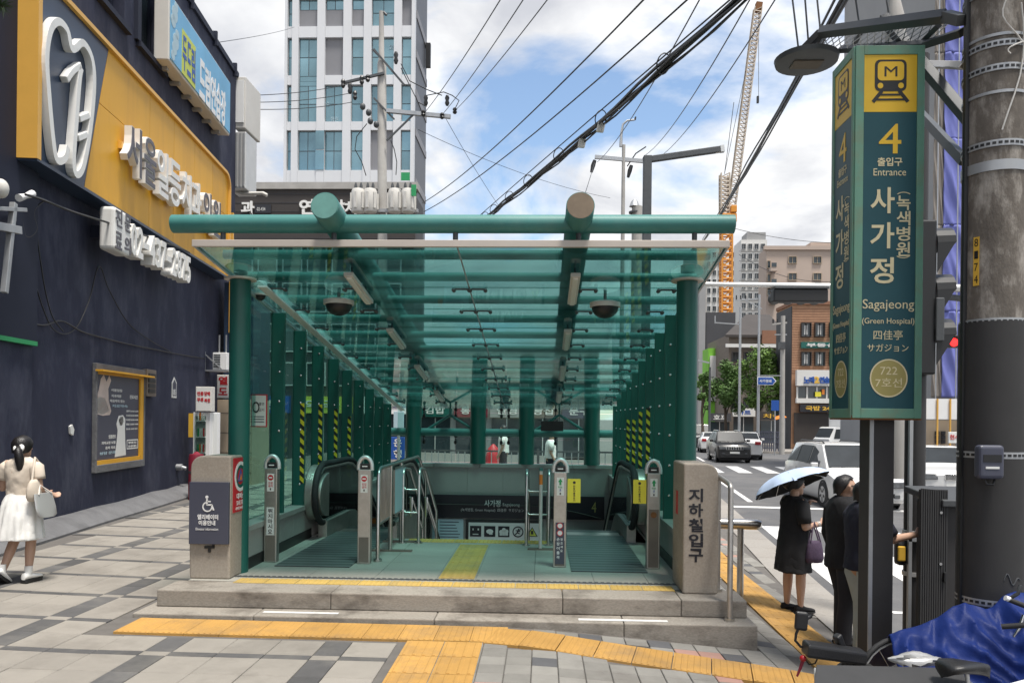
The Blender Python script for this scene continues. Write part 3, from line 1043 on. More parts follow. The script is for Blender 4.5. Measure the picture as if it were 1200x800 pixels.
# side posts (fins), bolts, hazard tape, side panes
for side, X in ((0, -3.22), (1, 1.545)):
    for k, y in enumerate(POST_Y):
        zt = zr(y) - .06
        lo, hi = X - .085, X + .085
        po = part(MB().box(lo, hi, y - .02, y + .02, .47, zt), 'post', 'green_paint', bevel=.004)
        bt = MB()
        z = .75
        while z < zt - .04:
            bt.sphere((X + (.02 if side == 0 else -.02), y - .022, z), (.017, .010, .017), 8, 4)
            z += .36
        bt.build('bolts', 'chrome', po, world=True, smooth=40, kind='stuff')
        if (side == 0 and k in (1, 2, 3, 4)) or (side == 1 and k in (2, 3, 4, 5)):
            xi = hi - .062 if side == 0 else lo + .01
            zt2 = 1.82 - (.17 if k >= 4 else 0) - (.05 if k == 3 else 0)
            MB().box(xi, xi + .052, y - .0235, y - .0205, .66 + .1 * (k == 1), zt2).build('warning_tape', 'hazard', po, world=True)
    prev = 8.12
    for k, y in enumerate(POST_Y + [16.55]):
        xg = X - .07 if side == 0 else X + .07
        a, b = prev + .006, y - .006
        part(MB().prism([(xg - .006, a, .48), (xg - .006, b, .48), (xg - .006, b, zr(b) - .05), (xg - .006, a, zr(a) - .05)], (.012, 0, 0)), 'side_pane', 'side_glass')
        prev = y
    q = MB()
    xg = X - .07 if side == 0 else X + .07
    q.bar((xg, 8.1, zr(8.1) - .035), (xg, 16.55, zr(16.55) - .035), .03, .03)
    part(q, 'top_rail', 'galv')
# rear frame
RYF = 16.62
for u in (484, 560, 617, 694):
    x = P(u, 500, RYF).x
    part(MB().cyl((x, RYF + .08, .66), (x, RYF + .08, zr(16.6) + .12), .17, 20), 'rear_column', 'green_paint', smooth=40)
for v, rd in ((467, .115), (507, .085)):
    z = P(600, v, RYF + .12).z
    part(MB().cyl((RX0, RYF + .12, z), (RX1, RYF + .12, z), rd, 16), 'rear_rail', 'beam_paint', smooth=40)
for u in (527.5, 655.5):
    yb = RYF + .14
    ap = P(u, 486, yb)
    for s in (-1, 1):
        b = P(u + s * 30, 505, yb)
        part(MB().cyl(ap, b, .03, 8), 'brace', 'beam_paint', smooth=40)
    part(MB().cyl(ap, (ap.x, yb, zr(16.6)), .02, 8), 'brace', 'beam_paint', smooth=40)
xs_ = [-3.2, -1.9, CX, .3, 1.6]
for a, b in zip(xs_[:-1], xs_[1:]):
    for z0, z1 in ((.68, 1.18), (1.19, 1.76), (1.77, zr(16.4) - .05)):
        if z1 > z0:
            part(MB().box(a + .005, b - .005, RYF + .30, RYF + .312, z0, z1), 'rear_pane', 'rear_glass')
fit = MB()
for x in (-2.6, -1.9, CX - .08, CX + .08, .3, 1.2):
    for z in (1.185, 1.765):
        fit.cyl((x, RYF + .24, z), (x, RYF + .33, z), .02, 8)
        for s in (-1, 1):
            fit.sphere((x, RYF + .25, z + .07 * s), (.035, .03, .05), 8, 5)
part(fit, 'rear_fittings', 'black', smooth=40, kind='stuff')

# lamps under the main beams
def tube_light(x, y, label):
    t = thing('tube_light', label, 'light', (x, y, zr(y) - .03), 0, 'strip lights under the canopy glass')
    d = V((0, .95, -.14))
    MB().bar(V((0, 0, -.05)), d + V((0, 0, -.05)), .10, .045, up=SN).build('housing', 'offwhite', t, bevel=.008)
    MB().bar(V((0, .03, -.08)), d * .96 + V((0, 0, -.08)), .055, .03, up=SN).build('diffuser', 'tube_lamp', t, bevel=.008)
    for k in (.15, .8):
        MB().cyl(d * k + V((0, 0, -.03)), d * k + V((0, 0, .14)), .012, 8).build('bracket', 'iron', t)
ord_ = ['nearest', 'second', 'third', 'fourth']
for k, y in enumerate((7.75, 9.9, 12.1, 14.3)):
    tube_light(-1.985, y, f'white strip light under the green ended beam, {ord_[k]} from the front edge')
    tube_light(.325, y, f'white strip light under the rusty ended beam, {ord_[k]} from the front edge')
def dome(name, label, c, r_, white=False):
    t = thing(name, label, 'camera', c)
    MB().tube([(0, 0, 0), (0, 0, .05), (0, 0, .07)], [r_ * 1.12, r_ * 1.12, r_ * .7], 24).build('housing', 'offwhite', t, smooth=35)
    MB().sphere((0, 0, 0), (r_ * .98, r_ * .98, r_ * .82), 24, 8, -1, 0).build('dome', 'black' if not white else 'black', t, smooth=60)
    MB().cyl((0, 0, .06), (0, 0, zr(c[1]) - c[2] + .04), .018, 10).build('mount', 'iron', t)
dome('dome_camera', 'black dome security camera hanging near the beam with a green end', P(397, 357, 8.62), .152)
dome('dome_camera', 'black dome security camera hanging near the beam with a rusty end', P(709, 360, 8.62), .152)
t = thing('dome_camera', 'small white dome camera with dark lens near the canopy column', 'camera', P(305, 344, 8.7))
MB().tube([(0, 0, .14), (0, 0, .13), (0, 0, .0), (0, 0, -.02)], [.05, .075, .085, .08], 20).build('housing', 'white', t, smooth=40)
MB().sphere((0, 0, -.02), .062, 16, 6, -1, 0).build('dome', 'black', t, smooth=60)
t = thing('hanging_sign', 'small blank black sign box hanging by the rear glazing', 'sign', P(647, 499, 16.1))
MB().box(-.235, .235, -.04, .04, -.105, .105).build('box', 'black', t, bevel=.01)
for s in (-.15, .15):
    MB().cyl((s, 0, .1), (s, 0, .33), .008, 6).build('hanger', 'iron', t)

# ================================================================ ESCALATORS
def balustrade(t, X, out=0, name='balustrade'):
    yb, R0 = 10.42, .40
    zc = .60
    sl = math.tan(math.radians(30))
    prof = []
    for k in range(13):
        a = -PI / 2 - PI * k / 12
        prof.append((yb - R0 * .85 * math.sin(-a + PI / 2 - PI) if False else yb + R0 * math.cos(-PI / 2 - PI * k / 12), zc + R0 * math.sin(-PI / 2 - PI * k / 12)))
    top = prof + [(11.7, zc + R0), (12.0, zc + R0 - .03), (12.3, zc + R0 - .13), (16.2, zc + R0 - .13 - 3.9 * sl)]
    bot = [(16.2, zc - R0 - .13 - 3.9 * sl), (12.3, zc - R0 - .13), (12.0, zc - R0 - .03), (11.7, zc - R0)]
    q = MB()
    q.prism([(X - .008, y, z) for y, z in top + bot], (.016, 0, 0))
    b = q.build(name, 'esc_glass', t, world=True)
    MB().tube([(X, y, z) for y, z in top], .042, 10).build('handrail', 'rubber', b, world=True, smooth=60)
    MB().tube([(X, y + (.05 if k < 13 else 0), z - (.055 if k > 9 else -.02)) for k, (y, z) in enumerate(top)], .024, 8).build('handrail_guide', 'steel', b, world=True, smooth=60)
    q = MB()
    hp = [(yb + .10 + .44 * math.cos(PI / 2 + PI * k / 14) * 1.0, zc - .02 + .30 * math.sin(PI / 2 + PI * k / 14)) for k in range(15)]
    q.prism([(X - .055, y, z) for y, z in hp] , (.11, 0, 0))
    q.build('newel_cap', 'steel_brushed', b, world=True, smooth=50, bevel=.012)
    if out:
        dk = [(11.4, .2)] + [(yb + (R0 - .01) * math.cos(-PI / 2 - PI * i / 12), zc + (R0 - .01) * math.sin(-PI / 2 - PI * i / 12)) for i in range(2, 13)] + [(11.4, zc + R0 - .10)]
        MB().prism([(X + out * .045, y, z) for y, z in dk], (out * .11, 0, 0)).build('outer_deck', 'steel_brushed', b, world=True, smooth=50, bevel=.015)
    q = MB()
    sk = [(yb - .02, 0), (yb - .02, .22), (11.7, .22), (12.0, .19), (12.3, .09), (16.2, .09 - 3.9 * sl), (16.2, -.5 - 3.9 * sl), (11.2, -.3)]
    q.prism([(X - .06, y, z) for y, z in sk], (.12, 0, 0))
    q.build('skirt_panel', 'steel_brushed', t, world=True)
def escalator(label, x0, x1):
    t = thing('escalator', label, 'escalator', ((x0 + x1) / 2, 10.4, 0))
    balustrade(t, x0, -1 if x0 < -2 else 0)
    balustrade(t, x1, 1 if x1 > 1 else 0)
    for a, b in ((8.32, 8.78), (8.785, 9.3), (9.305, 9.85), (9.855, 10.36), (10.365, 10.9)):
        MB().box(x0 + .065, x1 - .065, a, b, .001, .012).build('landing_plate', 'esc_ridges', t, world=True)
    MB().box(x0 + .1, x1 - .1, 10.9, 11.15, .0, .014).build('comb_plate', 'bright_yellow' if False else 'steel', t, world=True)
    for k in range(13):
        y0 = 11.16 + .40 * k
        drop = 0 if k < 1 else .12 if k == 1 else .12 + .215 * (k - 1)
        s = MB().box(x0 + .075, x1 - .075, y0, y0 + .398, -.012 - drop - .22, -.012 - drop).build('step', 'esc_dark', t, world=True)
    return t
escalator('escalator marked no entry, running down beside the clinic side plinth', -2.98, -2.02)
escalator('escalator with yellow flags at its mouth, running down on the roadway side', .27, 1.22)
# ================================================================ STONE PILLARS
def stone_pillar(label, x0, x1, y0, y1, h, round_left):
    t = thing('stone_pillar', label, 'stone pillar', ((x0 + x1) / 2, y0, 0))
    rr_ = .12
    pr = []
    if round_left:
        pr = [(x1, 0), (x1, h)] + [(x0 + rr_ - rr_ * math.sin(a), h - rr_ + rr_ * math.cos(a)) for a in [PI / 2 * k / 6 for k in range(7)]] + [(x0 - .01, h * .4), (x0, 0)]
    else:
        pr = [(x0, 0), (x0, h)][::-1] and [(x0, 0), (x1, 0), (x1 + .008, h * .4)] + [(x1 - rr_ + rr_ * math.cos(a), h - rr_ + rr_ * math.sin(a)) for a in [PI / 2 * k / 6 for k in range(7)]] + [(x0, h)]
    MB().prism([(x, y0, z) for x, z in pr], (0, y1 - y0, 0)).build('stone', 'granite', t, world=True, bevel=.018, seg=3)
    return t
LX0, LX1, LYF = P(222, 670, 7.62).x, P(269, 670, 7.62).x, 7.62
tl_ = stone_pillar('granite pillar with a round shoulder carrying the elevator sign and red plaque', LX0, LX1, LYF, 8.06, 1.24, True)
RX_0, RX_1, RYF_ = P(800, 690, 7.36).x, P(841, 690, 7.36).x, 7.36
tr_ = stone_pillar('granite pillar engraved with black Korean letters reading subway entrance', RX_0, RX_1, RYF_, 7.95, 1.24, False)
for k, ch in enumerate('지하철입구'):
    MB().text(ch, P(815.5, 580 + 17.6 * k, RYF_ - .001), (1, 0, 0), (0, 0, 1), .135, .128, .003, .03).build('letter', 'sign_black', tr_, world=True)
MB().box(RX_0 - .004, RX_0 - .0005, 7.66, 7.76, .72, .95).build('sticker', 'red', tr_, world=True)
# elevator sign
t = thing('elevator_sign', 'dark slate elevator information panel with a white wheelchair symbol', 'sign', ((LX0 + LX1) / 2, LYF, .3))
a, b = P(221, 637, LYF - .04), P(268, 565, LYF - .04)
MB().box(a.x, b.x, LYF - .04, LYF - .002, a.z, b.z).build('panel', 'slate_sign', t, world=True, bevel=.004)
k1 = LYF / F
yy = LYF - .042
def sg(u, v): return P(u, v, yy)
q = MB()
c = sg(242.5, 582)
e = .78
q.disc(c, (0, -1, 0), .020 * e, .003, 16)
def bar2(p0, p1, wd): q.bar(off(c, p0[0] * e, p0[1] * e), off(c, p1[0] * e, p1[1] * e), .003, wd * e)
def off(p, dx, dz): return V((p.x + dx, p.y, p.z + dz))
for p0, p1, wd in (((0, -.02), (0, -.10), .022), ((-.005, -.10), (.068, -.10), .02), ((.063, -.10), (.09, -.17), .02), ((0, -.058), (.05, -.058), .016)):
    bar2(p0, p1, wd)
q.ring(off(c, .008 * e, -.125 * e), (0, -1, 0), .050 * e, .066 * e, .003, 28, a0=PI * .62, a1=PI * 1.98)
q.build('wheelchair_symbol', 'white', t, world=True)
MB().text('엘리베이터', sg(243.5, 605.5), (1, 0, 0), (0, 0, 1), 25 * k1, 6.3 * k1, .002, .03).build('lettering', 'white', t, world=True)
MB().text('이용안내', sg(242.5, 612.3), (1, 0, 0), (0, 0, 1), 20 * k1, 6 * k1, .002, .03).build('lettering', 'white', t, world=True)
MB().text('Elevator information', sg(242.5, 619.5), (1, 0, 0), (0, 0, 1), 27 * k1, 3 * k1, .002).build('lettering', 'white', t, world=True)
q = MB()
z0_ = a.z
q.box((a.x + b.x) / 2 - .05, (a.x + b.x) / 2 + .05, LYF - .02, LYF - .004, z0_ - .045, z0_ - .022)
q.box((a.x + b.x) / 2 - .012, (a.x + b.x) / 2 + .012, LYF - .02, LYF - .004, z0_ - .085, z0_ - .045)
q.box((a.x + b.x) / 2 + .03, (a.x + b.x) / 2 + .05, LYF - .02, LYF - .004, z0_ - .03, z0_ - .004)
q.build('wall_bracket', 'black', t, world=True)
# red shelter plaque on the inner side of the same pillar
t = thing('shelter_plaque', 'red plaque with an oval green emblem on the granite pillar side', 'plaque', (LX1, 7.84, .6))
def side(yy_, z): return V((LX1 + .006, yy_, z))
MB().box(LX1 + .0005, LX1 + .005, 7.68, 8.05, .66, 1.215).build('panel', 'red', t, world=True)
MB().ring((LX1 + .005, 7.865, 1.02), (1, 0, 0), .12, .155, .003, 32).build('emblem_ring', 'white', t, world=True)
MB().ring((LX1 + .005, 7.865, 1.02), (1, 0, 0), .085, .119, .002, 32).build('emblem_band', 'green_paint', t, world=True)
MB().prism([(LX1 + .005, 7.80, .97), (LX1 + .005, 7.93, .97), (LX1 + .005, 7.865, 1.10)], (.003, 0, 0)).build('emblem_triangle', 'blue_sign', t, world=True)
MB().prism([(LX1 + .009, 7.83, .98), (LX1 + .009, 7.90, .98), (LX1 + .009, 7.865, 1.05)], (.002, 0, 0)).build('emblem_flame', 'orange', t, world=True)
MB().text('대피소', side(7.865, .82), (0, 1, 0), (0, 0, 1), .20, .06, .002, .02).build('lettering', 'white', t, world=True)
MB().text('SHELTER', side(7.865, .75), (0, 1, 0), (0, 0, 1), .20, .045, .002).build('lettering', 'white', t, world=True)
MB().text('지하철 사가정역', side(7.865, .695), (0, 1, 0), (0, 0, 1), .25, .035, .002).build('lettering', 'white', t, world=True)

# ================================================================ GATE POSTS AT THE ESCALATOR MOUTHS
def gate_post(label, x, y, kind):
    t = thing('gate_post', label, 'post', (x, y, 0))
    MB().box(-.072, .072, -.05, .05, 0, 1.06).build('post', 'steel_brushed', t, bevel=.008)
    MB().box(-.055, .055, -.054, -.051, .02, .30 if kind != 'up_plain' else .66).build('base_panel', 'post_brown', t)
    q = MB()
    q.tube([(-.072 + .072 - .075 * math.cos(a), 0, 1.085 + .11 * math.sin(a)) for a in [PI * k / 12 for k in range(13)]], .024, 10)
    q.cyl((-.075, 0, 1.05), (-.075, 0, 1.09), .024, 10)
    q.cyl((.075, 0, 1.05), (.075, 0, 1.09), .024, 10)
    q.build('ring_top', 'alu', t, smooth=50)
    MB().box(-.05, .05, -.03, .03, 1.061, 1.125).build('sensor_head', 'black', t, bevel=.006)
    MB().box(-.03, .03, -.034, -.031, 1.088, 1.10).build('sensor_light', 'white', t)
    MB().box(-.04, .04, -.054, -.0515, .80, 1.0).build('sticker', 'paper', t)
    if kind.startswith('no'):
        MB().disc((0, -.0545, .955), (0, -1, 0), .032, .001, 20).build('no_entry_symbol', 'red', t)
        MB().box(-.02, .02, -.0575, -.056, .948, .962).build('symbol_bar', 'white', t)
        MB().text('진입', (0, -.0545, .895), (1, 0, 0), (0, 0, 1), .05, .026, .001, .02).build('lettering', 'red', t)
        MB().text('금지', (0, -.0545, .862), (1, 0, 0), (0, 0, 1), .05, .026, .001, .02).build('lettering', 'red', t)
        MB().box(-.007, .007, -.056, -.0545, .815, .838).build('mark', 'black', t)
    else:
        q = MB()
        q.prism([(-.025, -.0545, .95), (.025, -.0545, .95), (0, -.0545, .99)], (0, -.001, 0))
        q.box(-.011, .011, -.0555, -.0545, .915, .95)
        q.build('arrow', 'green_sticker', t)
        MB().text('타는', (0, -.0545, .893), (1, 0, 0), (0, 0, 1), .045, .024, .001, .02).build('lettering', 'green_sticker', t)
        MB().text('곳', (0, -.0545, .86), (1, 0, 0), (0, 0, 1), .022, .026, .001, .02).build('lettering', 'blue_sign', t)
        MB().box(-.007, .007, -.056, -.0545, .81, .832).build('mark', 'black', t)
    if kind == 'no_text':
        MB().box(-.042, .042, -.054, -.0515, .31, .62).build('sticker', 'paper', t)
        for k, ch in enumerate('뛰지마시오'):
            MB().text(ch, (0, -.0545, .60 - .058 * k - .02), (1, 0, 0), (0, 0, 1), .05, .05, .001, .02).build('letter', 'black', t)
    if kind == 'up_text':
        MB().box(-.048, .048, -.0575, -.0545, .04, .50).build('sticker', 'slate_sign', t)
        for z in (.465, .385):
            MB().disc((0, -.058, z), (0, -1, 0), .036, .001, 20).build('symbol_disc', 'white', t)
            MB().ring((0, -.0592, z), (0, -1, 0), .027, .036, .0015, 20).build('symbol_ring', 'red', t)
        for x_, s_, n_ in ((-.018, .034, '손잡이를꼭'), (.02, .026, '잡으세요')):
            for k, ch in enumerate(n_):
                MB().text(ch, (x_, -.058, .315 - (s_ + .016) * k), (1, 0, 0), (0, 0, 1), s_, s_, .001, .02).build('letter', 'white', t)
    if kind == 'up_plain':
        MB().disc((0, -.0545, .60), (0, -1, 0), .034, .002, 20).build('rust_spot', 'rust', t)
    if kind in ('up_text', 'up_plain'):
        s = 1 if kind == 'up_text' else -1
        f = MB().box(*sorted((s * .08, s * .225)), -.032, -.026, .72, .985).build('flag', 'bright_yellow', t)
        MB().disc((s * .155, -.0325, .945), (0, -1, 0), .016, .001, 12).build('symbol', 'black', f)
        for k, ch in enumerate('손잡이를꼭잡기'):
            MB().text(ch, (s * .155, -.0325, .905 - .027 * k), (1, 0, 0), (0, 0, 1), .023, .022, .001, .02).build('letter', 'black', f)
    return t
gate_post('steel escalator gate post with no entry sticker and a white Korean word strip', P(318, 660, 8.6).x, 8.6, 'no_text')
gate_post('steel escalator gate post with no entry sticker and bare lower half, by the balustered railing', P(427, 662, 8.6).x, 8.6, 'no_plain')
gate_post('steel gate post with a yellow flag and a dark prohibition strip below', P(655.5, 666, 8.6).x, 8.6, 'up_text')
gate_post('steel gate post with a yellow flag and a round rust spot, beside the engraved pillar', P(764.5, 668, 8.6).x, 8.6, 'up_plain')

# ================================================================ RAILINGS
def rail_thing(label, loc): return thing('railing', label, 'railing', loc)
t = rail_thing('steel baluster railing between the no entry escalator and the centre floor', (-1.86, 8.7, 0))
def tb_(pts, r_, nm, n=10, m='steel', par=None): return MB().tube(pts, r_, n).build(nm, m, par or t, world=True, smooth=60)
X = -1.86
tb_([(X, 8.72, 0), (X, 8.72, .98), (X, 8.76, 1.03), (X, 8.84, 1.06), (X, 11.5, 1.06), (X, 11.75, .98), (X, 12.3, .66), (X, 12.35, -.5)], .022, 'handrail')
tb_([(X, 8.72, .42), (X, 10.1, .42)], .016, 'lower_rail')
for k in range(8):
    tb_([(X, 8.83 + .075 * k, .42), (X, 8.83 + .075 * k, 1.06)], .010, 'baluster', 8)
for yv in (9.4, 10.1):
    tb_([(X + .01, yv, 0), (X + .01, yv, 1.05)], .026, 'post', 12)
    MB().box(X - .22, X + .28, yv - .035, yv + .035, .001, .02).build('foot_plate', 'post_brown', t, world=True)
MB().cyl((X, 8.72, 0), (X, 8.72, .03), .05, 12).build('foot_plate', 'steel', t, world=True, smooth=40)
t2 = thing('display_board', 'blank pale panel in a thin frame fixed on the baluster railing', 'panel', (X, 9.75, .4))
MB().box(X + .03, X + .045, 9.46, 10.06, .45, 1.0).build('panel', 'paper_blue', t2, world=True)
q = MB()
for y0_, y1_, z0, z1 in ((9.44, 10.08, .43, .45), (9.44, 10.08, 1.0, 1.02), (9.44, 9.46, .43, 1.02), (10.06, 10.08, .43, 1.02)):
    q.box(X + .025, X + .05, y0_, y1_, z0, z1)
q.build('frame', 'steel', t2, world=True)
def loop_rail(label, xa, xb, y, z0=.0):
    t = rail_thing(label, ((xa + xb) / 2, y, 0))
    for x in (xa, xb):
        MB().tube([(x, y, 0), (x, y, .88), (x, y + .04, .95), (x, y + .12, .97), (x, y + .5, .93), (x, y + .9, .70), (x, y + 1.7, .22), (x, y + 1.75, -.5)], .022, 10).build('handrail', 'steel', t, world=True, smooth=60)
        MB().tube([(x, y + .55, .55), (x, y + .62, .28), (x, y + .70, .52), (x, y + 1.7, -.05)], .016, 8).build('lower_rail', 'steel', t, world=True, smooth=60)
        MB().cyl((x, y, 0), (x, y, .015), .055, 14).build('foot_plate', 'steel', t, world=True, smooth=40)
    for z in (.40, .70):
        MB().tube([(xa, y + .03, z + .05), (xa + .03, y, z), (xb - .03, y, z), (xb, y + .03, z)], .013, 8).build('crossbar', 'steel', t, world=True, smooth=60)
    return t
loop_rail('steel stair handrail pair beside the balustered railing and the blue notice', -1.84 + .03, -1.60, 10.02)
t = loop_rail('steel stair handrail pair in front of the safety pictogram board', P(617, 600, 10.02).x, P(643, 600, 10.02).x, 10.02)
t = thing('striped_pole', 'thin pale pole with orange top standing in front of the pictogram board', 'pole', (P(633, 655, 9.7).x, 9.7, 0))
MB().cyl((0, 0, 0), (0, 0, 1.0), .022, 10).build('shaft', 'offwhite', t, smooth=40)
for z, hh in ((.82, .14), (.99, .04)):
    MB().cyl((0, 0, z), (0, 0, z + hh * .9), .0235, 10).build('band', 'orange' if hh > .1 else 'beam_paint', t, smooth=40)
MB().box(-.16, .16, -.05, .05, 0, .018).build('foot_plate', 'post_brown', t)
# rail at the outer end of the steps
t = rail_thing('brown tinted steel handrail at the roadway end of the entrance steps', (1.78, 7.0, -.16))
def rb(pts, r_, nm, m='steel_brushed'): MB().tube(pts, r_, 10).build(nm, m, t, world=True, smooth=60)
xr = P(855, 728, 7.02).x
zt = P(855, 567, 7.02).z
rb([(xr, 7.02, -.16), (xr, 7.02, zt - .05), (xr, 7.05, zt - .01), (xr, 7.12, zt), (xr, 8.25, zt + .10), (xr, 8.33, zt + .07), (xr, 8.36, zt), (xr, 8.36, 0)], .026, 'handrail')
rb([(xr, 7.5, 0), (xr, 7.5, zt + .02)], .024, 'post')
rb([(xr, 7.58, .0), (xr, 7.62, .10), (xr, 7.62, zt - .12), (xr, 7.70, zt - .06), (xr, 8.2, zt - .02)], .016, 'inner_rail')
rb([(xr, 7.85, .0), (xr, 7.85, zt)], .016, 'baluster')
rb([(xr, 8.1, .0), (xr, 8.1, zt)], .016, 'baluster')
for y_, z_ in ((7.02, -.16), (7.5, 0), (8.36, 0)):
    MB().cyl((xr, y_, z_), (xr, y_, z_ + .03), .045, 14).build('foot_plate', 'steel', t, world=True, smooth=40)
# stainless barrier arm seen past it
t = thing('barrier_rail', 'shiny steel barrier bar with rounded end beside the entrance rail', 'barrier', (2.2, 9.4, gz(2.2, 9.4)))
za = P(870, 613, 9.4).z
MB().tube([(1.98, 9.4, za), (P(886, 613, 9.4).x, 9.4, za - .01), (P(890, 614, 9.4).x, 9.4, za - .02), (P(892, 615, 9.4).x, 9.4, za - .03)], [.065, .065, .06, .02], 16).build('bar', 'steel', t, world=True, smooth=50)
for x in (2.03, 2.42):
    MB().cyl((x, 9.4, gz(x, 9.4) - .05), (x, 9.4, za), .04, 12).build('post', 'steel', t, world=True, smooth=40)

# ================================================================ TOTEM SIGN
TY = 6.0
x0, x1 = P(1000, 300, TY).x, P(1081, 300, TY).x
zt, zb = P(1040, 54, TY).z, P(1040, 490, TY).z
TD = .44
t = thing('station_totem', 'tall green station sign box reading entrance 4, on a black post', 'station sign', ((x0 + x1) / 2, TY + TD / 2, gz(2.7, 6.2)))
body = MB().box(x0, x1, TY, TY + TD, zb, zt).build('cabinet', 'sign_green', t, world=True, bevel=.006)
MB().box(x0 - .004, x1 + .004, TY - .004, TY + TD + .004, zb - .012, zb + .022).build('rusty_rim', 'rust', t, world=True)
def ring_frame(u0, u1, v0, v1, sidex=None):
    pass
s1 = TY / F
yf = TY - .012
fw = .055
fr = MB()
fr.box(x0, x0 + .065, yf, TY + .01, zb, zt)
fr.box(x1 - .055, x1, yf, TY + .01, zb, zt)
fr.box(x0 + .065, x1 - .055, yf, TY + .01, zt - .07, zt)
fr.box(x0 + .065, x1 - .055, yf, TY + .01, zb, zb + .075)
fr.build('frame', 'sign_green', t, world=True, bevel=.004)
xs0 = x0 - .012
fr = MB()
fr.box(xs0, x0 + .01, TY + .002, TY + .04, zb, zt)
fr.box(xs0, x0 + .01, TY + TD - .05, TY + TD, zb, zt)
fr.box(xs0, x0 + .01, TY + .04, TY + TD - .05, zt - .07, zt)
fr.box(xs0, x0 + .01, TY + .04, TY + TD - .05, zb, zb + .075)
fr.build('frame', 'sign_green', t, world=True, bevel=.004)
def faceplate(front):
    """text layout shared by the front and the narrow side; w = half extents"""
    if front:
        a0, a1 = x0 + .067, x1 - .057
        def at(u, v): return V((P(u, v, TY).x, TY - .002, P(u, v, TY).z))
        xd = V((1, 0, 0))
        def pos(fx_, z): return V((a0 + (a1 - a0) * fx_, TY - .0035, z))
        th = V((0, -1, 0))
        wid = a1 - a0
    else:
        b0, b1 = TY + .042, TY + TD - .052
        xd = V((0, -1, 0))
        def pos(fx_, z): return V((x0 - .0035, b1 - (b1 - b0) * fx_, z))
        th = V((-1, 0, 0))
        wid = b1 - b0
    zz_ = lambda v: P(1040, v, TY).z
    up = V((0, 0, 1))
    def slab_(f0, f1, z0, z1, m, nm, lift=0.0):
        p, q_ = pos(f0, z0), pos(f1, z1)
        c = (p + q_) / 2 + th * lift
        return MB().obox(c, xd * abs(f1 - f0) * wid / 2, up * (z1 - z0) / 2, th * .0012).build(nm, m, t, world=True)
    slab_(0, 1, zz_(480), zz_(132), 'sign_teal', 'lower_panel')
    slab_(0, 1, zz_(131.5), zz_(63), 'sign_yellow', 'upper_panel')
    def tx(body_, fx_, v, wpx, hpx, m, bold=0.0, nm='lettering'):
        MB().text(body_, pos(fx_, zz_(v)) + th * .002, xd, up, wpx * s1 * wid / .41 if wpx else None, hpx * s1, .002, bold).build(nm, m, t, world=True)
    # train pictogram
    q = MB()
    kx = wid / .41
    def rect(cx, v0, v1, hw, rad, q):
        z0, z1 = zz_(v1), zz_(v0)
        pts = []
        for sx, sz, st in ((1, 1, 0), (-1, 1, 1), (-1, -1, 2), (1, -1, 3)):
            for k in range(5):
                an = PI / 2 * (st + k / 4)
                pts.append(((sx * (hw - rad) + rad * math.cos(an)), (z1 - rad if sz > 0 else z0 + rad) + rad * math.sin(an)))
        return [pos(.5 + cx / wid, 0) * 1.0 + xd * (p[0] * kx) + up * p[1] + th * .002 for p in pts]
    hwp = 18.5 * s1
    MB().prism(rect(0, 70.5, 107.5, hwp, .04, q), th * .0015).build('train_symbol', 'black', t, world=True)
    MB().prism([p + th * .002 for p in rect(0, 73, 95, hwp - .021, .03, q)], th * .0012).build('train_window', 'sign_yellow', t, world=True)
    MB().text('M', pos(.5, zz_(84.5)) + th * .0055, xd, up, 15 * s1 * kx, 11.5 * s1, .0012).build('train_letter', 'black', t, world=True)
    for s in (-1, 1):
        MB().disc(pos(.5, zz_(101)) + xd * s * 12 * s1 * kx + th * .0035, th, 3.3 * s1 * kx, .0012, 14, ry=3.3 * s1).build('headlamp', 'sign_yellow', t, world=True)
    q = MB()
    for s in (-1, 1):
        q.bar(pos(.5, zz_(107)) + xd * s * 10 * s1 * kx + th * .0027, pos(.5, zz_(120)) + xd * s * 20.5 * s1 * kx + th * .0027, 4.2 * s1 * kx, .0012, up=th)
    for v, hw in ((111.5, 13), (117.2, 17)):
        q.bar(pos(.5, zz_(v)) - xd * hw * s1 * kx + th * .0034, pos(.5, zz_(v)) + xd * hw * s1 * kx + th * .0034, 2.3 * s1, .0012, up=th)
    q.build('track_symbol', 'black', t, world=True)
    tx('4', .5, 163, 26, 34, 'sign_yellow')
    cm = 'sign_cream'
    tx('출입구', .5, 190, 29, 10, cm if not front else 'sign_cream', .02)
    tx('Entrance', .5, 202, 38, 8.2, cm)
    for ch, v in (('사', 235), ('가', 276), ('정', 317)):
        tx(ch, .37, v, 28, 30, cm, .018, 'letter')
    for ch, v, hh in (('(', 226, 4), ('녹', 238, 16.5), ('색', 256, 16.5), ('병', 274, 16.5), ('원', 292, 16.5)):
        if ch == '(':
            continue
        tx(ch, .77, v, 16, hh, cm, .015, 'letter')
    for v, a0_, a1_ in ((231, PI * .2, PI * .8), (297, PI * 1.2, PI * 1.8)):
        MB().ring(pos(.77, zz_(v)) + th * .002, th, 8.0 * s1, 9.4 * s1, .002, 10, ky=.6, a0=a0_, a1=a1_).build('bracket', cm, t, world=True)
    tx('Sagajeong', .5, 358, 60, 14, cm)
    tx('(Green Hospital)', .5, 377, 61, 8.5, cm)
    tx('四佳亭', .5, 392.5, 34, 11, cm)
    tx('サガジョン', .5, 407.5, 48, 8.5, cm)
    c = pos(.52, zz_(443)) + th * .002
    MB().disc(c, th, 21.5 * s1 * kx, .0015, 40, ry=21.5 * s1).build('line_badge', 'sign_gold', t, world=True)
    MB().ring(c, th, 20.5 * s1 * kx, 22 * s1 * kx, .0025, 40, ky=1 / kx).build('badge_rim', cm, t, world=True)
    MB().text('722', c + up * 8.5 * s1 + th * .0017, xd, up, 20 * s1 * kx, 9 * s1, .0012).build('lettering', cm, t, world=True)
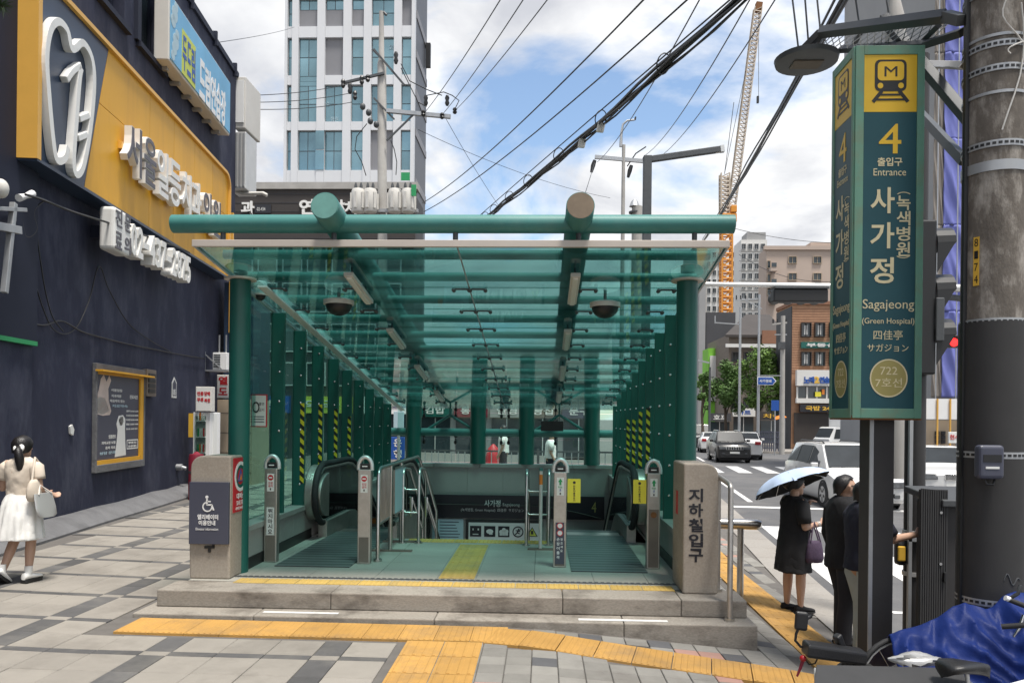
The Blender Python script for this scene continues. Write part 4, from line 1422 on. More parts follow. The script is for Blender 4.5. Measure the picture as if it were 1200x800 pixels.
    MB().text('7호선', c - up * 5 * s1 + th * .0017, xd, up, 31 * s1 * kx, 10.5 * s1, .0012).build('lettering', cm, t, world=True)
faceplate(True)
faceplate(False)
pxl, pxr = P(1019, 600, TY + .1).x, P(1047.5, 600, TY + .1).x
MB().box(pxl, pxr, TY + .1, TY + .31, gz(2.6, 6.2) - .1, zb - .004).build('post', 'pole_black', t, world=True, bevel=.008)
MB().box(P(1018.5, 600, TY + .09).x, P(1023, 600, TY + .09).x, TY + .088, TY + .101, gz(2.6, 6.2), zb - .01).build('post_strip', 'galv', t, world=True)
MB().box(pxl - .12, pxr + .12, TY, TY + .46, gz(2.6, 6.2) - .08, gz(2.6, 6.2) + .02).build('base_plate', 'iron', t, world=True)

# ================================================================ SIGNAL POLE BEHIND, WITH TRAFFIC SIGNALS
SY = 7.6
x0p, x1p = P(1060, 600, SY).x, P(1083, 600, SY).x
sxc = (x0p + x1p) / 2
t = thing('signal_pole', 'black wrapped signal pole with steel straps behind the station sign', 'pole', (sxc, SY, gz(sxc, SY)))
MB().cyl((sxc, SY, gz(sxc, SY) - .2), (sxc, SY, 5.2), (x1p - x0p) / 2, 20).build('shaft', 'pole_black', t, world=True, smooth=40)
MB().box(P(1065, 600, SY - .12).x, P(1069, 600, SY - .12).x, SY - .125, SY - .09, gz(sxc, SY), 4.5).build('cable_cover', 'galv', t, world=True)
for v in (623, 671):
    z = P(1070, v, SY).z
    MB().cyl((sxc, SY, z - .02), (sxc, SY, z + .02), (x1p - x0p) / 2 + .012, 20).build('strap', 'alu', t, world=True, smooth=40)
MB().box(x0p - .02, x1p - .02, SY - .125, SY - .1, P(1070, 632, SY).z, P(1070, 622, SY).z).build('buckle', 'galv', t, world=True)
tpb = thing('push_button_box', 'yellow pedestrian push button fixed to the black signal pole', 'button box', (x0p - .03, SY - .03, P(1054, 645, SY).z))
MB().box(-.07, .03, -.06, .05, -.13, .10).build('case', 'black', tpb, bevel=.03)
MB().box(-.075, .0, -.075, -.05, -.085, .06).build('button', 'amber', tpb, bevel=.02)
# three-aspect signal seen from the side: body and three long visors pointing to the road
t = thing('traffic_signal', 'black three lamp traffic signal seen edge on behind the station sign', 'traffic light', (x1p, SY, P(1090, 440, SY).z))
zA, zB = P(1090, 440, SY).z, P(1090, 262, SY).z
MB().box(x1p - .22, x1p + .02, SY - .16, SY + .16, zA, zB).build('housing', 'black', t, world=True, bevel=.02)
for v in (268, 322, 374):
    zc = P(1090, v, SY).z
    xe = P(1111, v, SY).x
    q = MB()
    rr = []
    for k in range(9):
        an = PI * k / 8
        rr.append((math.cos(an) * .17, math.sin(an) * .17))
    qa = [V((x1p + .02, SY + a_, zc - .17 + b_)) for a_, b_ in rr]
    tip = [V((xe, SY + a_ * .95, zc - .16 + b_ * .98)) for a_, b_ in rr]
    lo = [V((x1p + .02, SY + .17, zc - .40)), V((x1p + .02, SY - .17, zc - .40))]
    ring_o = [qa[0] + V((0, 0, -.28))] + qa + [qa[-1] + V((0, 0, -.28))]
    ring_t = [tip[0] + V((-.02, 0, -.02))] + tip + [tip[-1] + V((-.02, 0, -.02))]
    q.loft([ring_o, ring_t], cap=False, close=False)
    vi = [V((p.x, SY + (p.y - SY) * .93, p.z - .008)) for p in ring_o]
    vt = [V((p.x, SY + (p.y - SY) * .93, p.z - .008)) for p in ring_t]
    q.loft([vt, vi], cap=False, close=False)
    q.loft([ring_t, vt], cap=False, close=False)
    q.build('visor', 'black', t, world=True)
    MB().cyl((x1p + .021, SY, zc - .17), (x1p + .03, SY, zc - .17), .13, 20).build('lens', 'dark_red', t, world=True, smooth=40)
MB().box(x1p + .0, P(1095, 400, SY).x, SY - .19, SY - .17, P(1090, 402, SY).z, P(1090, 352, SY).z).build('audio_unit', 'iron', t, world=True, bevel=.01)

# ================================================================ UTILITY POLE
UY = 5.6
ux = P(1163, 400, UY).x
ur = (P(1198, 400, UY).x - P(1128, 400, UY).x) / 2 * .985
uz = gz(ux, UY)
t = thing('utility_pole', 'thick weathered concrete utility pole with a black sleeve and steel bands', 'utility pole', (ux, UY, uz))
MB().tube([(0, 0, -.3), (0, 0, 10.5)], [ur * 1.03, ur * .90], 40).build('shaft', 'concrete_pole', t, smooth=40)
zs = P(1163, 380, UY).z - uz
MB().tube([(0, 0, -.2), (0, 0, zs), (0, 0, zs + .01)], [ur * 1.06, ur * 1.045, ur * 1.0], 40).build('sleeve', 'sleeve', t, smooth=40)
def band(v, m='galv', hh=.045, holes=True):
    z = P(1163, v, UY).z - uz
    rz = ur * 1.055 if z < zs else ur * (1.03 - .13 * (z + .3) / 10.8) + .008
    b_ = MB().cyl((0, 0, z - hh / 2), (0, 0, z + hh / 2), rz, 40).build('steel_band', m, t, smooth=40)
    if holes:
        q = MB()
        for k in range(36):
            an = 2 * PI * k / 36
            c = V((math.cos(an) * rz, math.sin(an) * rz, z))
            q.obox(c, V((-math.sin(an), math.cos(an), 0)) * .012, V((0, 0, 1)) * .009, V((math.cos(an), math.sin(an), 0)) * .002)
        q.build('band_holes', 'black', b_, kind='stuff')
for v in (2, 65, 92, 178, 380, 532, 700):
    band(v)
for v in (55, 120, 203):
    band(v, hh=.07 if v == 203 else .02, holes=False)
MB().bar(V((-ur * 1.05, -.02, -.1)), V((-ur * 1.0, -.02, 8)), .03, .03).build('cable_pipe', 'black', t)
q = MB()
for k, (a_, v0, v1) in enumerate(((-1.35, 22, 165), (-1.0, 30, 235), (-1.25, 62, 80), (-1.8, 15, 66), (-.8, 0, 60))):
    z0, z1 = P(1163, v0, UY).z - uz, P(1163, v1, UY).z - uz
    pts = []
    for i in range(8):
        f = i / 7
        an = a_ + .25 * math.sin(f * 4 + k) + .35 * f * (k % 2 * 2 - 1)
        pts.append((math.cos(an) * (ur + .012), math.sin(an) * (ur + .012), z0 + (z1 - z0) * f))
    q.tube(pts, .0055, 6)
q.build('loose_wires', 'offwhite', t, smooth=60, kind='stuff')
z = P(1138, 250, UY).z - uz
lab = MB().box(-.02, .02, -.001, .001, -.17, .17)
lb = lab.build('number_label', 'amber', t)
an = -PI / 2 - 1.02
lb.location = (math.cos(an) * (ur + .006), math.sin(an) * (ur + .006), P(1138, 310, UY).z - uz)
lb.rotation_euler = (0, 0, an + PI / 2)
for k, ch in enumerate('8174'):
    MB().text(ch, (0, -.0015, .13 - .085 * k), (1, 0, 0), (0, 0, 1), .026, .055, .001).build('letter', 'black', lb)
q = MB()
for cx_, cz_, s_ in ((-.02, .55, 1), (.08, .42, -1), (-.08, .06, 1), (.03, 1.05, 1)):
    an0 = -PI / 2 + cx_ * 4
    pts = []
    for k in range(15):
        f = k / 14
        rr_ = .035 * (1 - f) if f < .6 else .014 + .0
        an = an0 + (f * .55 - .25) * s_
        pts.append((math.cos(an) * ur * 1.06, math.sin(an) * ur * 1.06, cz_ + .045 * math.sin(f * 9) * (1.2 - f)))
    q.tube(pts, .004, 5)
q.build('embossed_waves', 'iron', t, smooth=60)
# brackets: two rails out to a lamp dish, struts and a mesh tray
t = thing('bracket_frame', 'dark steel bracket arms with a mesh tray reaching from the utility pole', 'bracket', (ux, UY, P(1163, 60, UY).z))
YB = 6.75
def br(u0, v0, y0, u1, v1, y1, wd=.06, m='iron', nm='arm'):
    MB().bar(P(u0, v0, y0), P(u1, v1, y1), wd, wd, up=(0, 1, 0)).build(nm, m, t, world=True, bevel=.004)
br(1128, 24, UY, 1108, 19, 5.8, .075)
br(1108, 19, 5.8, 962, 38, YB, .075)
br(962, 38, YB, 944, 56, 7.0, .06)
br(1128, 38, UY + .2, 1085, 52, 6.2, .055)
br(1085, 52, 6.2, 985, 58, 7.0, .05)
br(1035, 21, 6.6, 1188, 203, UY + .12, .075, nm='strut')
br(1075, 130, 7.1, 1131, 190, UY + .25, .065, nm='strut')
br(1078, 75, 7.0, 1130, 77, UY + .1, .05, 'steel', nm='stay_pipe')
br(1012, 31, 6.75, 998, 57, 7.0, .04)
br(1100, 30, 6.0, 1075, 55, 6.4, .04)
q = MB()
for k in range(17):
    f = k / 16
    A0, A1 = P(966, 44, YB), P(1112, 27, 6.0)
    B0, B1 = P(960, 58, 7.05), P(1085, 53, 6.35)
    pa, pb = A0.lerp(A1, f), B0.lerp(B1, min(1, f + .1))
    q.bar(pa, pb, .006, .006)
    pb = B0.lerp(B1, max(0, f - .1))
    q.bar(pa + V((0, 0, .006)), pb + V((0, 0, .006)), .006, .006)
q.build('mesh_tray', 'galv', t, world=True, kind='stuff')
t = thing('lamp_dish', 'dark oval lamp head hanging at the end of the bracket arms', 'lamp', P(945, 70, 7.05))
q = MB()
q.tube([(0, 0, -.04), (0, 0, -.03), (0, 0, .01), (0, 0, .035), (0, 0, .05)], [.20, .27, .28, .20, .05], 28)
q.build('shade', 'iron', t, smooth=40)
MB().box(-.13, .13, -.08, .08, -.05, -.039).build('lens', 'post_brown', t)
# card reader strapped to the sleeve
t = thing('reader_box', 'purple grey plastic reader box strapped to the black pole sleeve', 'box', P(1160, 541, UY - ur - .06))
MB().box(-.085, .085, -.03, .05, -.115, .115).build('case', 'slate_sign', t, bevel=.025, seg=3)
MB().box(-.045, .045, -.034, -.028, -.045, -.03).build('label', 'paper', t)
MB().box(-.06, .06, -.0335, -.029, .0, .05).build('display', 'black', t)
MB().tube([(-.03, .02, -.11), (-.02, .0, -.15), (.03, .01, -.155), (.05, .03, -.12)], .008, 6).build('cable', 'black', t, smooth=60)
# cabinet
CYY = 6.5
xa, xb = P(1078, 640, CYY).x, P(1110, 640, CYY).x
zt = P(1090, 572, CYY).z
zg = gz(3.3, CYY)
t = thing('utility_cabinet', 'dark grey ribbed street cabinet with its door ajar beside the black poles', 'cabinet', ((xa + xb) / 2, CYY, zg))
MB().box(xb + .01, xb + .55, CYY + .05, CYY + .55, zg - .05, zt - .14).build('body', 'pole_black', t, world=True, bevel=.01)
MB().obox(((xb + .3), CYY + .3, zt - .09), (.36, 0, .0), (0, .34, 0.03), (0, 0, .03)).build('lid', 'iron', t, world=True, bevel=.01)
d = MB()
for k in range(12):
    xx = xa + (xb - xa) * k / 12
    d.box(xx + .002, xx + (xb - xa) / 12 - .004, CYY - .012, CYY, zg + .05, zt - .02 * k / 12)
d.box(xa, xb, CYY, CYY + .03, zg + .04, zt - .01)
dr = d.build('door', 'board_dark', t, world=True)
MB().box(xb - .04, xb - .02, CYY - .035, CYY - .012, zg + .85, zg + .93).build('handle', 'black', dr, world=True, bevel=.004)
for v in (600, 660):
    z = P(1100, v, CYY).z
    MB().cyl((xb - .06, CYY - .02, z), (xb - .06, CYY - .012, z), .012, 8).build('lock', 'chrome', dr, world=True)

# ================================================================ BICYCLES, TARP, BOARD
def spokes(q, c, r_, ax):
    a = V(ax).normalized()
    u_ = a.orthogonal().normalized()
    v_ = a.cross(u_)
    for k in range(14):
        an = 2 * PI * k / 14
        q.cyl(c, V(c) + (u_ * math.cos(an) + v_ * math.sin(an)) * r_, .002, 4)
def torus(q, c, ax, R_, r_, n=28, m=8):
    a = V(ax).normalized()
    u_ = a.orthogonal().normalized()
    v_ = a.cross(u_)
    rings = []
    for k in range(n + 1):
        an = 2 * PI * k / n
        e = u_ * math.cos(an) + v_ * math.sin(an)
        rings.append([V(c) + e * (R_ + r_ * math.cos(2 * PI * j / m)) + a * r_ * math.sin(2 * PI * j / m) for j in range(m)])
    q.loft(rings, cap=False)
def bicycle(label, loc, rz, frame_m, saddle=True):
    t = thing('bicycle', label, 'bicycle', loc, rz)
    for nm, x in (('front_wheel', .52), ('rear_wheel', -.52)):
        q = MB()
        torus(q, (x, 0, .32), (0, 1, 0), .30, .018)
        wv = q.build(nm, 'rubber', t, smooth=60)
        q = MB()
        torus(q, (x, 0, .32), (0, 1, 0), .275, .01, 24, 6)
        spokes(q, (x, 0, .32), .27, (0, 1, 0))
        q.build('rim', 'alu', wv, smooth=60)
    q = MB()
    for a, b, r_ in (((-.52, 0, .32), (-.08, 0, .28), .012), ((-.52, 0, .32), (-.2, 0, .62), .010), ((-.08, 0, .28), (-.22, 0, .68), .018), ((-.08, 0, .28), (.36, 0, .70), .022), ((-.2, 0, .60), (.36, 0, .74), .018), ((.36, 0, .66), (.40, 0, .88), .018), ((.37, 0, .68), (.52, 0, .32), .014)):
        q.cyl(a, b, r_, 10)
    q.build('frame', frame_m, t, smooth=50)
    MB().tube([(.30, -.30, .93), (.38, -.24, .95), (.40, 0, .90), (.38, .24, .95), (.30, .30, .93)], .012, 8).build('handlebar', 'alu', t, smooth=60)
    for s in (-1, 1):
        MB().cyl((.32, s * .27, .938), (.22, s * .34, .91), .017, 8).build('grip', 'rubber', t, smooth=50)
    q = MB()
    q.cyl((-.08, -.09, .28), (-.08, .09, .28), .02, 8)
    q.cyl((-.08, .05, .28), (-.08, .055, .28), .09, 20)
    q.cyl((-.08, .09, .28), (.06, .09, .2), .012, 6)
    q.cyl((-.08, -.09, .28), (-.22, -.09, .36), .012, 6)
    q.build('crank', 'iron', t, smooth=50)
    if saddle:
        s = saddle_part((-.235, 0, .76), 0, t)
        MB().cyl((-.225, 0, .66), (-.235, 0, .75), .013, 8).build('seat_tube', 'alu', s, smooth=50)
    return t
def saddle_part(c, rz, t):
    q = MB()
    rings = []
    for k, (x, hw, z) in enumerate(((-.15, .02, .0), (-.145, .075, .012), (-.11, .10, .028), (-.04, .088, .03), (.03, .05, .022), (.09, .030, .015), (.13, .020, .005), (.138, .006, -.008))):
        rings.append([V((x, hw * math.cos(2 * PI * i / 14), z + (.022 if math.sin(2 * PI * i / 14) > 0 else .05) * math.sin(2 * PI * i / 14))) for i in range(14)])
    Mx = Matrix.Translation(V(c)) @ Matrix.Rotation(rz, 4, 'Z')
    q.loft([[Mx @ p for p in r] for r in rings])
    return q.build('saddle', 'saddle', t, smooth=60)
sp = P(1130, 774, 4.55)
bz = sp.z - .80
bicycle('white framed bicycle with a wide black saddle in front of the blue tarpaulin', (sp.x + .235, sp.y, bz), 0.10, 'white')
t = None
sp2 = P(1150, 735, 5.35)
tb2 = bicycle('bicycle mostly hidden under the crumpled blue tarpaulin', (sp2.x - .05, sp2.y + .1, gz(sp2.x, sp2.y)), math.radians(12), 'black', False)
# tarpaulin: draped sheet with thickness
def tarp():
    t = MB()
    nx, ny = 90, 40
    top, = [[]]
    ridge = [(1043, 742), (1060, 736), (1080, 731), (1100, 722), (1118, 709), (1130, 706), (1142, 708), (1155, 714), (1165, 709), (1175, 698), (1190, 692), (1205, 694), (1235, 705), (1265, 730)]
    def rz_(u):
        for (a, b), (c, d) in zip(ridge[:-1], ridge[1:]):
            if a <= u <= c:
                return b + (d - b) * (u - a) / (c - a)
        return ridge[-1][1]
    vs = []
    for j in range(ny + 1):
        for i in range(nx + 1):
            u = 1043 + (1265 - 1043) * i / nx
            f = j / ny                       # 0 = ridge, 1 = front hem ; behind ridge for negative
            y = 5.30 - .52 * f
            pr = P(u, rz_(u), 5.30)
            x = pr.x
            drop = (f ** 1.25) * .50
            fold = .034 * (1 - 2 * abs(math.sin(x * 9 + f * 2.2 + .8 * math.sin(x * 7 + f * 3)))) * f + .016 * (1 - 2 * abs(math.sin(x * 23 - f * 6 + 2 * math.sin(f * 5)))) * (.25 + f) + .005 * (1 - 2 * abs(math.sin(f * 11 + x * 13 + math.sin(x * 31))))
            vs.append(V((x - .10 * f * (1 if u < 1080 else 0), y - fold * 1.5, max(pr.z - drop + fold, gz(x, y) + .01))))
    back = []
    for i in range(nx + 1):
        p = vs[i]
        back.append(V((p.x, p.y + .5, max(p.z - .45, gz(p.x, p.y) + .01))))
    allv = back + vs
    fs = []
    for j in range(ny + 1):
        for i in range(nx):
            a = j * (nx + 1) + i
            fs.append((a, a + nx + 1, a + nx + 2, a + 1))
    t.add(allv, fs)
    o = t.build('tarpaulin', 'tarp_blue', smooth=75)
    m = o.modifiers.new('thickness', 'SOLIDIFY')
    m.thickness = .006
    return tag(o, 'crumpled bright blue tarpaulin thrown over a bicycle by the utility pole', 'tarpaulin')
tarp()
# loose handlebar and basket end poking out at the frame edge
t = thing('bicycle_handlebar', 'bare bicycle handlebar with a black grip lying on the blue tarpaulin', 'handlebar', P(1190, 715, 5.0))
MB().tube([P(1182, 702, 5.0), P(1192, 706, 4.98), P(1215, 715, 4.9)], .016, 10).build('grip', 'rubber', t, world=True, smooth=60)
MB().tube([P(1178, 700, 5.0), P(1183, 702, 5.0)], .017, 10).build('grip_end', 'white', t, world=True, smooth=60)
MB().tube([P(1200, 720, 5.1), P(1195, 735, 5.1), P(1188, 745, 5.1), P(1205, 762, 5.1)], .012, 8).build('stem', 'chrome', t, world=True, smooth=60)
MB().tube([P(1196, 685, 5.0), P(1193, 695, 5.0), P(1180, 703, 5.05)], .012, 8).build('brake_lever', 'iron', t, world=True, smooth=60)
t = thing('plastic_bag', 'crumpled grey plastic sheet between the black board and the blue tarpaulin', 'bag', P(1065, 772, 4.95))
q = MB()
rings = []
for k in range(9):
    rr = []
    for i in range(18):
        an = 2 * PI * i / 18
        r_ = .05 * math.sin(PI * (k + .4) / 9.2) * (1 + .35 * math.sin(an * 3 + k) + .2 * math.sin(an * 7 + 2 * k))
        rr.append(V((-.13 + .042 * k, r_ * math.cos(an), r_ * .8 * math.sin(an))))
    rings.append(rr)
q.loft(rings)
q.build('sheet', 'car_silver', t, smooth=50)
# dark board (cart deck)
t = thing('cart_board', 'dark worn flat board of a hand cart at the foot of the station sign', 'cart', P(1040, 790, 4.7))
A, B, C_, D = P(957, 778, 4.75), P(1128, 782, 4.75), P(1140, 830, 4.3), P(950, 826, 4.3)
q = MB()
q.prism([A, B, C_, D], (0, 0, -.025))
q.build('deck', 'board_dark', t, world=True, bevel=.004)
for c in (A, B, C_, D):
    MB().cyl((c.x * .98 + .04, c.y, gz(c.x, c.y)), (c.x * .98 + .04, c.y, c.z - .02), .015, 8).build('leg', 'iron', t, world=True, smooth=40)
MB().tube([P(955, 783, 4.74), P(956, 800, 4.6), P(952, 815, 4.5)], .008, 6).build('edge_strap', 'alu', t, world=True, smooth=60)
# folded scooter: bar, mirror, lamp
t = thing('scooter', 'parked black scooter showing its padded bar, mirror on a bent stalk and lamp', 'scooter', (P(975, 765, 5.1).x, 5.1, gz(1.95, 5.1)))
zb_ = gz(1.95, 5.1)
MB().obox((P(943, 759, 5.0) + P(1012, 769, 5.25)) / 2, (P(1012, 769, 5.25) - P(943, 759, 5.0)) / 2, (0, .07, 0), (0.005, 0, .045)).build('padded_bar', 'saddle', t, world=True, bevel=.02, seg=3)
MB().tube([P(948, 760, 5.05), P(938, 757, 5.05), P(932, 750, 5.05), P(933, 742, 5.05), P(936, 735, 5.05)], .009, 8).build('mirror_stalk', 'black', t, world=True, smooth=60)
m0 = P(939, 727, 5.05)
MB().obox(m0, (.042, .0, -.004), (0, .018, 0), (.004, 0, .062)).build('mirror', 'black', t, world=True, bevel=.018, seg=3)
MB().tube([P(945, 724, 5.05), P(949, 722, 5.06), P(951, 719, 5.06)], .014, 8).build('mirror_knob', 'black', t, world=True, smooth=60)
MB().sphere(P(941, 771, 5.0), .022, 12, 8).build('rear_lamp', 'tail_red', t, world=True, smooth=60)
MB().tube([P(941, 773, 5.0), P(938, 782, 5.0), P(934, 792, 5.0)], [.012, .01, .007], 8).build('brake_lever', 'dark_red', t, world=True, smooth=60)
MB().tube([P(943, 771, 5.0), P(948, 778, 5.0), P(955, 777, 5.0), P(958, 771, 5.02)], .005, 6).build('brake_cable', 'black', t, world=True, smooth=60)
for x_, nm in ((2.14, 'front_wheel'), (2.75, 'rear_wheel')):
    q = MB()
    torus(q, (x_, 5.3, zb_ + .18), (0, 1, 0), .15, .035)
    q.build(nm, 'rubber', t, world=True, smooth=60)
q = MB()
q.bar((2.14, 5.3, zb_ + .18), (1.98, 5.2, zb_ + .55), .05, .05)
q.bar((2.2, 5.3, zb_ + .2), (2.7, 5.3, zb_ + .22), .14, .06)
q.bar((2.75, 5.3, zb_ + .2), (2.45, 5.25, zb_ + .5), .06, .06)
q.build('frame', 'black', t, world=True, bevel=.01)
# ================================================================ CLINIC BUILDING (left)
WD = V((-.115, 1, 0)).normalized()         # along the wall, away from the camera
WN = V((1, .115, 0)).normalized()          # out of the wall
W0 = V((-7.3, 11.2, 0))
UPZ = V((0, 0, 1))
def W(s, off=0.0, z=0.0):
    return W0 + WD * s + WN * off + UPZ * z
def WU(u, v, off=0.0):
    """(s, z) on the wall plane OFF metres proud of it, at a photo pixel"""
    p = PP(u, v, W0 + WN * off, WN)
    return (p - W0).dot(WD), p.z
def wbox(q, s0, s1, o0, o1, z0, z1):
    return q.obox(W((s0 + s1) / 2, (o0 + o1) / 2, (z0 + z1) / 2), WD * (s1 - s0) / 2, WN * (o1 - o0) / 2, UPZ * (z1 - z0) / 2)
SE = 9.36                                   # far corner
TOPZ = WU(275, 88)[1]
clinic = thing('clinic_building', 'dark navy rendered building with a yellow signboard and a blue banner', 'building', W(0, 0, -.1))
def cp(q, nm, m, par=None, **k):
    return q.build(nm, m, par or clinic, world=True, **k)
S0 = -14
wz0, wz1 = 4.9, TOPZ
wins = [(WU(189, 83)[0] - 1.15, WU(189, 83)[0], WU(189, 83)[1], WU(189, 83)[1] + 1.75), (WU(150, 20)[0] - 1.2, WU(150, 20)[0] - .15, WU(189, 83)[1], WU(189, 83)[1] + 1.75)]
wins = sorted(wins)
cp(wbox(MB(), S0, SE, -9, 0, -.8, wins[0][2]), 'wall', 'navy_wall')
cp(wbox(MB(), S0, SE, -9, 0, wins[0][3], TOPZ), 'upper_wall', 'navy_wall')
edges = [S0] + [e for w_ in wins for e in w_[:2]] + [SE]
for a, b in zip(edges[::2], edges[1::2]):
    cp(wbox(MB(), a, b, -9, -.0, wins[0][2], wins[0][3]), 'wall_pier', 'navy_wall')
for s0, s1, z0, z1 in wins:
    f = MB()
    for a in ((s0, s0 + .06, z0, z1), (s1 - .06, s1, z0, z1), (s0 + .06, s1 - .06, z0, z0 + .06), (s0 + .06, s1 - .06, z1 - .06, z1), ((s0 + s1) / 2 - .02, (s0 + s1) / 2 + .02, z0 + .06, z1 - .06)):
        wbox(f, a[0], a[1], -.26, -.20, a[2], a[3])
    fr = cp(f, 'window', 'navy_dark')
    cp(wbox(MB(), s0 + .01, s1 - .01, -.275, -.262, z0 + .01, z1 - .01), 'pane', 'win_glass', fr)
    cp(wbox(MB(), s0 - .10, s1 + .10, -.1, .10, z0 - .10, z0 - .002), 'sill', 'navy_dark', fr)
    cp(wbox(MB(), s0 - .18, s0 - .02, .002, .07, z0 - .002, z1 + .1), 'jamb', 'navy_dark', fr)
cp(wbox(MB(), S0, SE + .05, -.3, .06, TOPZ + .002, TOPZ + .14), 'parapet_cap', 'navy_dark')
for k in range(6):
    s = SE - .3 - k * 1.7
    cp(wbox(MB(), s - .03, s + .03, .0, .10, TOPZ - .1, TOPZ + .25), 'parapet_clip', 'navy_dark')
# darker near pier with a green line
s1 = WU(36, 350)[0]
cp(wbox(MB(), S0, s1, .001, .09, 2.62, TOPZ), 'pier', 'navy_dark')
cp(wbox(MB(), S0, s1, .001, .10, 2.60, 2.66), 'green_strip', 'green_sticker')
cp(wbox(MB(), S0, s1, .001, .03, -.1, 2.6), 'pier_base', 'navy_wall')
# service cables sagging on the wall
cab = 0
def wcable(name, label, pts, r_=.012, offs=.05, m='black'):
    q = MB()
    pp = []
    for u, v in pts:
        s, z = WU(u, v, offs)
        pp.append(W(s, offs, z))
    # smooth by Catmull-Rom
    sm = []
    for i in range(len(pp) - 1):
        a, b, c, d = pp[max(i - 1, 0)], pp[i], pp[i + 1], pp[min(i + 2, len(pp) - 1)]
        for k in range(6):
            t_ = k / 6
            sm.append(.5 * ((2 * b) + (c - a) * t_ + (2 * a - 5 * b + 4 * c - d) * t_ ** 2 + (3 * b - a - 3 * c + d) * t_ ** 3))
    sm.append(pp[-1])
    o = q.tube(sm, r_, 6).build(name, m, smooth=60)
    return tag(o, label, 'cable')
wcable('wall_cable', 'black service cable sagging from the wall bracket along the foot of the yellow signboard', [(30, 228), (50, 234), (85, 248), (130, 262), (170, 276), (205, 288), (222, 296)], .018, .42)
wcable('wall_cable', 'long drooping black cable across the navy wall above the poster case', [(2, 366), (22, 374), (50, 381), (72, 376), (95, 388), (118, 395), (150, 403), (185, 410), (215, 416), (240, 420)], .014)
wcable('wall_cable', 'thin black cable hanging in a deep loop from the wall bracket', [(28, 278), (38, 320), (50, 360), (62, 385), (78, 391), (92, 380), (105, 350), (116, 312), (128, 340), (150, 378), (175, 398), (200, 412)], .009)
wcable('wall_cable', 'thin black cable dropping almost straight down beside the looping one', [(43, 272), (48, 310), (54, 345), (62, 372), (74, 388)], .009, .06)
wcable('wall_cable', 'short coiled black cable under the wall insulator', [(26, 256), (29, 275), (36, 277), (43, 268), (40, 255), (41, 245), (52, 235)], .012, .08)
# bracket with insulator
t = thing('wall_bracket', 'galvanised cable bracket with white insulator on the dark wall edge', 'bracket', W(WU(15, 290)[0], .3, WU(15, 290)[1]))
def wp(u, v, o=.30):
    s, z = WU(u, v, o)
    return W(s, o, z)
MB().bar(wp(5, 343), wp(16, 238), .07, .07).build('upright', 'galv', t, world=True, bevel=.005)
MB().bar(wp(-8, 244), wp(29, 246), .07, .05).build('arm', 'galv', t, world=True, bevel=.005)
MB().bar(wp(-8, 264), wp(22, 270), .09, .10).build('arm', 'galv', t, world=True, bevel=.005)
MB().tube([wp(22, 232), wp(30, 230), wp(38, 227)], [.05, .035, .05], 10).build('insulator', 'white', t, world=True, smooth=50)
MB().bar(wp(16, 256, .0), wp(16, 256, .3), .06, .06).build('wall_fixing', 'galv', t, world=True)
t = thing('wall_lamp', 'small white rounded lamp head at the dark wall edge', 'lamp', wp(1, 221, .4))
MB().sphere((0, 0, 0), (.09, .09, .12), 14, 10).build('globe', 'offwhite', t, smooth=60)
MB().cyl((0, 0, -.1), (-.3, 0, -.2), .02, 8).build('arm', 'galv', t, smooth=40)

# ---------------------------------------------------------------- yellow signboard
SO = .30
sA, zT = WU(41, 100, SO)[0], WU(266, 206, SO)[1]
sB, zB = WU(267, 250, SO)[0], WU(150, 245, SO)[1]
zB = (WU(43, 188, SO)[1] + WU(225, 298, SO)[1]) / 2
sb = thing('clinic_signboard', 'long yellow clinic signboard with a navy end panel and a white tooth emblem', 'sign', W(sA, SO, zB))
def sp_(q, nm, m, par=None, **k): return q.build(nm, m, par or sb, world=True, **k)
sp_(wbox(MB(), sA, sB, .004, SO - .03, zB, zT), 'box', 'yellow_trim')
sN_t, sN_b = WU(125, 70, SO)[0], WU(98, 222, SO)[0]
# navy panel: slanted edge
def wquad(pts, o0, o1):
    return MB().prism([W(s, o0, z) for s, z in pts], WN * (o1 - o0))
slope = (sN_t - sN_b) / (WU(125, 70, SO)[1] - WU(98, 222, SO)[1])
s_at = lambda z: sN_b + slope * (z - WU(98, 222, SO)[1])
sp_(wquad([(sA + .06, zB), (s_at(zB), zB), (s_at(zT), zT), (sA + .06, zT)], SO - .03, SO), 'navy_panel', 'navy_panel')
zm = WU(180, 232, SO)[1] if False else (zB + (zT - zB) * .60)
joints = [None] + [sN_t + .55 + (sB - sN_t - .55) * k / 5 for k in range(1, 6)]
for z0, z1 in ((zB, zm - .006), (zm + .006, zT)):
    prev = None
    for k in range(1, 6):
        a0 = s_at(z0) + .012 if prev is None else prev + .006
        a1 = s_at(z1) + .012 if prev is None else prev + .006
        b = joints[k]
        sp_(wquad([(a0, z0), (b - .006, z0), (b - .006, z1), (a1, z1)], SO - .03, SO), 'yellow_panel', 'yellow_panel')
        prev = b
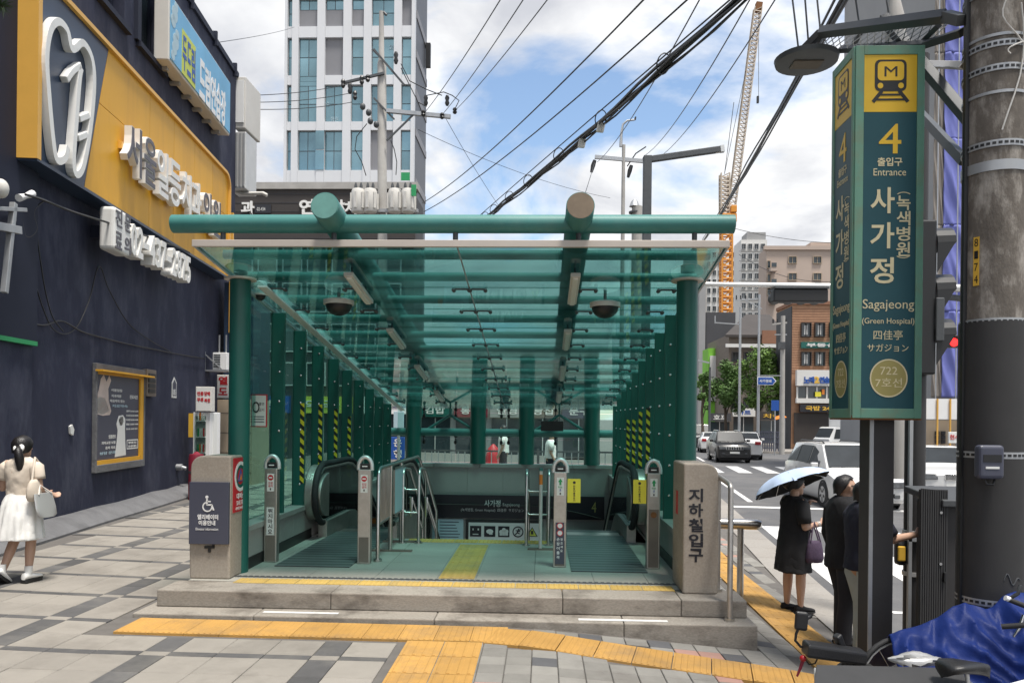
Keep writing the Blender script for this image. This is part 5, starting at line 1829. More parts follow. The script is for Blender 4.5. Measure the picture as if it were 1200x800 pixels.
# rounded frame
cr = .28
q = MB()
pts = [(sA + .03, zB), (sA + .03, zT)]
wbox(q, sA - .04, sA + .06, 0.004, SO + .06, zB - .02, zT + .06)
wbox(q, sA + .06, sB - cr, 0.01, SO + .06, zT + .002, zT + .07)
wbox(q, sB - .0, sB + .07, 0.01, SO + .06, zB - .02, zT - cr)
arc = [W(sB - cr + (cr + .03) * math.sin(a), (SO + .06) / 2 + .005, zT - cr + (cr + .03) * math.cos(a)) for a in [PI / 2 * k / 8 for k in range(9)]]
for a, b in zip(arc[:-1], arc[1:]):
    dd = (b - a).normalized()
    nn = dd.cross(WN)
    q.obox((a + b) / 2, dd * ((b - a).length / 2 + .004), WN * (SO + .05) / 2, nn * .035)
sp_(q, 'frame', 'yellow_trim')
sp_(wbox(MB(), sA - .02, sB + .05, .004, SO + .05, zB - .05, zB - .003), 'bottom_rail', 'navy_panel')
# tooth emblem: broad white strokes standing proud of the panel
EO = SO + .11
def we(u, v, o=EO):
    s, z = WU(u, v, o)
    return s, z
def stroke(pts, wd, nm, closed=False, o0=SO + .004, o1=EO):
    P2 = [V((*WU(u, v, EO), 0)) for u, v in pts]
    sm = []
    for i in range(len(P2) - 1):
        a, b, c, d = P2[max(i - 1, 0)], P2[i], P2[i + 1], P2[min(i + 2, len(P2) - 1)]
        for k in range(5):
            t_ = k / 5
            sm.append(.5 * ((2 * b) + (c - a) * t_ + (2 * a - 5 * b + 4 * c - d) * t_ ** 2 + (3 * b - a - 3 * c + d) * t_ ** 3))
    sm.append(P2[-1])
    L_, R_ = [], []
    for i, p in enumerate(sm):
        d = (sm[min(i + 1, len(sm) - 1)] - sm[max(i - 1, 0)]).normalized()
        nrm = V((-d.y, d.x, 0)) * wd / 2
        L_.append(p + nrm); R_.append(p - nrm)
    rings = [[W(a.x, o0, a.y), W(b.x, o0, b.y), W(b.x, o1, b.y), W(a.x, o1, a.y)] for a, b in zip(L_, R_)]
    return sp_(MB().loft(rings), nm, 'letter_white', bevel=.015)
def z3(pts): return [(x * .375, y * .375) for x, y in pts]
emb = [
    z3([(215, 460), (205, 495), (180, 500), (168, 440), (155, 300), (148, 180), (160, 95), (185, 68), (212, 95), (225, 150), (240, 150)]),
    z3([(240, 150), (262, 135), (288, 180), (296, 260), (284, 400), (262, 520), (240, 545), (232, 500), (240, 380), (250, 250), (256, 212)]),
    z3([(256, 205), (232, 222), (212, 250)]),
    z3([(252, 372), (282, 360)]),
    z3([(247, 432), (276, 420)]),
]
for pts in emb:
    stroke(pts, .105 if len(pts) > 4 else .10, 'emblem_stroke')
# raised letters  서울일등치과의원
def letter3d(ch, u0, v0, u1, v1, gray):
    """letter filling the photo box; (u0,v0) near upper corner, (u1,v1) far lower corner"""
    o1 = SO + .18
    sa, za = WU(u0, v0, o1)
    sb_, zb_ = WU(u1, v1, o1)
    hgt = za - zb_
    q = MB()
    q.text(ch, W((sa + sb_) / 2, SO + .06, (za + zb_) / 2), WD, UPZ, sb_ - sa, hgt, .12, .02)
    l = sp_(q, 'letter', 'letter_white')
    if gray:
        MB().text(ch, W((sa + sb_) / 2, o1 + .002, (za + zb_) / 2), WD, UPZ, (sb_ - sa) * .95, hgt * .96, .008, .01).build('letter_face', 'letter_gray', l, world=True)
    MB().obox(W((sa + sb_) / 2, SO + .03, (za + zb_) / 2), WD * (sb_ - sa) * .35, WN * .028, UPZ * .06).build('letter_mount', 'yellow_trim', l, world=True)
zt1, zb1 = WU(150, 138, SO + .18)[1], WU(180, 222, SO + .18)[1]
def lz(u, f):    # pixel v for a height fraction at column u
    lo, hi = 0, 500
    z = zt1 + (zb1 - zt1) * f
    for _ in range(40):
        m_ = (lo + hi) / 2
        if WU(u, m_, SO + .18)[1] > z: lo = m_
        else: hi = m_
    return lo
spans = [('서', 149, 166, 1), ('울', 169, 183, 1), ('일', 185, 197.5, 0), ('등', 199.5, 212, 0), ('치', 214, 224.5, 0), ('과', 226, 236, 0), ('의', 238, 247.5, 1), ('원', 249.5, 258.5, 1)]
for ch, ua, ub, gr in spans:
    letter3d(ch, ua, lz(ua, 0), ub, lz(ub, 1), gr)

# ---------------------------------------------------------------- white raised telephone sign below
ph = thing('phone_sign', 'white raised telephone number letters with a rounded plate under the yellow signboard', 'sign', W(WU(140, 270, .4)[0], .4, WU(140, 270, .4)[1]))
o1 = .52
sa, za = WU(135, 249, o1)
sb2, zb2 = WU(152, 297, o1)
zcen, hh = WU(146, 273, o1)[1], .70
plate = wbox(MB(), sa, sb2 + .05, .26, o1, zcen - hh / 2, zcen + hh / 2).build('plate', 'letter_white', ph, world=True, bevel=.06, seg=3)
sm_ = (sa + sb2) / 2 + .02
for k, (ds, ch) in enumerate(((-.17, '진료'), (.17, '문의'))):
    for j, c_ in enumerate(ch):
        MB().text(c_, W(sm_ + ds, o1 + .001, zcen + .18 - .36 * j), WD, UPZ, .24, .28, .01, .02).build('letter', 'letter_gray', plate, world=True)
wbox(MB(), sa + .3, sa + .5, .003, .26, zcen - .1, zcen + .1).build('mount', 'navy_dark', ph, world=True)
sd0, sd1 = WU(153.5, 290, o1)[0], WU(224, 318, o1)[0]
chars = '02-437-2875'
wid_ = (sd1 - sd0) / len(chars)
for k, c_ in enumerate(chars):
    hq = .54 if c_ != '-' else .10
    MB().text(c_, W(sd0 + wid_ * (k + .5), .30, zcen - .02), WD, UPZ, wid_ * .86, hq, .22, .03).build('digit', 'letter_white', ph, world=True)
wbox(MB(), sd0, sd1, .004, .06, zcen - .03, zcen + .03).build('rail', 'navy_dark', ph, world=True)

# ---------------------------------------------------------------- blue banner sign box
BO = .36
s0, zb_ = WU(199, 68, BO)
s1_, _ = WU(270, 161, BO)
zb_ = (WU(199, 68, BO)[1] + WU(269, 160, BO)[1]) / 2
zt_ = WU(272, 99, BO)[1]
bn = thing('banner_sign', 'blue lightbox sign with white and yellow lettering high on the navy building', 'sign', W(s0, BO, zb_))
wbox(MB(), s0, s1_, .05, BO - .02, zb_, zt_).build('box', 'offwhite', bn, world=True, bevel=.02)
wbox(MB(), s0 + .05, s1_ - .05, BO - .018, BO, zb_ + .05, zt_ - .05).build('banner', 'blue_banner', bn, world=True)
for k in range(6):
    s = s0 + (s1_ - s0) * (k + .5) / 6
    wbox(MB(), s - .04, s + .04, .002, .2, zb_ - .07, zb_ - .002).build('bracket', 'galv', bn, world=True)
Ls = s1_ - s0
zc = (zb_ + zt_) / 2
def bt(ch, f, dz, wd, h, m, nm='letter'):
    MB().text(ch, W(s0 + Ls * f, BO + .001, zc + dz), WD, UPZ, wd, h, .008, .03).build(nm, m, bn, world=True)
yellow_bg = wbox(MB(), s0 + Ls * .16, s0 + Ls * .36, BO, BO + .006, zc - .62, zc + .28).build('yellow_patch', 'lime', bn, world=True)
for k, ch in enumerate('두드림'):
    MB().text(ch, W(s0 + Ls * (.195 + .065 * k), BO + .007, zc - .17), WD, UPZ, Ls * .055, .7, .006, .02).build('letter', 'blue_sign', bn, world=True)
for k, ch in enumerate('드럼연습장'):
    bt(ch, .47 + .095 * k, -.22, Ls * .085, .85, 'white')
q = MB()
for k in range(7):
    q.disc(W(s0 + Ls * (.04 + .018 * (k % 4)), BO + .001, zc - .5 + .17 * k), WN, .10 + .03 * (k % 3), .004, 12)
q.build('splash_print', 'paper_blue', bn, world=True)
# grey cabinets on the building corner
t = thing('roof_cabinet', 'white metal box with a panel front at the top corner of the navy building', 'box', W(SE - .2, .3, TOPZ - 1.8))
a = WU(276, 95, .35); b = WU(291, 152, .95)
pa, pb = P(276, 152, 20.6), P(290, 92, 20.6)
MB().box(pa.x, pb.x, 20.5, 21.6, pa.z, P(276, 92, 20.6).z).build('case', 'offwhite', t, world=True, bevel=.02)
MB().box(pa.x + .05, pb.x - .05, 20.47, 20.498, pa.z + .15, pb.z - .1).build('front', 'white', t, world=True)
t = thing('roof_cabinet', 'tall pale ribbed metal duct below the white box at the building corner', 'duct', P(280, 220, 20.6))
pa, pb = P(268, 222, 20.6), P(290, 156, 20.6)
MB().box(pa.x, pb.x, 20.5, 21.3, pa.z, pb.z).build('case', 'alu', t, world=True, bevel=.02)
for k in range(5):
    x = pa.x + (pb.x - pa.x) * (k + .5) / 5
    MB().box(x - .02, x + .02, 20.47, 20.498, pa.z + .05, pb.z - .05).build('rib', 'galv', t, world=True)
t = thing('drain_pipe', 'thin white bent pipe reaching out from the building corner', 'pipe', P(300, 228, 20.8))
MB().tube([P(272, 222, 20.8), P(285, 227, 20.8), P(308, 226.5, 20.8), P(313, 229, 20.8)], .05, 8).build('pipe', 'offwhite', t, world=True, smooth=50)

# ---------------------------------------------------------------- poster case on the wall
pc = thing('poster_case', 'recessed poster case with yellow lining showing clinic hours and two people', 'poster case', W(WU(130, 500)[0], 0, WU(130, 500)[1]))
sA_, zA_ = WU(108, 428)
sB_, zB_ = WU(165, 548)
zT_, zB_ = (WU(108, 424)[1] + WU(165, 434)[1]) / 2, (WU(104, 556)[1] + WU(162, 545)[1]) / 2
f = MB()
fwid = .13
for a in ((sA_, sA_ + fwid * .4, zB_, zT_), (sB_ - fwid * .4, sB_, zB_, zT_), (sA_ + fwid * .4, sB_ - fwid * .4, zB_, zB_ + fwid), (sA_ + fwid * .4, sB_ - fwid * .4, zT_ - fwid, zT_)):
    wbox(f, a[0], a[1], .001, .075, a[2], a[3])
f.build('frame', 'cement', pc, world=True, bevel=.01)
f = MB()
i0, i1, j0, j1 = sA_ + fwid * .4, sB_ - fwid * .4, zB_ + fwid, zT_ - fwid
for a in ((i1 - .15, i1, j0, j1), (i0, i1 - .12, j0, j0 + .07), (i0, i1 - .12, j1 - .05, j1), (i0, i0 + .02, j0 + .07, j1 - .05)):
    wbox(f, a[0], a[1], .006, .06, a[2], a[3])
wbox(f, i0 - .1, sB_ + .12, .075, .20, j1 - .01, j1 + .02)
f.build('lining', 'yellow_panel', pc, world=True)
po = wbox(MB(), i0 + .02, i1 - .12, .006, .03, j0 + .07, j1 - .05).build('poster', 'slate_sign', pc, world=True)
pw, phh = i1 - .14 - i0 - .02, j1 - j0 - .12
def pp_(fx_, fy_): return (i0 + .02 + pw * fx_, j1 - .05 - phh * fy_)
def ptext(body_, fx_, fy_, wd, h, m='paper'):
    s, z = pp_(fx_, fy_)
    MB().text(body_, W(s, .031, z), WD, UPZ, pw * wd, phh * h, .003, .02).build('lettering', m, po, world=True)
ptext('서울일등', .45, .17, .26, .035); ptext('치과의원', .44, .24, .22, .035); ptext('마음까지 웃는', .47, .30, .34, .035); ptext('치료약속', .53, .36, .36, .035, 'paper_blue')
ptext('진료시간', .86, .24, .20, .05)
for k, s_ in enumerate(('월화목 09:30-18:30', '수요일 09:30-20:00', '토요일 09:30-14:00', '점심 13:00-14:00')):
    ptext(s_, .83, .42 + .055 * k, .30, .025)
ptext('일요일 공휴일 휴진', .82, .645, .28, .02)
ptext('임플란트', .36, .73, .16, .045); ptext('치아교정 보철', .28, .80, .30, .035); ptext('충치 치료', .32, .86, .22, .035); ptext('상담 문의', .26, .92, .34, .035, 'paper_blue')
q = MB()
s, z = pp_(.70, .78); s2, z2 = pp_(.98, .90)
for a in ((s, s2, z, z - .02), (s, s2, z2, z2 + .02), (s, s + .015, z, z2), (s2 - .015, s2, z, z2)):
    wbox(q, a[0], a[1], .030, .034, min(a[2:]), max(a[2:]))
q.build('box_print', 'paper', po, world=True)
ptext('예약제 진료', .84, .82, .2, .03); ptext('02-437-2875', .84, .865, .2, .025)
# printed people: plain pale dressed silhouettes
def sil(pts, m):
    wq = MB().prism([W(*((lambda s_z: (s_z[0], .0305, s_z[1]))(pp_(*p)))) for p in pts], WN * .002)
    wq.build('figure_print', m, po, world=True)
sil([(.02, .46), (.0, .30), (.06, .18), (.1, .05), (.16, .0), (.22, .08), (.28, .0), (.32, .06), (.26, .16), (.27, .30), (.33, .42), (.30, .47), (.15, .48)], 'photo_skin')
sil([(.42, .98), (.46, .80), (.48, .66), (.45, .58), (.50, .48), (.60, .47), (.66, .52), (.65, .64), (.66, .80), (.68, .97)], 'paper')
sil([(.02, .455), (.02, .30), (.07, .26), (.2, .28), (.28, .42), (.15, .465)], 'paper')
sil([(.50, .53), (.54, .49), (.60, .49), (.62, .55), (.58, .60), (.53, .60)], 'hair')
sil([(.53, .54), (.56, .53), (.59, .55), (.58, .585), (.54, .585)], 'photo_skin')
# vent, sticker, hole, tap
s, z = WU(172, 448)
t = thing('wall_vent', 'small dark louvred vent box beside the poster case', 'vent', W(s, 0, z))
wbox(MB(), s - .25, s + .22, .001, .10, z - .27, z + .25).build('box', 'post_brown', t, world=True, bevel=.01)
for k in range(4):
    wbox(MB(), s - .18, s + .15, .10, .115, z - .2 + .1 * k, z - .13 + .1 * k).build('louvre', 'black', t, world=True)
s, z = WU(203.5, 455)
t = thing('wall_sticker', 'small white house shaped address plate on the navy wall', 'plate', W(s, 0, z))
MB().prism([W(s - .13, .002, z - .2), W(s + .13, .002, z - .2), W(s + .13, .002, z + .12), W(s, .002, z + .24), W(s - .13, .002, z + .12)], WN * .015).build('plate', 'paper', t, world=True)
MB().prism([W(s - .10, .0175, z - .16), W(s + .10, .0175, z - .16), W(s + .10, .0175, z + .10), W(s, .0175, z + .19), W(s - .10, .0175, z + .10)], WN * .003).build('plate_field', 'slate_sign', t, world=True)
for k, c_ in enumerate('15'):
    MB().text(c_, W(s - .04 + .08 * k, .021, z - .08), WD, UPZ, .06, .12, .002).build('digit', 'paper', t, world=True)
for (u, v), lb, m in (((82, 504), 'torn white paper scrap stuck on the navy wall near the walking woman', 'paper'), ((207, 547), 'small grey wall hydrant outlet low on the navy wall', 'galv')):
    s, z = WU(u, v)
    if m == 'paper':
        o = MB().prism([W(s - .06, .003, z + .06), W(s + .01, .003, z + .09), W(s + .07, .003, z + .01), W(s + .04, .003, z - .08), W(s - .04, .003, z - .05)], WN * .03).build('paper_scrap', m)
        tag(o, lb, 'paper scrap')
    else:
        t = thing('wall_outlet', lb, 'outlet', W(s, 0, z))
        MB().cyl(W(s, .0, z), W(s, .12, z), .07, 12).build('flange', m, t, world=True, smooth=40)
        MB().cyl(W(s, .1, z), W(s, .2, z - .03), .04, 10).build('spout', m, t, world=True, smooth=40)

# ---------------------------------------------------------------- corner shop bits between the clinic and the canopy column
cy0 = 19.1
pa, pb = P(256, 575, cy0), P(330, 330, cy0)
t = thing('corner_shop', 'narrow tan tiled shop front with blue upper wall behind the canopy column', 'shop', ((pa.x + 1), cy0, 0))
ztan = P(270, 468, cy0).z
MB().box(pa.x - .05, pa.x + .85, cy0, cy0 + 1.2, -.8, ztan).build('tiled_wall', 'tan_wall', t, world=True)
MB().box(pa.x + .1, pa.x + .85, cy0, cy0 + 1.2, ztan + .004, 5.0).build('upper_wall', 'navy_panel', t, world=True)
MB().box(P(268, 400, cy0 - .05).x, P(272, 400, cy0 - .05).x, cy0 - .06, cy0 - .003, P(265, 390, cy0).z, P(265, 250, cy0).z).build('yellow_edge', 'yellow_trim', t, world=True)
for k in range(5):
    z = -.3 + .5 * k
    MB().box(pa.x - .04, pa.x + .84, cy0 - .004, cy0 - .001, z, z + .02).build('tile_joint', 'post_brown', t, world=True)
MB().box(P(276, 500, cy0).x, P(280, 500, cy0).x, cy0 - .03, cy0 - .005, P(278, 580, cy0).z, P(278, 478, cy0).z).build('blue_strip', 'paper_blue', t, world=True)
def flat_sign(name, label, u0, u1, v0, v1, y, m, texts, frame='offwhite', th=.18, cat='sign'):
    a, b = P(u0, v1, y), P(u1, v0, y)
    t = thing(name, label, cat, ((a.x + b.x) / 2, y, a.z))
    MB().box(a.x, b.x, y, y + th, a.z, b.z).build('box', frame, t, world=True, bevel=.01)
    MB().box(a.x + .02, b.x - .02, y - .006, y - .0005, a.z + .02, b.z - .02).build('face', m, t, world=True)
    k = y / F
    for body_, u, v, wpx, hpx, tm in texts:
        MB().text(body_, P(u, v, y) - V((0, .008, 0)), (1, 0, 0), (0, 0, 1), wpx * k if wpx else None, hpx * k, .003, .04).build('lettering', tm, t, world=True)
    return t
flat_sign('shop_sign', 'white box sign with two large red Korean letters below the air conditioner', 254, 269, 439, 466, 18.7, 'paper', [('열', 261.5, 446, 11, 10, 'red'), ('도', 261.5, 458.5, 11, 9, 'red')])
flat_sign('shop_sign', 'pale pink box sign with small red letters above the drinks case', 229, 248, 453, 482, 16.6, 'paper', [('연중', 235, 461, 8, 5, 'red'), ('무휴', 235, 468, 8, 5, 'red'), ('담배', 243, 461, 7, 5, 'red'), ('복권', 243, 469, 7, 5, 'red')])
yy = 16.6
pa, pb = P(224, 572, yy), P(245, 483, yy)
t = thing('drinks_case', 'white framed glass drinks case against the corner of the navy wall', 'display case', ((pa.x + pb.x) / 2, yy, gz(pa.x, yy)))
MB().box(pa.x, pb.x, yy + .06, yy + .6, gz(pa.x, yy), pb.z).build('body', 'white', t, world=True, bevel=.01)
MB().box(pa.x + .07, pb.x - .09, yy + .05, yy + .058, gz(pa.x, yy) + .4, pb.z - .09).build('interior', 'fridge_in', t, world=True)
for k in range(4):
    z = gz(pa.x, yy) + .55 + .35 * k
    sh = MB().box(pa.x + .07, pb.x - .09, yy + .02, yy + .049, z, z + .02).build('shelf', 'white', t, world=True)
    for j, m in enumerate(('green_sticker', 'orange', 'paper', 'red')):
        x = pa.x + .10 + (pb.x - pa.x - .22) * j / 4
        MB().cyl((x + .03, yy + .032, z + .022), (x + .03, yy + .032, z + .2), .016, 8).build('bottle', m if (j + k) % 3 else 'paper', sh, world=True)
MB().box(pa.x + .06, pb.x - .08, yy, yy + .006, gz(pa.x, yy) + .38, pb.z - .07).build('door_pane', 'shop_glass', t, world=True)
pa2 = P(219.5, 512, yy)
MB().box(pa2.x, pa.x - .005, yy + .05, yy + .12, P(220, 512, yy).z, P(220, 484, yy).z).build('side_notice', 'amber', t, world=True)
pa3, pb3 = P(246, 575, yy + .2), P(250, 484, yy + .2)
MB().box(pa3.x, pb3.x, yy + .2, yy + .4, -.2, pb3.z).build('side_panel', 'paper', t, world=True)
yy = 15.8
pa = P(222, 575, yy)
t = thing('red_drum', 'dark red round topped bin beside the granite pillar', 'bin', (P(230, 560, yy).x, yy, gz(-7, yy)))
rr_ = (P(239, 560, yy).x - P(222, 560, yy).x) / 2
h_ = P(230, 529, yy).z - gz(-7, yy)
MB().tube([(0, 0, 0), (0, 0, h_ - rr_ * .8), (0, 0, h_ - rr_ * .35), (0, 0, h_ - .05), (0, 0, h_)], [rr_, rr_, rr_ * .9, rr_ * .5, .03], 20).build('body', 'dark_red', t, smooth=50)
MB().cyl((0, 0, h_ * .55), (0, 0, h_ * .6), rr_ * 1.02, 20).build('band', 'iron', t, smooth=40)
# air conditioner on a shelf bracket
yy = 18.2
pa, pb = P(249, 433, yy), P(266, 413, yy)
t = thing('air_conditioner', 'white outdoor air conditioner unit on a steel shelf above the red lettered sign', 'air conditioner', ((pa.x + pb.x) / 2, yy, pa.z))
MB().box(pa.x, pb.x, yy, yy + .32, pa.z, pb.z).build('case', 'white', t, world=True, bevel=.012)
q = MB()
for k in range(6):
    q.box(pa.x + .03, pa.x + .19, yy - .008, yy - .001, pa.z + .06 + .055 * k, pa.z + .09 + .055 * k)
q.build('grille', 'iron', t, world=True)
q = MB()
xa_, xb_ = P(240, 433, yy).x, pb.x + .05
q.box(xa_, xb_, yy - .05, yy + .36, pa.z - .04, pa.z - .003)
for x in (xa_ + .01, ):
    q.bar((x, yy - .03, pa.z), (x, yy - .03, P(243, 412, yy).z), .03, .03)
    q.bar((x, yy - .03, P(243, 415, yy).z), (pb.x - .1, yy - .03, pa.z), .025, .025)
for u in (255, 263):
    x = P(u, 410, yy).x
    q.bar((x, yy + .1, pb.z), (x, yy + .1, P(u, 392, yy).z), .025, .025)
q.build('shelf_frame', 'galv', t, world=True)
# notice on the side glazing
t = thing('glass_notice', 'white notice in a red frame with a small icon on the side glazing', 'notice', (-3.26, 8.85, 1.65))
y = 8.7
a, b = P(294, 500, y), P(313, 462, y)
MB().box(a.x, b.x, y, y + .012, a.z, b.z).build('frame', 'red', t, world=True)
MB().box(a.x + .012, b.x - .012, y - .004, y - .0005, a.z + .012, b.z - .012).build('sheet', 'paper', t, world=True)
MB().ring(P(300, 477, y - .005), (0, -1, 0), .028, .04, .002, 20, ky=1.6).build('icon', 'black', t, world=True)
for k, (s_, wpx) in enumerate((('흡연', 9), ('금지', 9))):
    MB().text(s_, P(306.5, 473 + 7 * k, y - .005), (1, 0, 0), (0, 0, 1), .06, .035, .001).build('lettering', 'black', t, world=True)
q = MB()
for k in range(3):
    p = P(303.5, 488 + 3 * k, y - .005)
    q.box(p.x - .06, p.x + .06, p.y, p.y + .001, p.z - .005, p.z + .005)
q.build('lettering', 'slate_sign', t, world=True)
# pine sprig poking into the top corner
t = thing('pine_branch', 'dark green pine sprig reaching in above the clinic wall', 'branch', P(-20, 5, 6.0))
bp = [P(-60, -25, 6.0), P(-25, -5, 6.0), P(-8, 4, 6.0), P(4, 8, 6.0)]
MB().tube(bp, [.02, .015, .01, .004], 6).build('twig', 'bark', t, world=True, smooth=60)
q = MB()
rnd = random.Random(3)
for k in range(420):
    f = rnd.random()
    i = min(2, int(f * 3))
    c = bp[i].lerp(bp[i + 1], f * 3 - i)
    d = V((rnd.gauss(.35, .6), rnd.gauss(0, .7), rnd.gauss(.1, .6))).normalized() * rnd.uniform(.07, .13)
    q.tube([c, c + d], [.0025, .0006], 3)
q.build('needles', 'needle', t, world=True)
# ================================================================ PEOPLE
def body_mesh(t, caps, ells, m='skin', voxel=.0075):
    q = MB()
    for a in caps:
        q.capsule(*a)
    for c, r_ in ells:
        q.sphere(c, r_, 16, 12)
    o = q.build('body', m, t)
    rm = o.modifiers.new('remesh', 'REMESH')
    rm.mode = 'VOXEL'
    rm.voxel_size = voxel
    rm.use_smooth_shade = True
    sm = o.modifiers.new('smooth', 'SMOOTH')
    sm.iterations = 3
    sm.factor = .5
    return o
def hand_caps(wr, d, side, curl=.5, s=1.0):
    """palm + four fingers + thumb.  wr wrist point, d direction of the hand, side: thumb direction"""
    wr, d, side = V(wr), V(d).normalized(), V(side)
    side = (side - d * side.dot(d)).normalized()
    nrm = d.cross(side)
    caps = []
    for k in range(4):
        caps.append((wr + side * (.024 - .016 * k) * s * .6, wr + d * .075 * s + side * (.027 - .018 * k) * s, .013 * s, .0115 * s, 8))
    for k, ln in enumerate((.066, .075, .070, .054)):
        b0 = wr + d * .078 * s + side * (.028 - .0185 * k) * s
        dd = (d + nrm * curl * .7).normalized()
        b1 = b0 + dd * ln * .5 * s
        dd2 = (d + nrm * curl * 2.0).normalized()
        b2 = b1 + dd2 * ln * .5 * s
        caps += [(b0, b1, .0095 * s, .0088 * s, 8), (b1, b2, .0088 * s, .0075 * s, 8)]
    t0 = wr + d * .022 * s + side * .026 * s
    t1 = t0 + (d * .7 + side * .75).normalized() * .036 * s
    t2 = t1 + (d + side * .15 + nrm * curl * .6).normalized() * .028 * s
    caps += [(t0, t1, .0115 * s, .0098 * s, 8), (t1, t2, .0098 * s, .008 * s, 8)]
    return caps
def ring_xy(c, rx, ry, n=28, fn=None):
    return [V((c[0] + rx * math.cos(2 * PI * k / n) * (1 + (fn(2 * PI * k / n) if fn else 0)), c[1] + ry * math.sin(2 * PI * k / n) * (1 + (fn(2 * PI * k / n) if fn else 0)), c[2])) for k in range(n)]
def garment(t, nm, m, rings, n=32, th=.006, wr=.0):
    rr = []
    for i, r_ in enumerate(rings):
        c, rx, ry = r_[0], r_[1], r_[2]
        fn = r_[3] if len(r_) > 3 else None
        rr.append(ring_xy(c, rx, ry, n, fn))
    o = MB().loft(rr, cap=False).build(nm, m, t, smooth=80)
    s = o.modifiers.new('thickness', 'SOLIDIFY')
    s.thickness = th
    s.offset = 0
    u = o.modifiers.new('subdivision', 'SUBSURF')
    u.levels = u.render_levels = 2
    for sz, st_ in ((.16, .022), (.05, .008)):
        tx_ = bpy.data.textures.get('folds%s' % sz) or bpy.data.textures.new('folds%s' % sz, 'CLOUDS')
        tx_.noise_scale = sz
        d = o.modifiers.new('folds', 'DISPLACE')
        d.texture = tx_
        d.strength = st_
        d.texture_coords = 'LOCAL'
    return o
def sleeve(t, nm, m, pts, rs, n=14):
    o = MB().tube(pts, rs, n, cap=False).build(nm, m, t, smooth=80)
    s = o.modifiers.new('thickness', 'SOLIDIFY')
    s.thickness = .006
    return o
def head_parts(hc, fwd, s=1.0):
    """ellipsoids and capsules of a head with nose, chin, brow and ears; fwd horizontal facing direction"""
    hc, fwd = V(hc), V(fwd).normalized()
    sd_ = V((fwd.y, -fwd.x, 0))
    up = V((0, 0, 1))
    ells = [(hc, .082 * s)]
    caps = [(hc + up * .025 * s - fwd * .025 * s, hc + up * .02 * s + fwd * .012 * s, .088 * s, .082 * s),
            (hc - up * .02 * s + fwd * .03 * s, hc - up * .085 * s + fwd * .060 * s, .062 * s, .035 * s),
            (hc + fwd * .086 * s + up * .012 * s, hc + fwd * .108 * s - up * .028 * s, .010 * s, .015 * s, 8),
            (hc + fwd * .083 * s - up * .056 * s - sd_ * .018 * s, hc + fwd * .083 * s - up * .056 * s + sd_ * .018 * s, .010 * s, .010 * s, 8)]
    for q in (-1, 1):
        caps.append((hc + sd_ * q * .083 * s + up * .012 * s - fwd * .008 * s, hc + sd_ * q * .078 * s - up * .028 * s - fwd * .002 * s, .016 * s, .010 * s, 8))
    return ells, caps
def eyes(t, hc, fwd, s=1.0):
    hc, fwd = V(hc), V(fwd).normalized()
    sd_ = V((fwd.y, -fwd.x, 0))
    for q in (-1, 1):
        e = MB().sphere(hc + fwd * .079 * s + sd_ * q * .032 * s + V((0, 0, .010 * s)), (.012 * s, .012 * s, .009 * s), 10, 8).build('eye', 'white', t, smooth=60)
        MB().sphere(hc + fwd * .087 * s + sd_ * q * .032 * s + V((0, 0, .010 * s)), .0058 * s, 8, 6).build('iris', 'black', e, smooth=60)
def hair_shell(t, hc, fwd, s=1.0, low=-.35, front=.25, extra=None, m='hair', s0=-.1, s1=.75):
    hc, fwd = V(hc), V(fwd).normalized()
    sd_ = V((fwd.y, -fwd.x, 0))
    q = MB()
    rings = []
    n = 26
    rnd = random.Random(5)
    for i in range(9):
        rr = []
        for k in range(n):
            an = 2 * PI * k / n
            c_ = math.cos(an)                     # 1 = front
            lo = low + (front - low) * smooth(s0, s1, c_) + rnd.uniform(-.1, .1)
            z = 1 - (1 - lo) * (i / 8)
            z = max(-.98, min(1, z))
            rad = math.sqrt(max(0, 1 - min(z, .999) ** 2))
            j = 1 + rnd.uniform(-.012, .012)
            if z < 0: rad = max(rad, .93)
            p = hc + V((0, 0, .012 * s)) + (fwd * c_ * .116 * s + sd_ * math.sin(an) * .099 * s) * rad * j - fwd * .014 * s + V((0, 0, z * .118 * s * (1 if z > 0 else .9)))
            rr.append(p)
        rings.append(rr)
    q.loft(rings)
    if extra:
        extra(q)
    return q.build('hair', m, t, smooth=80)
def shoe(t, ankle, toe_dir, m, sole='black', ln=.235, up=None, sole_th=.022):
    """shoe with sole; ankle point is the centre of the ankle 0.07 above the sole"""
    d = V(toe_dir).normalized()
    up = V(up) if up else V((0, 0, 1))
    up = (up - d * up.dot(d)).normalized()
    sd_ = d.cross(up)
    a = V(ankle)
    base = a - up * .07
    q = MB()
    prof = [(-.065, .030, .055), (-.055, .037, .075), (0, .038, .075), (.05, .040, .058), (.10, .045, .045), (.14, .043, .038), (.165, .028, .028), (.172, .012, .018)]
    rings = []
    for x, hw, h in prof:
        x *= ln / .235
        rings.append([base + d * x + sd_ * hw * math.cos(2 * PI * k / 12) + up * (sole_th + max(0, h * .5 + h * .5 * math.sin(2 * PI * k / 12))) for k in range(12)])
    q.loft(rings)
    o = q.build('shoe', m, t, smooth=60)
    out = [(-.068, .034), (-.05, .041), (.03, .040), (.10, .049), (.145, .044), (.172, .022)]
    ol = [base + d * x * ln / .235 + sd_ * w_ for x, w_ in out] + [base + d * x * ln / .235 - sd_ * w_ for x, w_ in out[::-1]]
    MB().prism(ol, up * (sole_th + .004)).build('sole', sole, o, bevel=.004)
    return o
def wob(a, f, ph):
    return lambda an: a * math.sin(f * an + ph)

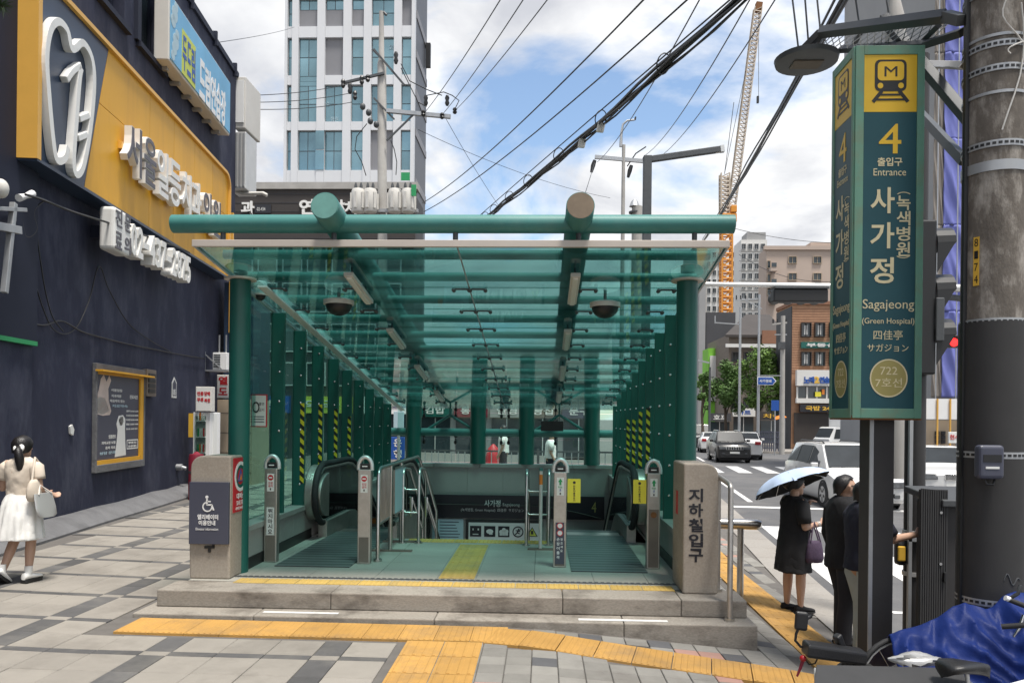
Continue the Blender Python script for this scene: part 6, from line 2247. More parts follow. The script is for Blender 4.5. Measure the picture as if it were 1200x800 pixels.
# ---- woman walking along the clinic wall, seen from behind
pos = PZ(24, 679, -.125)
g0 = gz(pos.x, pos.y)
k = 1.0
wm = thing('person', 'woman with a low ponytail, beige top and white skirt walking away along the navy wall', 'person', (pos.x, pos.y, g0), math.radians(-4))
hc = (-.005, .03, 1.435)
ell, cps = head_parts(hc, (.1, 1, 0), .95)
shR, shL = V((.165, 0, 1.245)), V((-.165, 0, 1.245))
elR, wrR = V((.215, -.01, 1.00)), V((.20, .17, .93))
elL, wrL = V((-.235, .02, .99)), V((-.20, .20, 1.02))
caps = [((0, 0, .84), (0, .01, .98), .125, .115), ((0, .01, 1.0), (0, .0, 1.17), .115, .125), ((-.09, 0, 1.21), (.09, 0, 1.21), .075, .075), ((0, .005, 1.24), (0, .02, 1.37), .052, .046)] + cps
for sh, el, wr in ((shR, elR, wrR), (shL, elL, wrL)):
    caps += [(sh, el, .048, .038), (el, wr, .037, .024)]
caps += hand_caps(wrR, wrR - elR, (-.6, 0, .8), .8) + hand_caps(wrL, wrL - elL, (.6, 0, .8), .8)
hipR, knR, anR = V((.075, 0, .80)), V((.085, .04, .44)), V((.105, -.02, .085))
hipL, knL, anL = V((-.075, 0, .80)), V((-.085, .01, .43)), V((-.085, -.16, .12))
for hp, kn, an in ((hipR, knR, anR), (hipL, knL, anL)):
    caps += [(hp, kn, .082, .055), (kn, kn.lerp(an, .4), .052, .050), (kn.lerp(an, .35), an, .05, .030)]
body_mesh(wm, caps, ell)
eyes(wm, hc, (.1, 1, 0), .95)
def pony(q):
    b = V(hc) + V((.03, -.105, -.005))
    q.tube([b, b + V((.02, -.035, -.03)), b + V((.035, -.03, -.12)), b + V((.03, -.015, -.22)), b + V((.005, -.005, -.30))], [.025, .04, .045, .032, .006], 10)
hair_shell(wm, hc, (.1, 1, 0), .98, -.75, .3, pony)
q = MB()
torus(q, V(hc) + V((.032, -.108, -.01)), (.2, -.8, .4), .034, .021, 20, 8)
q.build('scrunchie', 'cloth_white', wm, smooth=60)
garment(wm, 'top', 'cloth_beige', [((0, 0, .90), .150, .122), ((0, 0, .96), .148, .118, wob(.03, 5, 1)), ((0, 0, 1.04), .148, .118, wob(.03, 3, 2)), ((0, 0, 1.12), .160, .126, wob(.025, 4, .5)), ((0, 0, 1.20), .178, .118, wob(.02, 3, 1)), ((0, 0, 1.26), .180, .098), ((0, .0, 1.295), .13, .082), ((0, .01, 1.315), .078, .07), ((0, .012, 1.325), .066, .062)])
for s, sh, el in ((1, shR, elR), (-1, shL, elL)):
    d = (el - sh)
    sleeve(wm, 'sleeve', 'cloth_beige', [sh - V((s * .03, 0, -.0)), sh + d * .12, sh + d * .5, sh + d * .62], [.062, .075, .070, .068])
pl = lambda a, ph: (lambda an: a * math.sin(11 * an + ph) + a * .6 * math.sin(17 * an))
garment(wm, 'skirt', 'cloth_white', [((0, 0, .955), .138, .115), ((0, 0, .93), .142, .12), ((0, -.005, .86), .180, .155, pl(.02, 0)), ((0, -.01, .74), .20, .18, pl(.035, .4)), ((0, -.015, .60), .222, .20, pl(.05, .8)), ((0, -.02, .46), .24, .215, pl(.06, 1))], n=88)
shoe(wm, anR + V((0, .0, -.012)), (.1, 1, 0), 'cloth_white', sole_th=.03)
shoe(wm, anL, (-.05, .75, -.55), 'cloth_white', sole_th=.03)
for an in (anR, anL):
    MB().tube([an + V((0, 0, .0)), an + V((0, .005, .09))], [.037, .039], 12).build('sock', 'cloth_white', wm, smooth=60)
bg1 = thing('shoulder_bag', 'beige cloth shoulder bag hanging behind the woman in the white skirt', 'bag', wm.matrix_world @ V((0, 0, 0)) if False else (pos.x, pos.y, g0), math.radians(-4))
rings = []
for z, rx, ry in ((.87, .02, .03), (.875, .035, .075), (.92, .045, .10), (1.0, .04, .10), (1.06, .03, .085), (1.10, .015, .05)):
    rings.append(ring_xy((.215, -.085, z), rx, ry, 20, wob(.08, 3, z * 9)))
MB().loft(rings).build('pouch', 'cloth_beige', bg1, smooth=70)
MB().tube([(.215, -.12, 1.08), (.205, -.09, 1.20), (.175, -.03, 1.325), (.185, .05, 1.24), (.215, -.04, 1.08)], .012, 8).build('strap', 'cloth_beige', bg1, smooth=70)
bg2 = thing('tote_bag', 'pale grey clear tote bag on the arm of the woman in the white skirt', 'bag', (pos.x, pos.y, g0), math.radians(-4))
rings = []
for z, ln in ((.70, .10), (.72, .14), (.80, .15), (.90, .14), (.95, .13)):
    rings.append([V((.30 + (z - .8) * -.25 + .022 * math.sin(2 * PI * k / 20), -.02 + ln * math.cos(2 * PI * k / 20), z)) for k in range(20)])
MB().loft(rings).build('sack', 'car_silver', bg2, smooth=70)
for o_ in (-.015, .015):
    MB().tube([(.27 + o_, -.11, .94), (.22 + o_, -.03, 1.035), (.27 + o_, .08, .94)], .008, 6).build('handle', 'offwhite', bg2, smooth=70)

# ---- woman under the umbrella, facing the road
pos = PZ(929, 716, -.55)
for _ in range(6):
    pos = PZ(929, 716, gz(pos.x, pos.y))
g0 = gz(pos.x, pos.y)
sc_h = (P(930, 575, pos.y).z - g0) / 1.56
def person_root(label, pos, rz):
    return thing('person', label, 'person', pos, rz)
RZ2 = math.radians(-78)                     # local +Y (facing) turned towards the road (+X)
wu = person_root('woman in a black dress standing at the kerb under a pale blue umbrella', (pos.x, pos.y, g0), RZ2)
hc = (0, .02, 1.46)
ell, cps = head_parts(hc, (0, 1, 0), 1.0)
shR, shL = V((.17, 0, 1.27)), V((-.17, 0, 1.27))
elR, wrR = V((.215, .02, 1.0)), V((.15, .24, 1.03))       # near arm: forearm forward
elL, wrL = V((-.20, .10, 1.02)), V((-.12, .22, 1.20))     # far arm holds the umbrella shaft
caps = [((0, 0, .84), (0, .01, .98), .135, .13), ((0, .01, 1.0), (0, .02, 1.18), .13, .13), ((-.09, 0, 1.235), (.09, 0, 1.235), .078, .078), ((0, .0, 1.26), (0, .015, 1.40), .054, .048)] + cps
for sh, el, wr in ((shR, elR, wrR), (shL, elL, wrL)):
    caps += [(sh, el, .052, .042), (el, wr, .041, .027)]
caps += hand_caps(wrR, wrR - elR, (-.3, 0, .9), .6) + hand_caps(wrL, wrL - elL, (1, 0, .3), 1.2)
for s in (-1, 1):
    hp, kn, an = V((s * .085, 0, .80)), V((s * .085, .015 + .03 * s, .45)), V((s * .08, .01 + .04 * s, .085))
    caps += [(hp, kn, .09, .062), (kn, kn.lerp(an, .4), .058, .056), (kn.lerp(an, .35), an, .056, .033)]
    shoe(wu, an + V((0, 0, -.014)), (.05 * s, 1, 0), 'cloth_black', sole_th=.014)
body_mesh(wu, caps, ell)
eyes(wu, hc, (0, 1, 0))
def bun(q):
    q.sphere(V(hc) + V((0, -.11, .02)), (.06, .055, .06), 14, 10)
hair_shell(wu, hc, (0, 1, 0), 1.02, -.55, .25, bun)
garment(wu, 'dress', 'cloth_black', [((0, .01, 1.335), .075, .072), ((0, 0, 1.325), .10, .085), ((0, 0, 1.29), .165, .105), ((0, 0, 1.24), .192, .128), ((0, .01, 1.12), .185, .150, wob(.02, 3, 0)), ((0, .01, 1.0), .175, .155, wob(.025, 4, 1)), ((0, 0, .88), .190, .165, wob(.03, 4, 2)), ((0, 0, .72), .205, .175, wob(.04, 5, 1)), ((0, -.005, .56), .215, .185, wob(.05, 6, 2)), ((0, -.005, .47), .220, .190, wob(.06, 6, 2.4))], n=44)
for s, sh, el in ((1, shR, elR), (-1, shL, elL)):
    d = el - sh
    sleeve(wu, 'sleeve', 'cloth_black', [sh - V((s * .04, 0, 0)), sh + d * .15, sh + d * .6, sh + d * .86], [.075, .085, .078, .074])
q = MB()
torus(q, wrR.lerp(elR, .12), wrR - elR, .029, .006, 18, 6)
torus(q, wrR.lerp(elR, .22), wrR - elR, .031, .005, 18, 6)
q.build('bracelet', 'alu', wu, smooth=60)
hb = thing('handbag', 'quilted purple handbag hanging from the forearm of the woman in black', 'bag', (pos.x, pos.y, g0), RZ2)
bx, by = .225, .13
rings = []
for z, rx, ry in ((.60, .03, .07), (.605, .045, .095), (.66, .055, .108), (.75, .05, .098), (.82, .035, .085), (.85, .02, .075)):
    rings.append(ring_xy((bx, by, z), rx, ry, 22, wob(.03, 6, z * 20)))
MB().loft(rings).build('pouch', 'bag_purple', hb, smooth=70)
for o_ in (-.02, .02):
    MB().tube([(bx + o_, by - .06, .84), (bx - .02 + o_, by - .03, .96), (bx - .03 + o_, by, 1.055), (bx - .02 + o_, by + .03, .96), (bx + o_, by + .06, .84)], .008, 6).build('handle', 'bag_purple', hb, smooth=70)
# umbrella, tilted back over the head
um = thing('umbrella', 'pale blue umbrella with a black underside tilted over the woman in black', 'umbrella', (pos.x, pos.y, g0), RZ2)
ax = V((-.36, -.23, .9)).normalized()
apx = INV[um.name] @ P(921, 553, pos.y + .10)
grip = apx - ax * .62
e1 = ax.orthogonal().normalized()
e2 = ax.cross(e1)
Rm, dep, nr = .45, .17, 8
q = MB(); qi = MB()
rings = []
for i in range(8):
    f = i / 7
    rr = []
    for k in range(nr * 4):
        an = 2 * PI * k / (nr * 4)
        sag = 1 - .065 * f * (1 - abs(math.cos(an * nr / 2))) * 1.6
        r_ = max(Rm * math.sin(f * 1.25) / math.sin(1.25), .002) * sag
        rr.append(apx + (e1 * math.cos(an) + e2 * math.sin(an)) * r_ - ax * dep * (1 - math.cos(f * 1.25)) / (1 - math.cos(1.25)))
    rings.append(rr)
q.loft(rings, cap=False)
q.build('canopy', 'umbrella_top', um, smooth=25)
qi.loft([[p - ax * .006 for p in r_] for r_ in rings][::-1], cap=False)
qi.build('lining', 'cloth_black', um, smooth=25)
MB().cyl(grip - ax * .06, apx + ax * .05, .007, 8).build('shaft', 'chrome', um, smooth=40)
MB().cyl(grip - ax * .12, grip + ax * .03, .014, 10).build('handle', 'black', um, smooth=40)
for k in range(nr):
    an = 2 * PI * k / nr
    e = e1 * math.cos(an) + e2 * math.sin(an)
    rib = MB().tube([apx - ax * .012, apx + e * Rm * .55 - ax * (dep * .32 + .012), apx + e * Rm * .985 - ax * (dep + .012)], .003, 5).build('rib', 'chrome', um, smooth=60)
MB().bar(apx + (e1 * .4 + e2 * -.9).normalized() * Rm * .6 - ax * dep * .3 + ax * .012, apx + (e1 * .4 + e2 * -.9).normalized() * Rm * 1.0 - ax * dep * 1.1, .03, .004, up=ax).build('strap', 'umbrella_top', um)

# ---- two men at the crossing button
def man(label, u, vfeet, y, h, shirt, trousers, rz, arm_reach=None, glasses=False, jacket=False, mask=False):
    x = P(u, vfeet, y).x
    g0 = gz(x, y)
    t = person_root(label, (x, y, g0), rz)
    s = h / 1.70
    def S(*p): return V(p) * s
    hc = S(0, .02, 1.585)
    ell, cps = head_parts(hc, (0, 1, 0), s)
    shR, shL = S(.20, 0, 1.39), S(-.20, 0, 1.39)
    if arm_reach:
        elR, wrR = S(.235, .13, 1.18), S(.21, .38, 1.22)
        elL, wrL = S(-.24, .05, 1.12), S(-.22, .18, .90)
    else:
        elR, wrR = S(.25, -.02, 1.10), S(.25, .06, .86)
        elL, wrL = S(-.25, -.02, 1.10), S(-.25, .06, .86)
    caps = [(S(0, 0, .92), S(0, .01, 1.08), .145 * s, .14 * s), (S(0, .01, 1.08), S(0, 0, 1.28), .14 * s, .145 * s), (S(-.11, 0, 1.345), S(.11, 0, 1.345), .088 * s, .088 * s), (S(0, 0, 1.38), S(0, .01, 1.52), .062 * s, .056 * s)] + cps
    for sh, el, wr in ((shR, elR, wrR), (shL, elL, wrL)):
        caps += [(sh, el, .056 * s, .045 * s), (el, wr, .044 * s, .029 * s)]
        caps += hand_caps(wr, wr - el, (-.4, .3, .8) if arm_reach else (0, 1, .2), .7, s)
    for q_ in (-1, 1):
        hp, kn, an = S(q_ * .09, 0, .88), S(q_ * .095, .02 - .03 * q_, .48), S(q_ * .10, -.01 - .05 * q_, .085)
        caps += [(hp, kn, .088 * s, .06 * s), (kn, an, .058 * s, .036 * s)]
        MB().tube([hp + S(0, 0, .06), hp + S(q_ * .01, 0, -.06), hp.lerp(kn, .5), kn + S(0, .0, .05), kn + S(0, 0, -.06), kn.lerp(an, .6), an + S(0, .01, -.03)], [.115 * s, .118 * s, .10 * s, .084 * s, .082 * s, .076 * s, .080 * s], 18).build('trouser_leg', trousers, t, smooth=80)
        shoe(t, an + V((0, 0, -.014)), (.1 * q_, 1, 0), 'black', ln=.26)
    body_mesh(t, caps, ell)
    eyes(t, hc, (0, 1, 0), s)
    hair_shell(t, hc, (0, 1, 0), 1.0 * s, -.78, .62, s0=-.9, s1=.3)
    b = .78 if jacket else .86
    garment(t, 'shirt', shirt, [(S(0, 0, 1.50), .078 * s, .076 * s), (S(0, 0, 1.475), .13 * s, .105 * s), (S(0, 0, 1.435), .205 * s, .128 * s), (S(0, 0, 1.34), .235 * s, .15 * s), (S(0, .005, 1.2), .215 * s, .16 * s, wob(.02, 3, 1)), (S(0, .01, 1.05), .200 * s, .16 * s, wob(.03, 4, 0)), (S(0, 0, .95), .200 * s, .162 * s, wob(.03, 5, 1)), (S(0, 0, b), .208 * s, .168 * s, wob(.03, 4, 2))], n=36)
    for q_, sh, el, wr in ((1, shR, elR, wrR), (-1, shL, elL, wrL)):
        d = el - sh
        if jacket:
            sleeve(t, 'sleeve', shirt, [sh - S(q_ * .05, 0, 0), sh + d * .15, el, el.lerp(wr, .5), el.lerp(wr, .92)], [.085 * s, .092 * s, .075 * s, .066 * s, .06 * s])
        else:
            sleeve(t, 'sleeve', shirt, [sh - S(q_ * .05, 0, 0), sh + d * .15, sh + d * .6, sh + d * .85], [.085 * s, .094 * s, .086 * s, .084 * s])
    if glasses:
        q = MB()
        for q_ in (-1, 1):
            torus(q, hc + S(q_ * .033, .100, .012), (0, 1, 0), .024 * s, .0028 * s, 16, 5)
            q.cyl(hc + S(q_ * .056, .098, .016), hc + S(q_ * .088, -.005, .02), .0028 * s, 5)
        q.cyl(hc + S(-.01, .102, .014), hc + S(.01, .102, .014), .0028 * s, 5)
        q.build('glasses', 'black', t, smooth=60)
    if mask:
        q = MB()
        q.sphere(hc + S(0, .058, -.062), (.062 * s, .058 * s, .052 * s), 16, 10)
        q.build('face_mask', 'cloth_black', t, smooth=70)
    return t
man('man in glasses, black jacket and dark trousers standing behind the man in navy', 987, 770, 7.5, 1.63, 'cloth_black', 'trouser_dark', math.radians(-82), jacket=True, glasses=True)
man('man in a navy t-shirt and pale jeans reaching for the crossing button', 1011, 772, 7.0, 1.60, 'cloth_navy', 'denim', math.radians(-80), arm_reach=True)
# ================================================================ VEHICLES
def vehicle(label, cat, x, y, rz, L_, W_, H_, paint, st, belt, side, ws, rear, grille=None, black_trim=False, rails=False, plate=True, wheel_r=.35, group=None, foglow=True):
    """local frame: front faces -Y, centre of the ground plate at the origin.
    st: stations (y, z_low, z_mid, z_belt, z_top, half_top) ; side = list of (y0,y1) side windows ; ws, rear = station index pairs"""
    t = thing('parked_car' if False else 'car', label, cat, (x, y, ROAD_Z + .004), rz, group)
    hw = W_ / 2
    def ring(s):
        yy, zl, zm, zb, zt, ht = s[:6]
        k = s[6] if len(s) > 6 else 1.0
        a = [(-hw * .90 * k, zl), (-hw * .985 * k, zl + .12), (-hw * k, zm), (-hw * .975 * k, zb), (-ht, zt - .03), (-ht * .82, zt), (0, zt + .012)]
        a += [(-px, pz) for px, pz in a[-2::-1]]
        return [V((px, yy, pz)) for px, pz in a]
    MB().loft([ring(s) for s in st]).build('body', paint, t, smooth=32)
    def lerp_st(yy):
        for a, b in zip(st[:-1], st[1:]):
            if a[0] <= yy <= b[0]:
                f = (yy - a[0]) / (b[0] - a[0] + 1e-9)
                return [a[i] + (b[i] - a[i]) * f for i in range(6)]
        return list(st[-1][:6])
    q = None
    for y0, y1 in side:
        for s in (-1, 1):
            A, B = lerp_st(y0), lerp_st(y1)
            def pt_(S_, f):
                xb, xt = hw * .975, S_[5]
                return V((s * (xb + (xt - xb) * f + .006), S_[0], S_[3] + (S_[4] - .03 - S_[3]) * f))
            def nn(S_): return V((s * .02, 0, 0))
            p = [pt_(A, .06), pt_(B, .06), pt_(B, .90), pt_(A, .90)]
            MB().prism(p, (s * .012, 0, .004)).build('side_window', 'car_glass', t)
    for i0, i1, nm in ((*ws, 'windscreen'), (*rear, 'rear_window')):
        A, B = st[i0], st[i1]
        up_ = V((0, B[0] - A[0], B[4] - A[4])).normalized()
        n_ = V((0, -up_.z, up_.y)) * (1 if nm == 'windscreen' else 1)
        if n_.z < 0: n_ = -n_
        def fp(f, sx):
            z = A[4] + (B[4] - A[4]) * f
            h_ = A[5] + (B[5] - A[5]) * f
            return V((sx * h_ * .93, A[0] + (B[0] - A[0]) * f, z)) + n_ * .016
        MB().prism([fp(.05, -1), fp(.05, 1), fp(.93, 1), fp(.93, -1)], n_ * .008).build(nm, 'car_glass', t)
    for sx in (-1, 1):
        for yy in (L_ * .19, L_ * .79):
            o = MB().cyl((sx * (hw - .20), yy, wheel_r), (sx * (hw + .015), yy, wheel_r), wheel_r, 24).build('wheel', 'rubber', t, smooth=40, bevel=.02)
            q = MB()
            q.cyl((sx * (hw + .016), yy, wheel_r), (sx * (hw + .026), yy, wheel_r), wheel_r * .66, 20)
            q.build('rim', 'alu', o, smooth=40)
            q = MB()
            for k in range(5):
                an = 2 * PI * k / 5 + .3
                q.obox((sx * (hw + .028), yy + math.cos(an + .62) * wheel_r * .40, wheel_r + math.sin(an + .62) * wheel_r * .40), (.003, 0, 0), V((0, math.cos(an + .62), math.sin(an + .62))) * wheel_r * .2, V((0, -math.sin(an + .62), math.cos(an + .62))) * wheel_r * .10)
            q.build('rim_gap', 'black', o)
            MB().ring((sx * (hw - .02), yy, wheel_r), (sx, 0, 0), wheel_r * 1.02, wheel_r * 1.2, .028, 24).build('wheel_arch', 'black' if black_trim else 'rubber', t)
    zt_h = st[2][4]
    yf = st[0][0]
    for sx in (-1, 1):
        zl_ = st[1][4] - .17
        MB().obox((sx * hw * .70, st[0][0] + .045, zl_), (hw * .22, sx * .03 * sx, 0), (0, .075, 0), (0, .02, .075)).build('headlight', 'lamp_clear', t, bevel=.02)
        MB().obox((sx * hw * .66, yf + .02, zl_ - .30), (.075, 0, 0), (0, .05, 0), (0, 0, .045)).build('fog_lamp', 'lamp_clear' if foglow else 'black', t, bevel=.012)
        m = lerp_st(st[ws[0]][0] + .35)
        mo = MB().obox((sx * (hw + .10), st[ws[0]][0] + .42, st[ws[0]][3] + .12), (.10, 0, 0), (0, .055, 0), (0, 0, .07)).build('wing_mirror', paint if not black_trim else 'car_black', t, bevel=.03, seg=3)
        MB().bar((sx * (hw - .02), st[ws[0]][0] + .42, st[ws[0]][3] + .04), (sx * (hw + .06), st[ws[0]][0] + .42, st[ws[0]][3] + .08), .04, .03).build('mirror_arm', 'black', mo)
        for yy in side[:2]:
            MB().obox((sx * (hw + .004), yy[1] - .12, st[3][3] - .12), (.012, 0, 0), (0, .09, 0), (0, 0, .014)).build('door_handle', paint, t, bevel=.004)
        MB().obox((sx * hw * .72, L_ - .03, st[-2][3] - .12), (hw * .18, 0, 0), (0, .05, 0), (0, 0, .10)).build('tail_light', 'tail_red', t, bevel=.02)
        for yy in [s_[0] for s_ in side[1:]]:
            MB().box(*sorted((sx * (hw - .004), sx * (hw + .003))), yy - .032, yy - .024, .42, st[3][3] - .02).build('door_seam', 'black', t)
    if rails:
        for sx in (-1, 1):
            MB().tube([(sx * (st[4][5] * .86), st[4][0] + .15, st[4][4] + .01), (sx * (st[4][5] * .86), st[4][0] + .3, st[4][4] + .06), (sx * (st[4][5] * .86), st[-3][0] - .2, st[4][4] + .06), (sx * (st[4][5] * .86), st[-3][0], st[4][4] + .0)], .02, 8).build('roof_rail', 'chrome' if black_trim else 'black', t, smooth=50)
    g_ = st[1][4] - .17
    if grille == 'slots':
        MB().box(-hw * .52, hw * .52, yf - .012, yf + .03, g_ - .09, g_ + .09).build('grille_panel', 'car_silver', t, bevel=.01)
        for k in range(7):
            xx = (-3 + k) * hw * .14
            MB().box(xx - hw * .045, xx + hw * .045, yf - .018, yf - .010, g_ - .075, g_ + .075).build('grille_slot', 'black', t)
    elif grille == 'kidney':
        for sx in (-1, 1):
            kk = MB().box(*sorted((sx * .02, sx * .30)), yf - .02, yf + .03, g_ - .11, g_ + .10).build('grille_frame', 'chrome', t, bevel=.04, seg=3)
            q = MB()
            for j in range(8):
                xx = sx * (.05 + .030 * j)
                q.box(xx - .009, xx + .009, yf - .026, yf - .018, g_ - .09, g_ + .08)
            q.build('grille_bars', 'black', kk)
    else:
        MB().box(-hw * .42, hw * .42, yf - .012, yf + .03, g_ - .08, g_ + .05).build('grille', 'black', t, bevel=.015)
        MB().box(-hw * .44, hw * .44, yf - .016, yf - .011, g_ - .012, g_ + .012).build('grille_bar', 'chrome', t)
    MB().box(-hw * .62, hw * .62, yf - .006, yf + .05, st[0][1] + .05, st[0][1] + .17).build('air_intake', 'black', t, bevel=.02)
    if plate:
        MB().box(-.26, .26, yf - .03, yf - .013, st[0][1] + .20, st[0][1] + .31).build('number_plate', 'paper', t)
    MB().box(-hw * .86, hw * .86, yf + .3, L_ - .3, .14, st[1][1] + .02).build('underbody', 'black', t)
    for k in (0, 1):
        MB().bar((-.45 + .75 * k, st[ws[0]][0] + .03, st[ws[0]][4] + .03), (.10 + .75 * k, st[ws[0]][0] + .10, st[ws[0]][4] + .075), .012, .012).build('wiper', 'black', t)
    return t
def suv_st(L_, W_, H_, hood, ht, boxy=0.0):
    h = W_ / 2
    return [(0, .32, .50, hood - .28, hood - .22, h * .72, .90), (.10, .22, .55, hood - .12, hood - .09, h * .84, .97), (L_ * .12, .20, .6, hood - .08, hood - .03, h * .86), (L_ * .27, .20, .62, hood, hood + .05, h * .86), (L_ * (.42 - .03 * boxy), .20, .65, hood + .04, H_ - .02, ht), (L_ * .60, .20, .65, hood + .06, H_, ht), (L_ * .84, .22, .65, hood + .08, H_ - .05, ht * .97), (L_ * (.955 + .02 * boxy), .26, .66, hood + .07, hood + .18, h * .84), (L_, .34, .62, hood - .1, hood - .04, h * .78, .95)]
def place(u, v):
    p = PZ(u, v, ROAD_Z)
    return p
# black SUV with slotted grille
p = PZ(886, 543, ROAD_Z)
k = 43.0
px = P(861, 540, k)
vehicle('black SUV with a bright seven slot grille driving towards the crossing', 'car', px.x, k, math.radians(-4), 4.5, 1.86, 1.74, 'car_black', suv_st(4.5, 1.86, 1.74, 1.08, .70, 1), 1.1, [(1.62, 2.55), (2.62, 3.35), (3.42, 4.0)], (3, 4), (6, 7), 'slots', True, True, wheel_r=.37)
px = P(872, 535, 52)
vehicle('white SUV just behind the black SUV, mostly hidden', 'car', px.x - .2, 51, math.radians(166), 4.6, 1.88, 1.66, 'car_white', suv_st(4.6, 1.88, 1.66, 1.06, .68), 1.1, [(1.7, 2.6), (2.68, 3.5), (3.56, 4.1)], (3, 4), (6, 7))
px = P(832, 532, 60)
vehicle('small white car partly hidden by the green canopy column', 'car', px.x - .1, 60, math.radians(172), 4.2, 1.75, 1.5, 'car_white', suv_st(4.2, 1.75, 1.5, .98, .64), 1.0, [(1.6, 2.5), (2.58, 3.3)], (3, 4), (6, 7))
px = P(822, 528, 66)
vehicle('dark van at the far end of the road beside the green canopy column', 'car', px.x, 66, math.radians(-6), 4.9, 1.9, 2.0, 'car_black', suv_st(4.9, 1.9, 2.0, 1.15, .78, 1), 1.15, [(1.7, 2.7), (2.8, 4.1)], (3, 4), (6, 7))
# white minivan
def van_st(L_, W_, H_):
    h = W_ / 2
    return [(0, .30, .48, .66, .74, h * .72, .90), (.12, .20, .55, .80, .86, h * .84, .97), (L_ * .10, .18, .6, .90, .96, h * .86), (L_ * .20, .18, .62, 1.0, 1.05, h * .88), (L_ * .37, .18, .65, 1.06, H_ - .03, h * .74), (L_ * .60, .18, .65, 1.10, H_, h * .76), (L_ * .88, .20, .65, 1.10, H_ - .04, h * .75), (L_ * .97, .24, .66, 1.05, 1.15, h * .84), (L_, .34, .62, .9, .95, h * .80, .96)]
px = P(948, 582, 21.5)
vehicle('white minivan stopped at the crossing behind the pale blue umbrella', 'minivan', P(1022, 580, 20.6).x, 20.6, math.radians(-2), 4.9, 1.92, 1.74, 'car_white', van_st(4.9, 1.92, 1.74), 1.05, [(1.45, 2.35), (2.42, 3.45), (3.52, 4.5)], (3, 4), (6, 7), None, False, True, wheel_r=.34)
px = P(1092, 577, 22.5)
vehicle('white SUV with twin kidney grille stopped beyond the black signal pole', 'car', P(1121, 580, 21.8).x, 21.8, math.radians(-14), 4.7, 1.92, 1.64, 'car_white', suv_st(4.7, 1.92, 1.64, 1.10, .70), 1.1, [(1.75, 2.65), (2.72, 3.55)], (3, 4), (6, 7), 'kidney', wheel_r=.37)
# small white box truck
px = P(962, 532, 56)
t = thing('box_truck', 'white cab box truck parked at the far kerb by the brick building', 'truck', (px.x, 56, ROAD_Z), math.radians(-68))
MB().box(-.85, .85, 1.45, 4.9, .75, 2.72).build('cargo_box', 'car_white', t, bevel=.03)
for y in (1.47, 2.55, 3.6, 4.88):
    for s in (-1, 1):
        MB().box(*sorted((s * .852, s * .862)), y - .02, y + .02, .8, 2.7).build('box_seam', 'galv', t)
hw = .82
rings = [[V((sx * hw * kx, yy, z)) for sx, kx, z in ((-1, 1, z0), (1, 1, z0), (1, 1, 1.05), (1, .93, zt_), (-1, .93, zt_), (-1, 1, 1.05))] for yy, z0, zt_ in ((0, .35, 1.12), (.12, .3, 1.2), (.55, .3, 1.92), (.75, .3, 1.98), (1.40, .3, 1.98))]
MB().loft(rings).build('cab', 'car_white', t, smooth=30)
MB().prism([(-.72, .125, 1.25), (.72, .125, 1.25), (.70, .48, 1.86), (-.70, .48, 1.86)], (0, -.015, .01)).build('windscreen', 'car_glass', t)
for s in (-1, 1):
    MB().prism([(s * .825, .4, 1.15), (s * .825, 1.25, 1.15), (s * .79, 1.25, 1.82), (s * .79, .62, 1.82)], (s * .012, 0, 0)).build('side_window', 'car_glass', t)
    for y in (.62, 3.9):
        o = MB().cyl((s * .6, y, .32), (s * .83, y, .32), .32, 20).build('wheel', 'rubber', t, smooth=40, bevel=.02)
        MB().cyl((s * .831, y, .32), (s * .84, y, .32), .18, 14).build('rim', 'alu', o, smooth=40)
    MB().box(*sorted((s * .45, s * .75)), -.03, .02, .72, .88).build('headlight', 'lamp_clear', t, bevel=.01)
MB().box(-.8, .8, .3, 4.8, .42, .74).build('chassis', 'iron', t)

# ================================================================ BUILDINGS
def bpart(t, nm, m, x0, x1, y0, y1, z0, z1, **k): return MB().box(x0, x1, y0, y1, z0, z1).build(nm, m, t, world=True, **k)
def window_(t, u0, u1, v0, v1, y, fm='white_wall', gm='win_glass', mull=1, dep=.12):
    a, b = P(u0, v1, y), P(u1, v0, y)
    q = MB()
    e = max(.05, (b.x - a.x) * .06)
    q.box(a.x - e, a.x, y - dep, y + .02, a.z - e, b.z + e)
    q.box(b.x, b.x + e, y - dep, y + .02, a.z - e, b.z + e)
    q.box(a.x, b.x, y - dep, y + .02, a.z - e, a.z)
    q.box(a.x, b.x, y - dep, y + .02, b.z, b.z + e)
    for k in range(mull):
        x = a.x + (b.x - a.x) * (k + 1) / (mull + 1)
        q.box(x - e * .4, x + e * .4, y - dep * .6, y + .02, a.z, b.z)
    w_ = q.build('window', fm, t, world=True)
    MB().box(a.x, b.x, y - .03, y - .004, a.z, b.z).build('pane', gm, w_, world=True)
    return w_
# ---- glass and white grid tower
TYY = 90.0
def tX(u): return P(u, 250, TYY).x
def tZ(v): return P(420, v, TYY).z
tower = thing('office_tower', 'tall white gridded tower with teal glass bays and a dark side', 'building', (tX(410), TYY, -.7))
topz = tZ(-60)
xl, xr = tX(333), tX(483)
bpart(tower, 'core', 'tower_gray', xl + .2, xr - .2, TYY + .6, TYY + 9, -.7, topz - .3)
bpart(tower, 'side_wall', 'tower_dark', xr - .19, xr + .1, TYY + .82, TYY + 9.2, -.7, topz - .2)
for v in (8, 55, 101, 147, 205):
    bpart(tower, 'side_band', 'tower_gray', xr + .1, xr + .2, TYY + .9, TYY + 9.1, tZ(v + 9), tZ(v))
bpart(tower, 'side_sign', 'black', xr + .21, xr + .8, TYY + 7.6, TYY + 8.2, tZ(44), tZ(14))
bays = [(334.5, 340), (347.5, 369.5), (378.5, 400), (409.5, 424), (433, 459.5), (468.5, 480)]
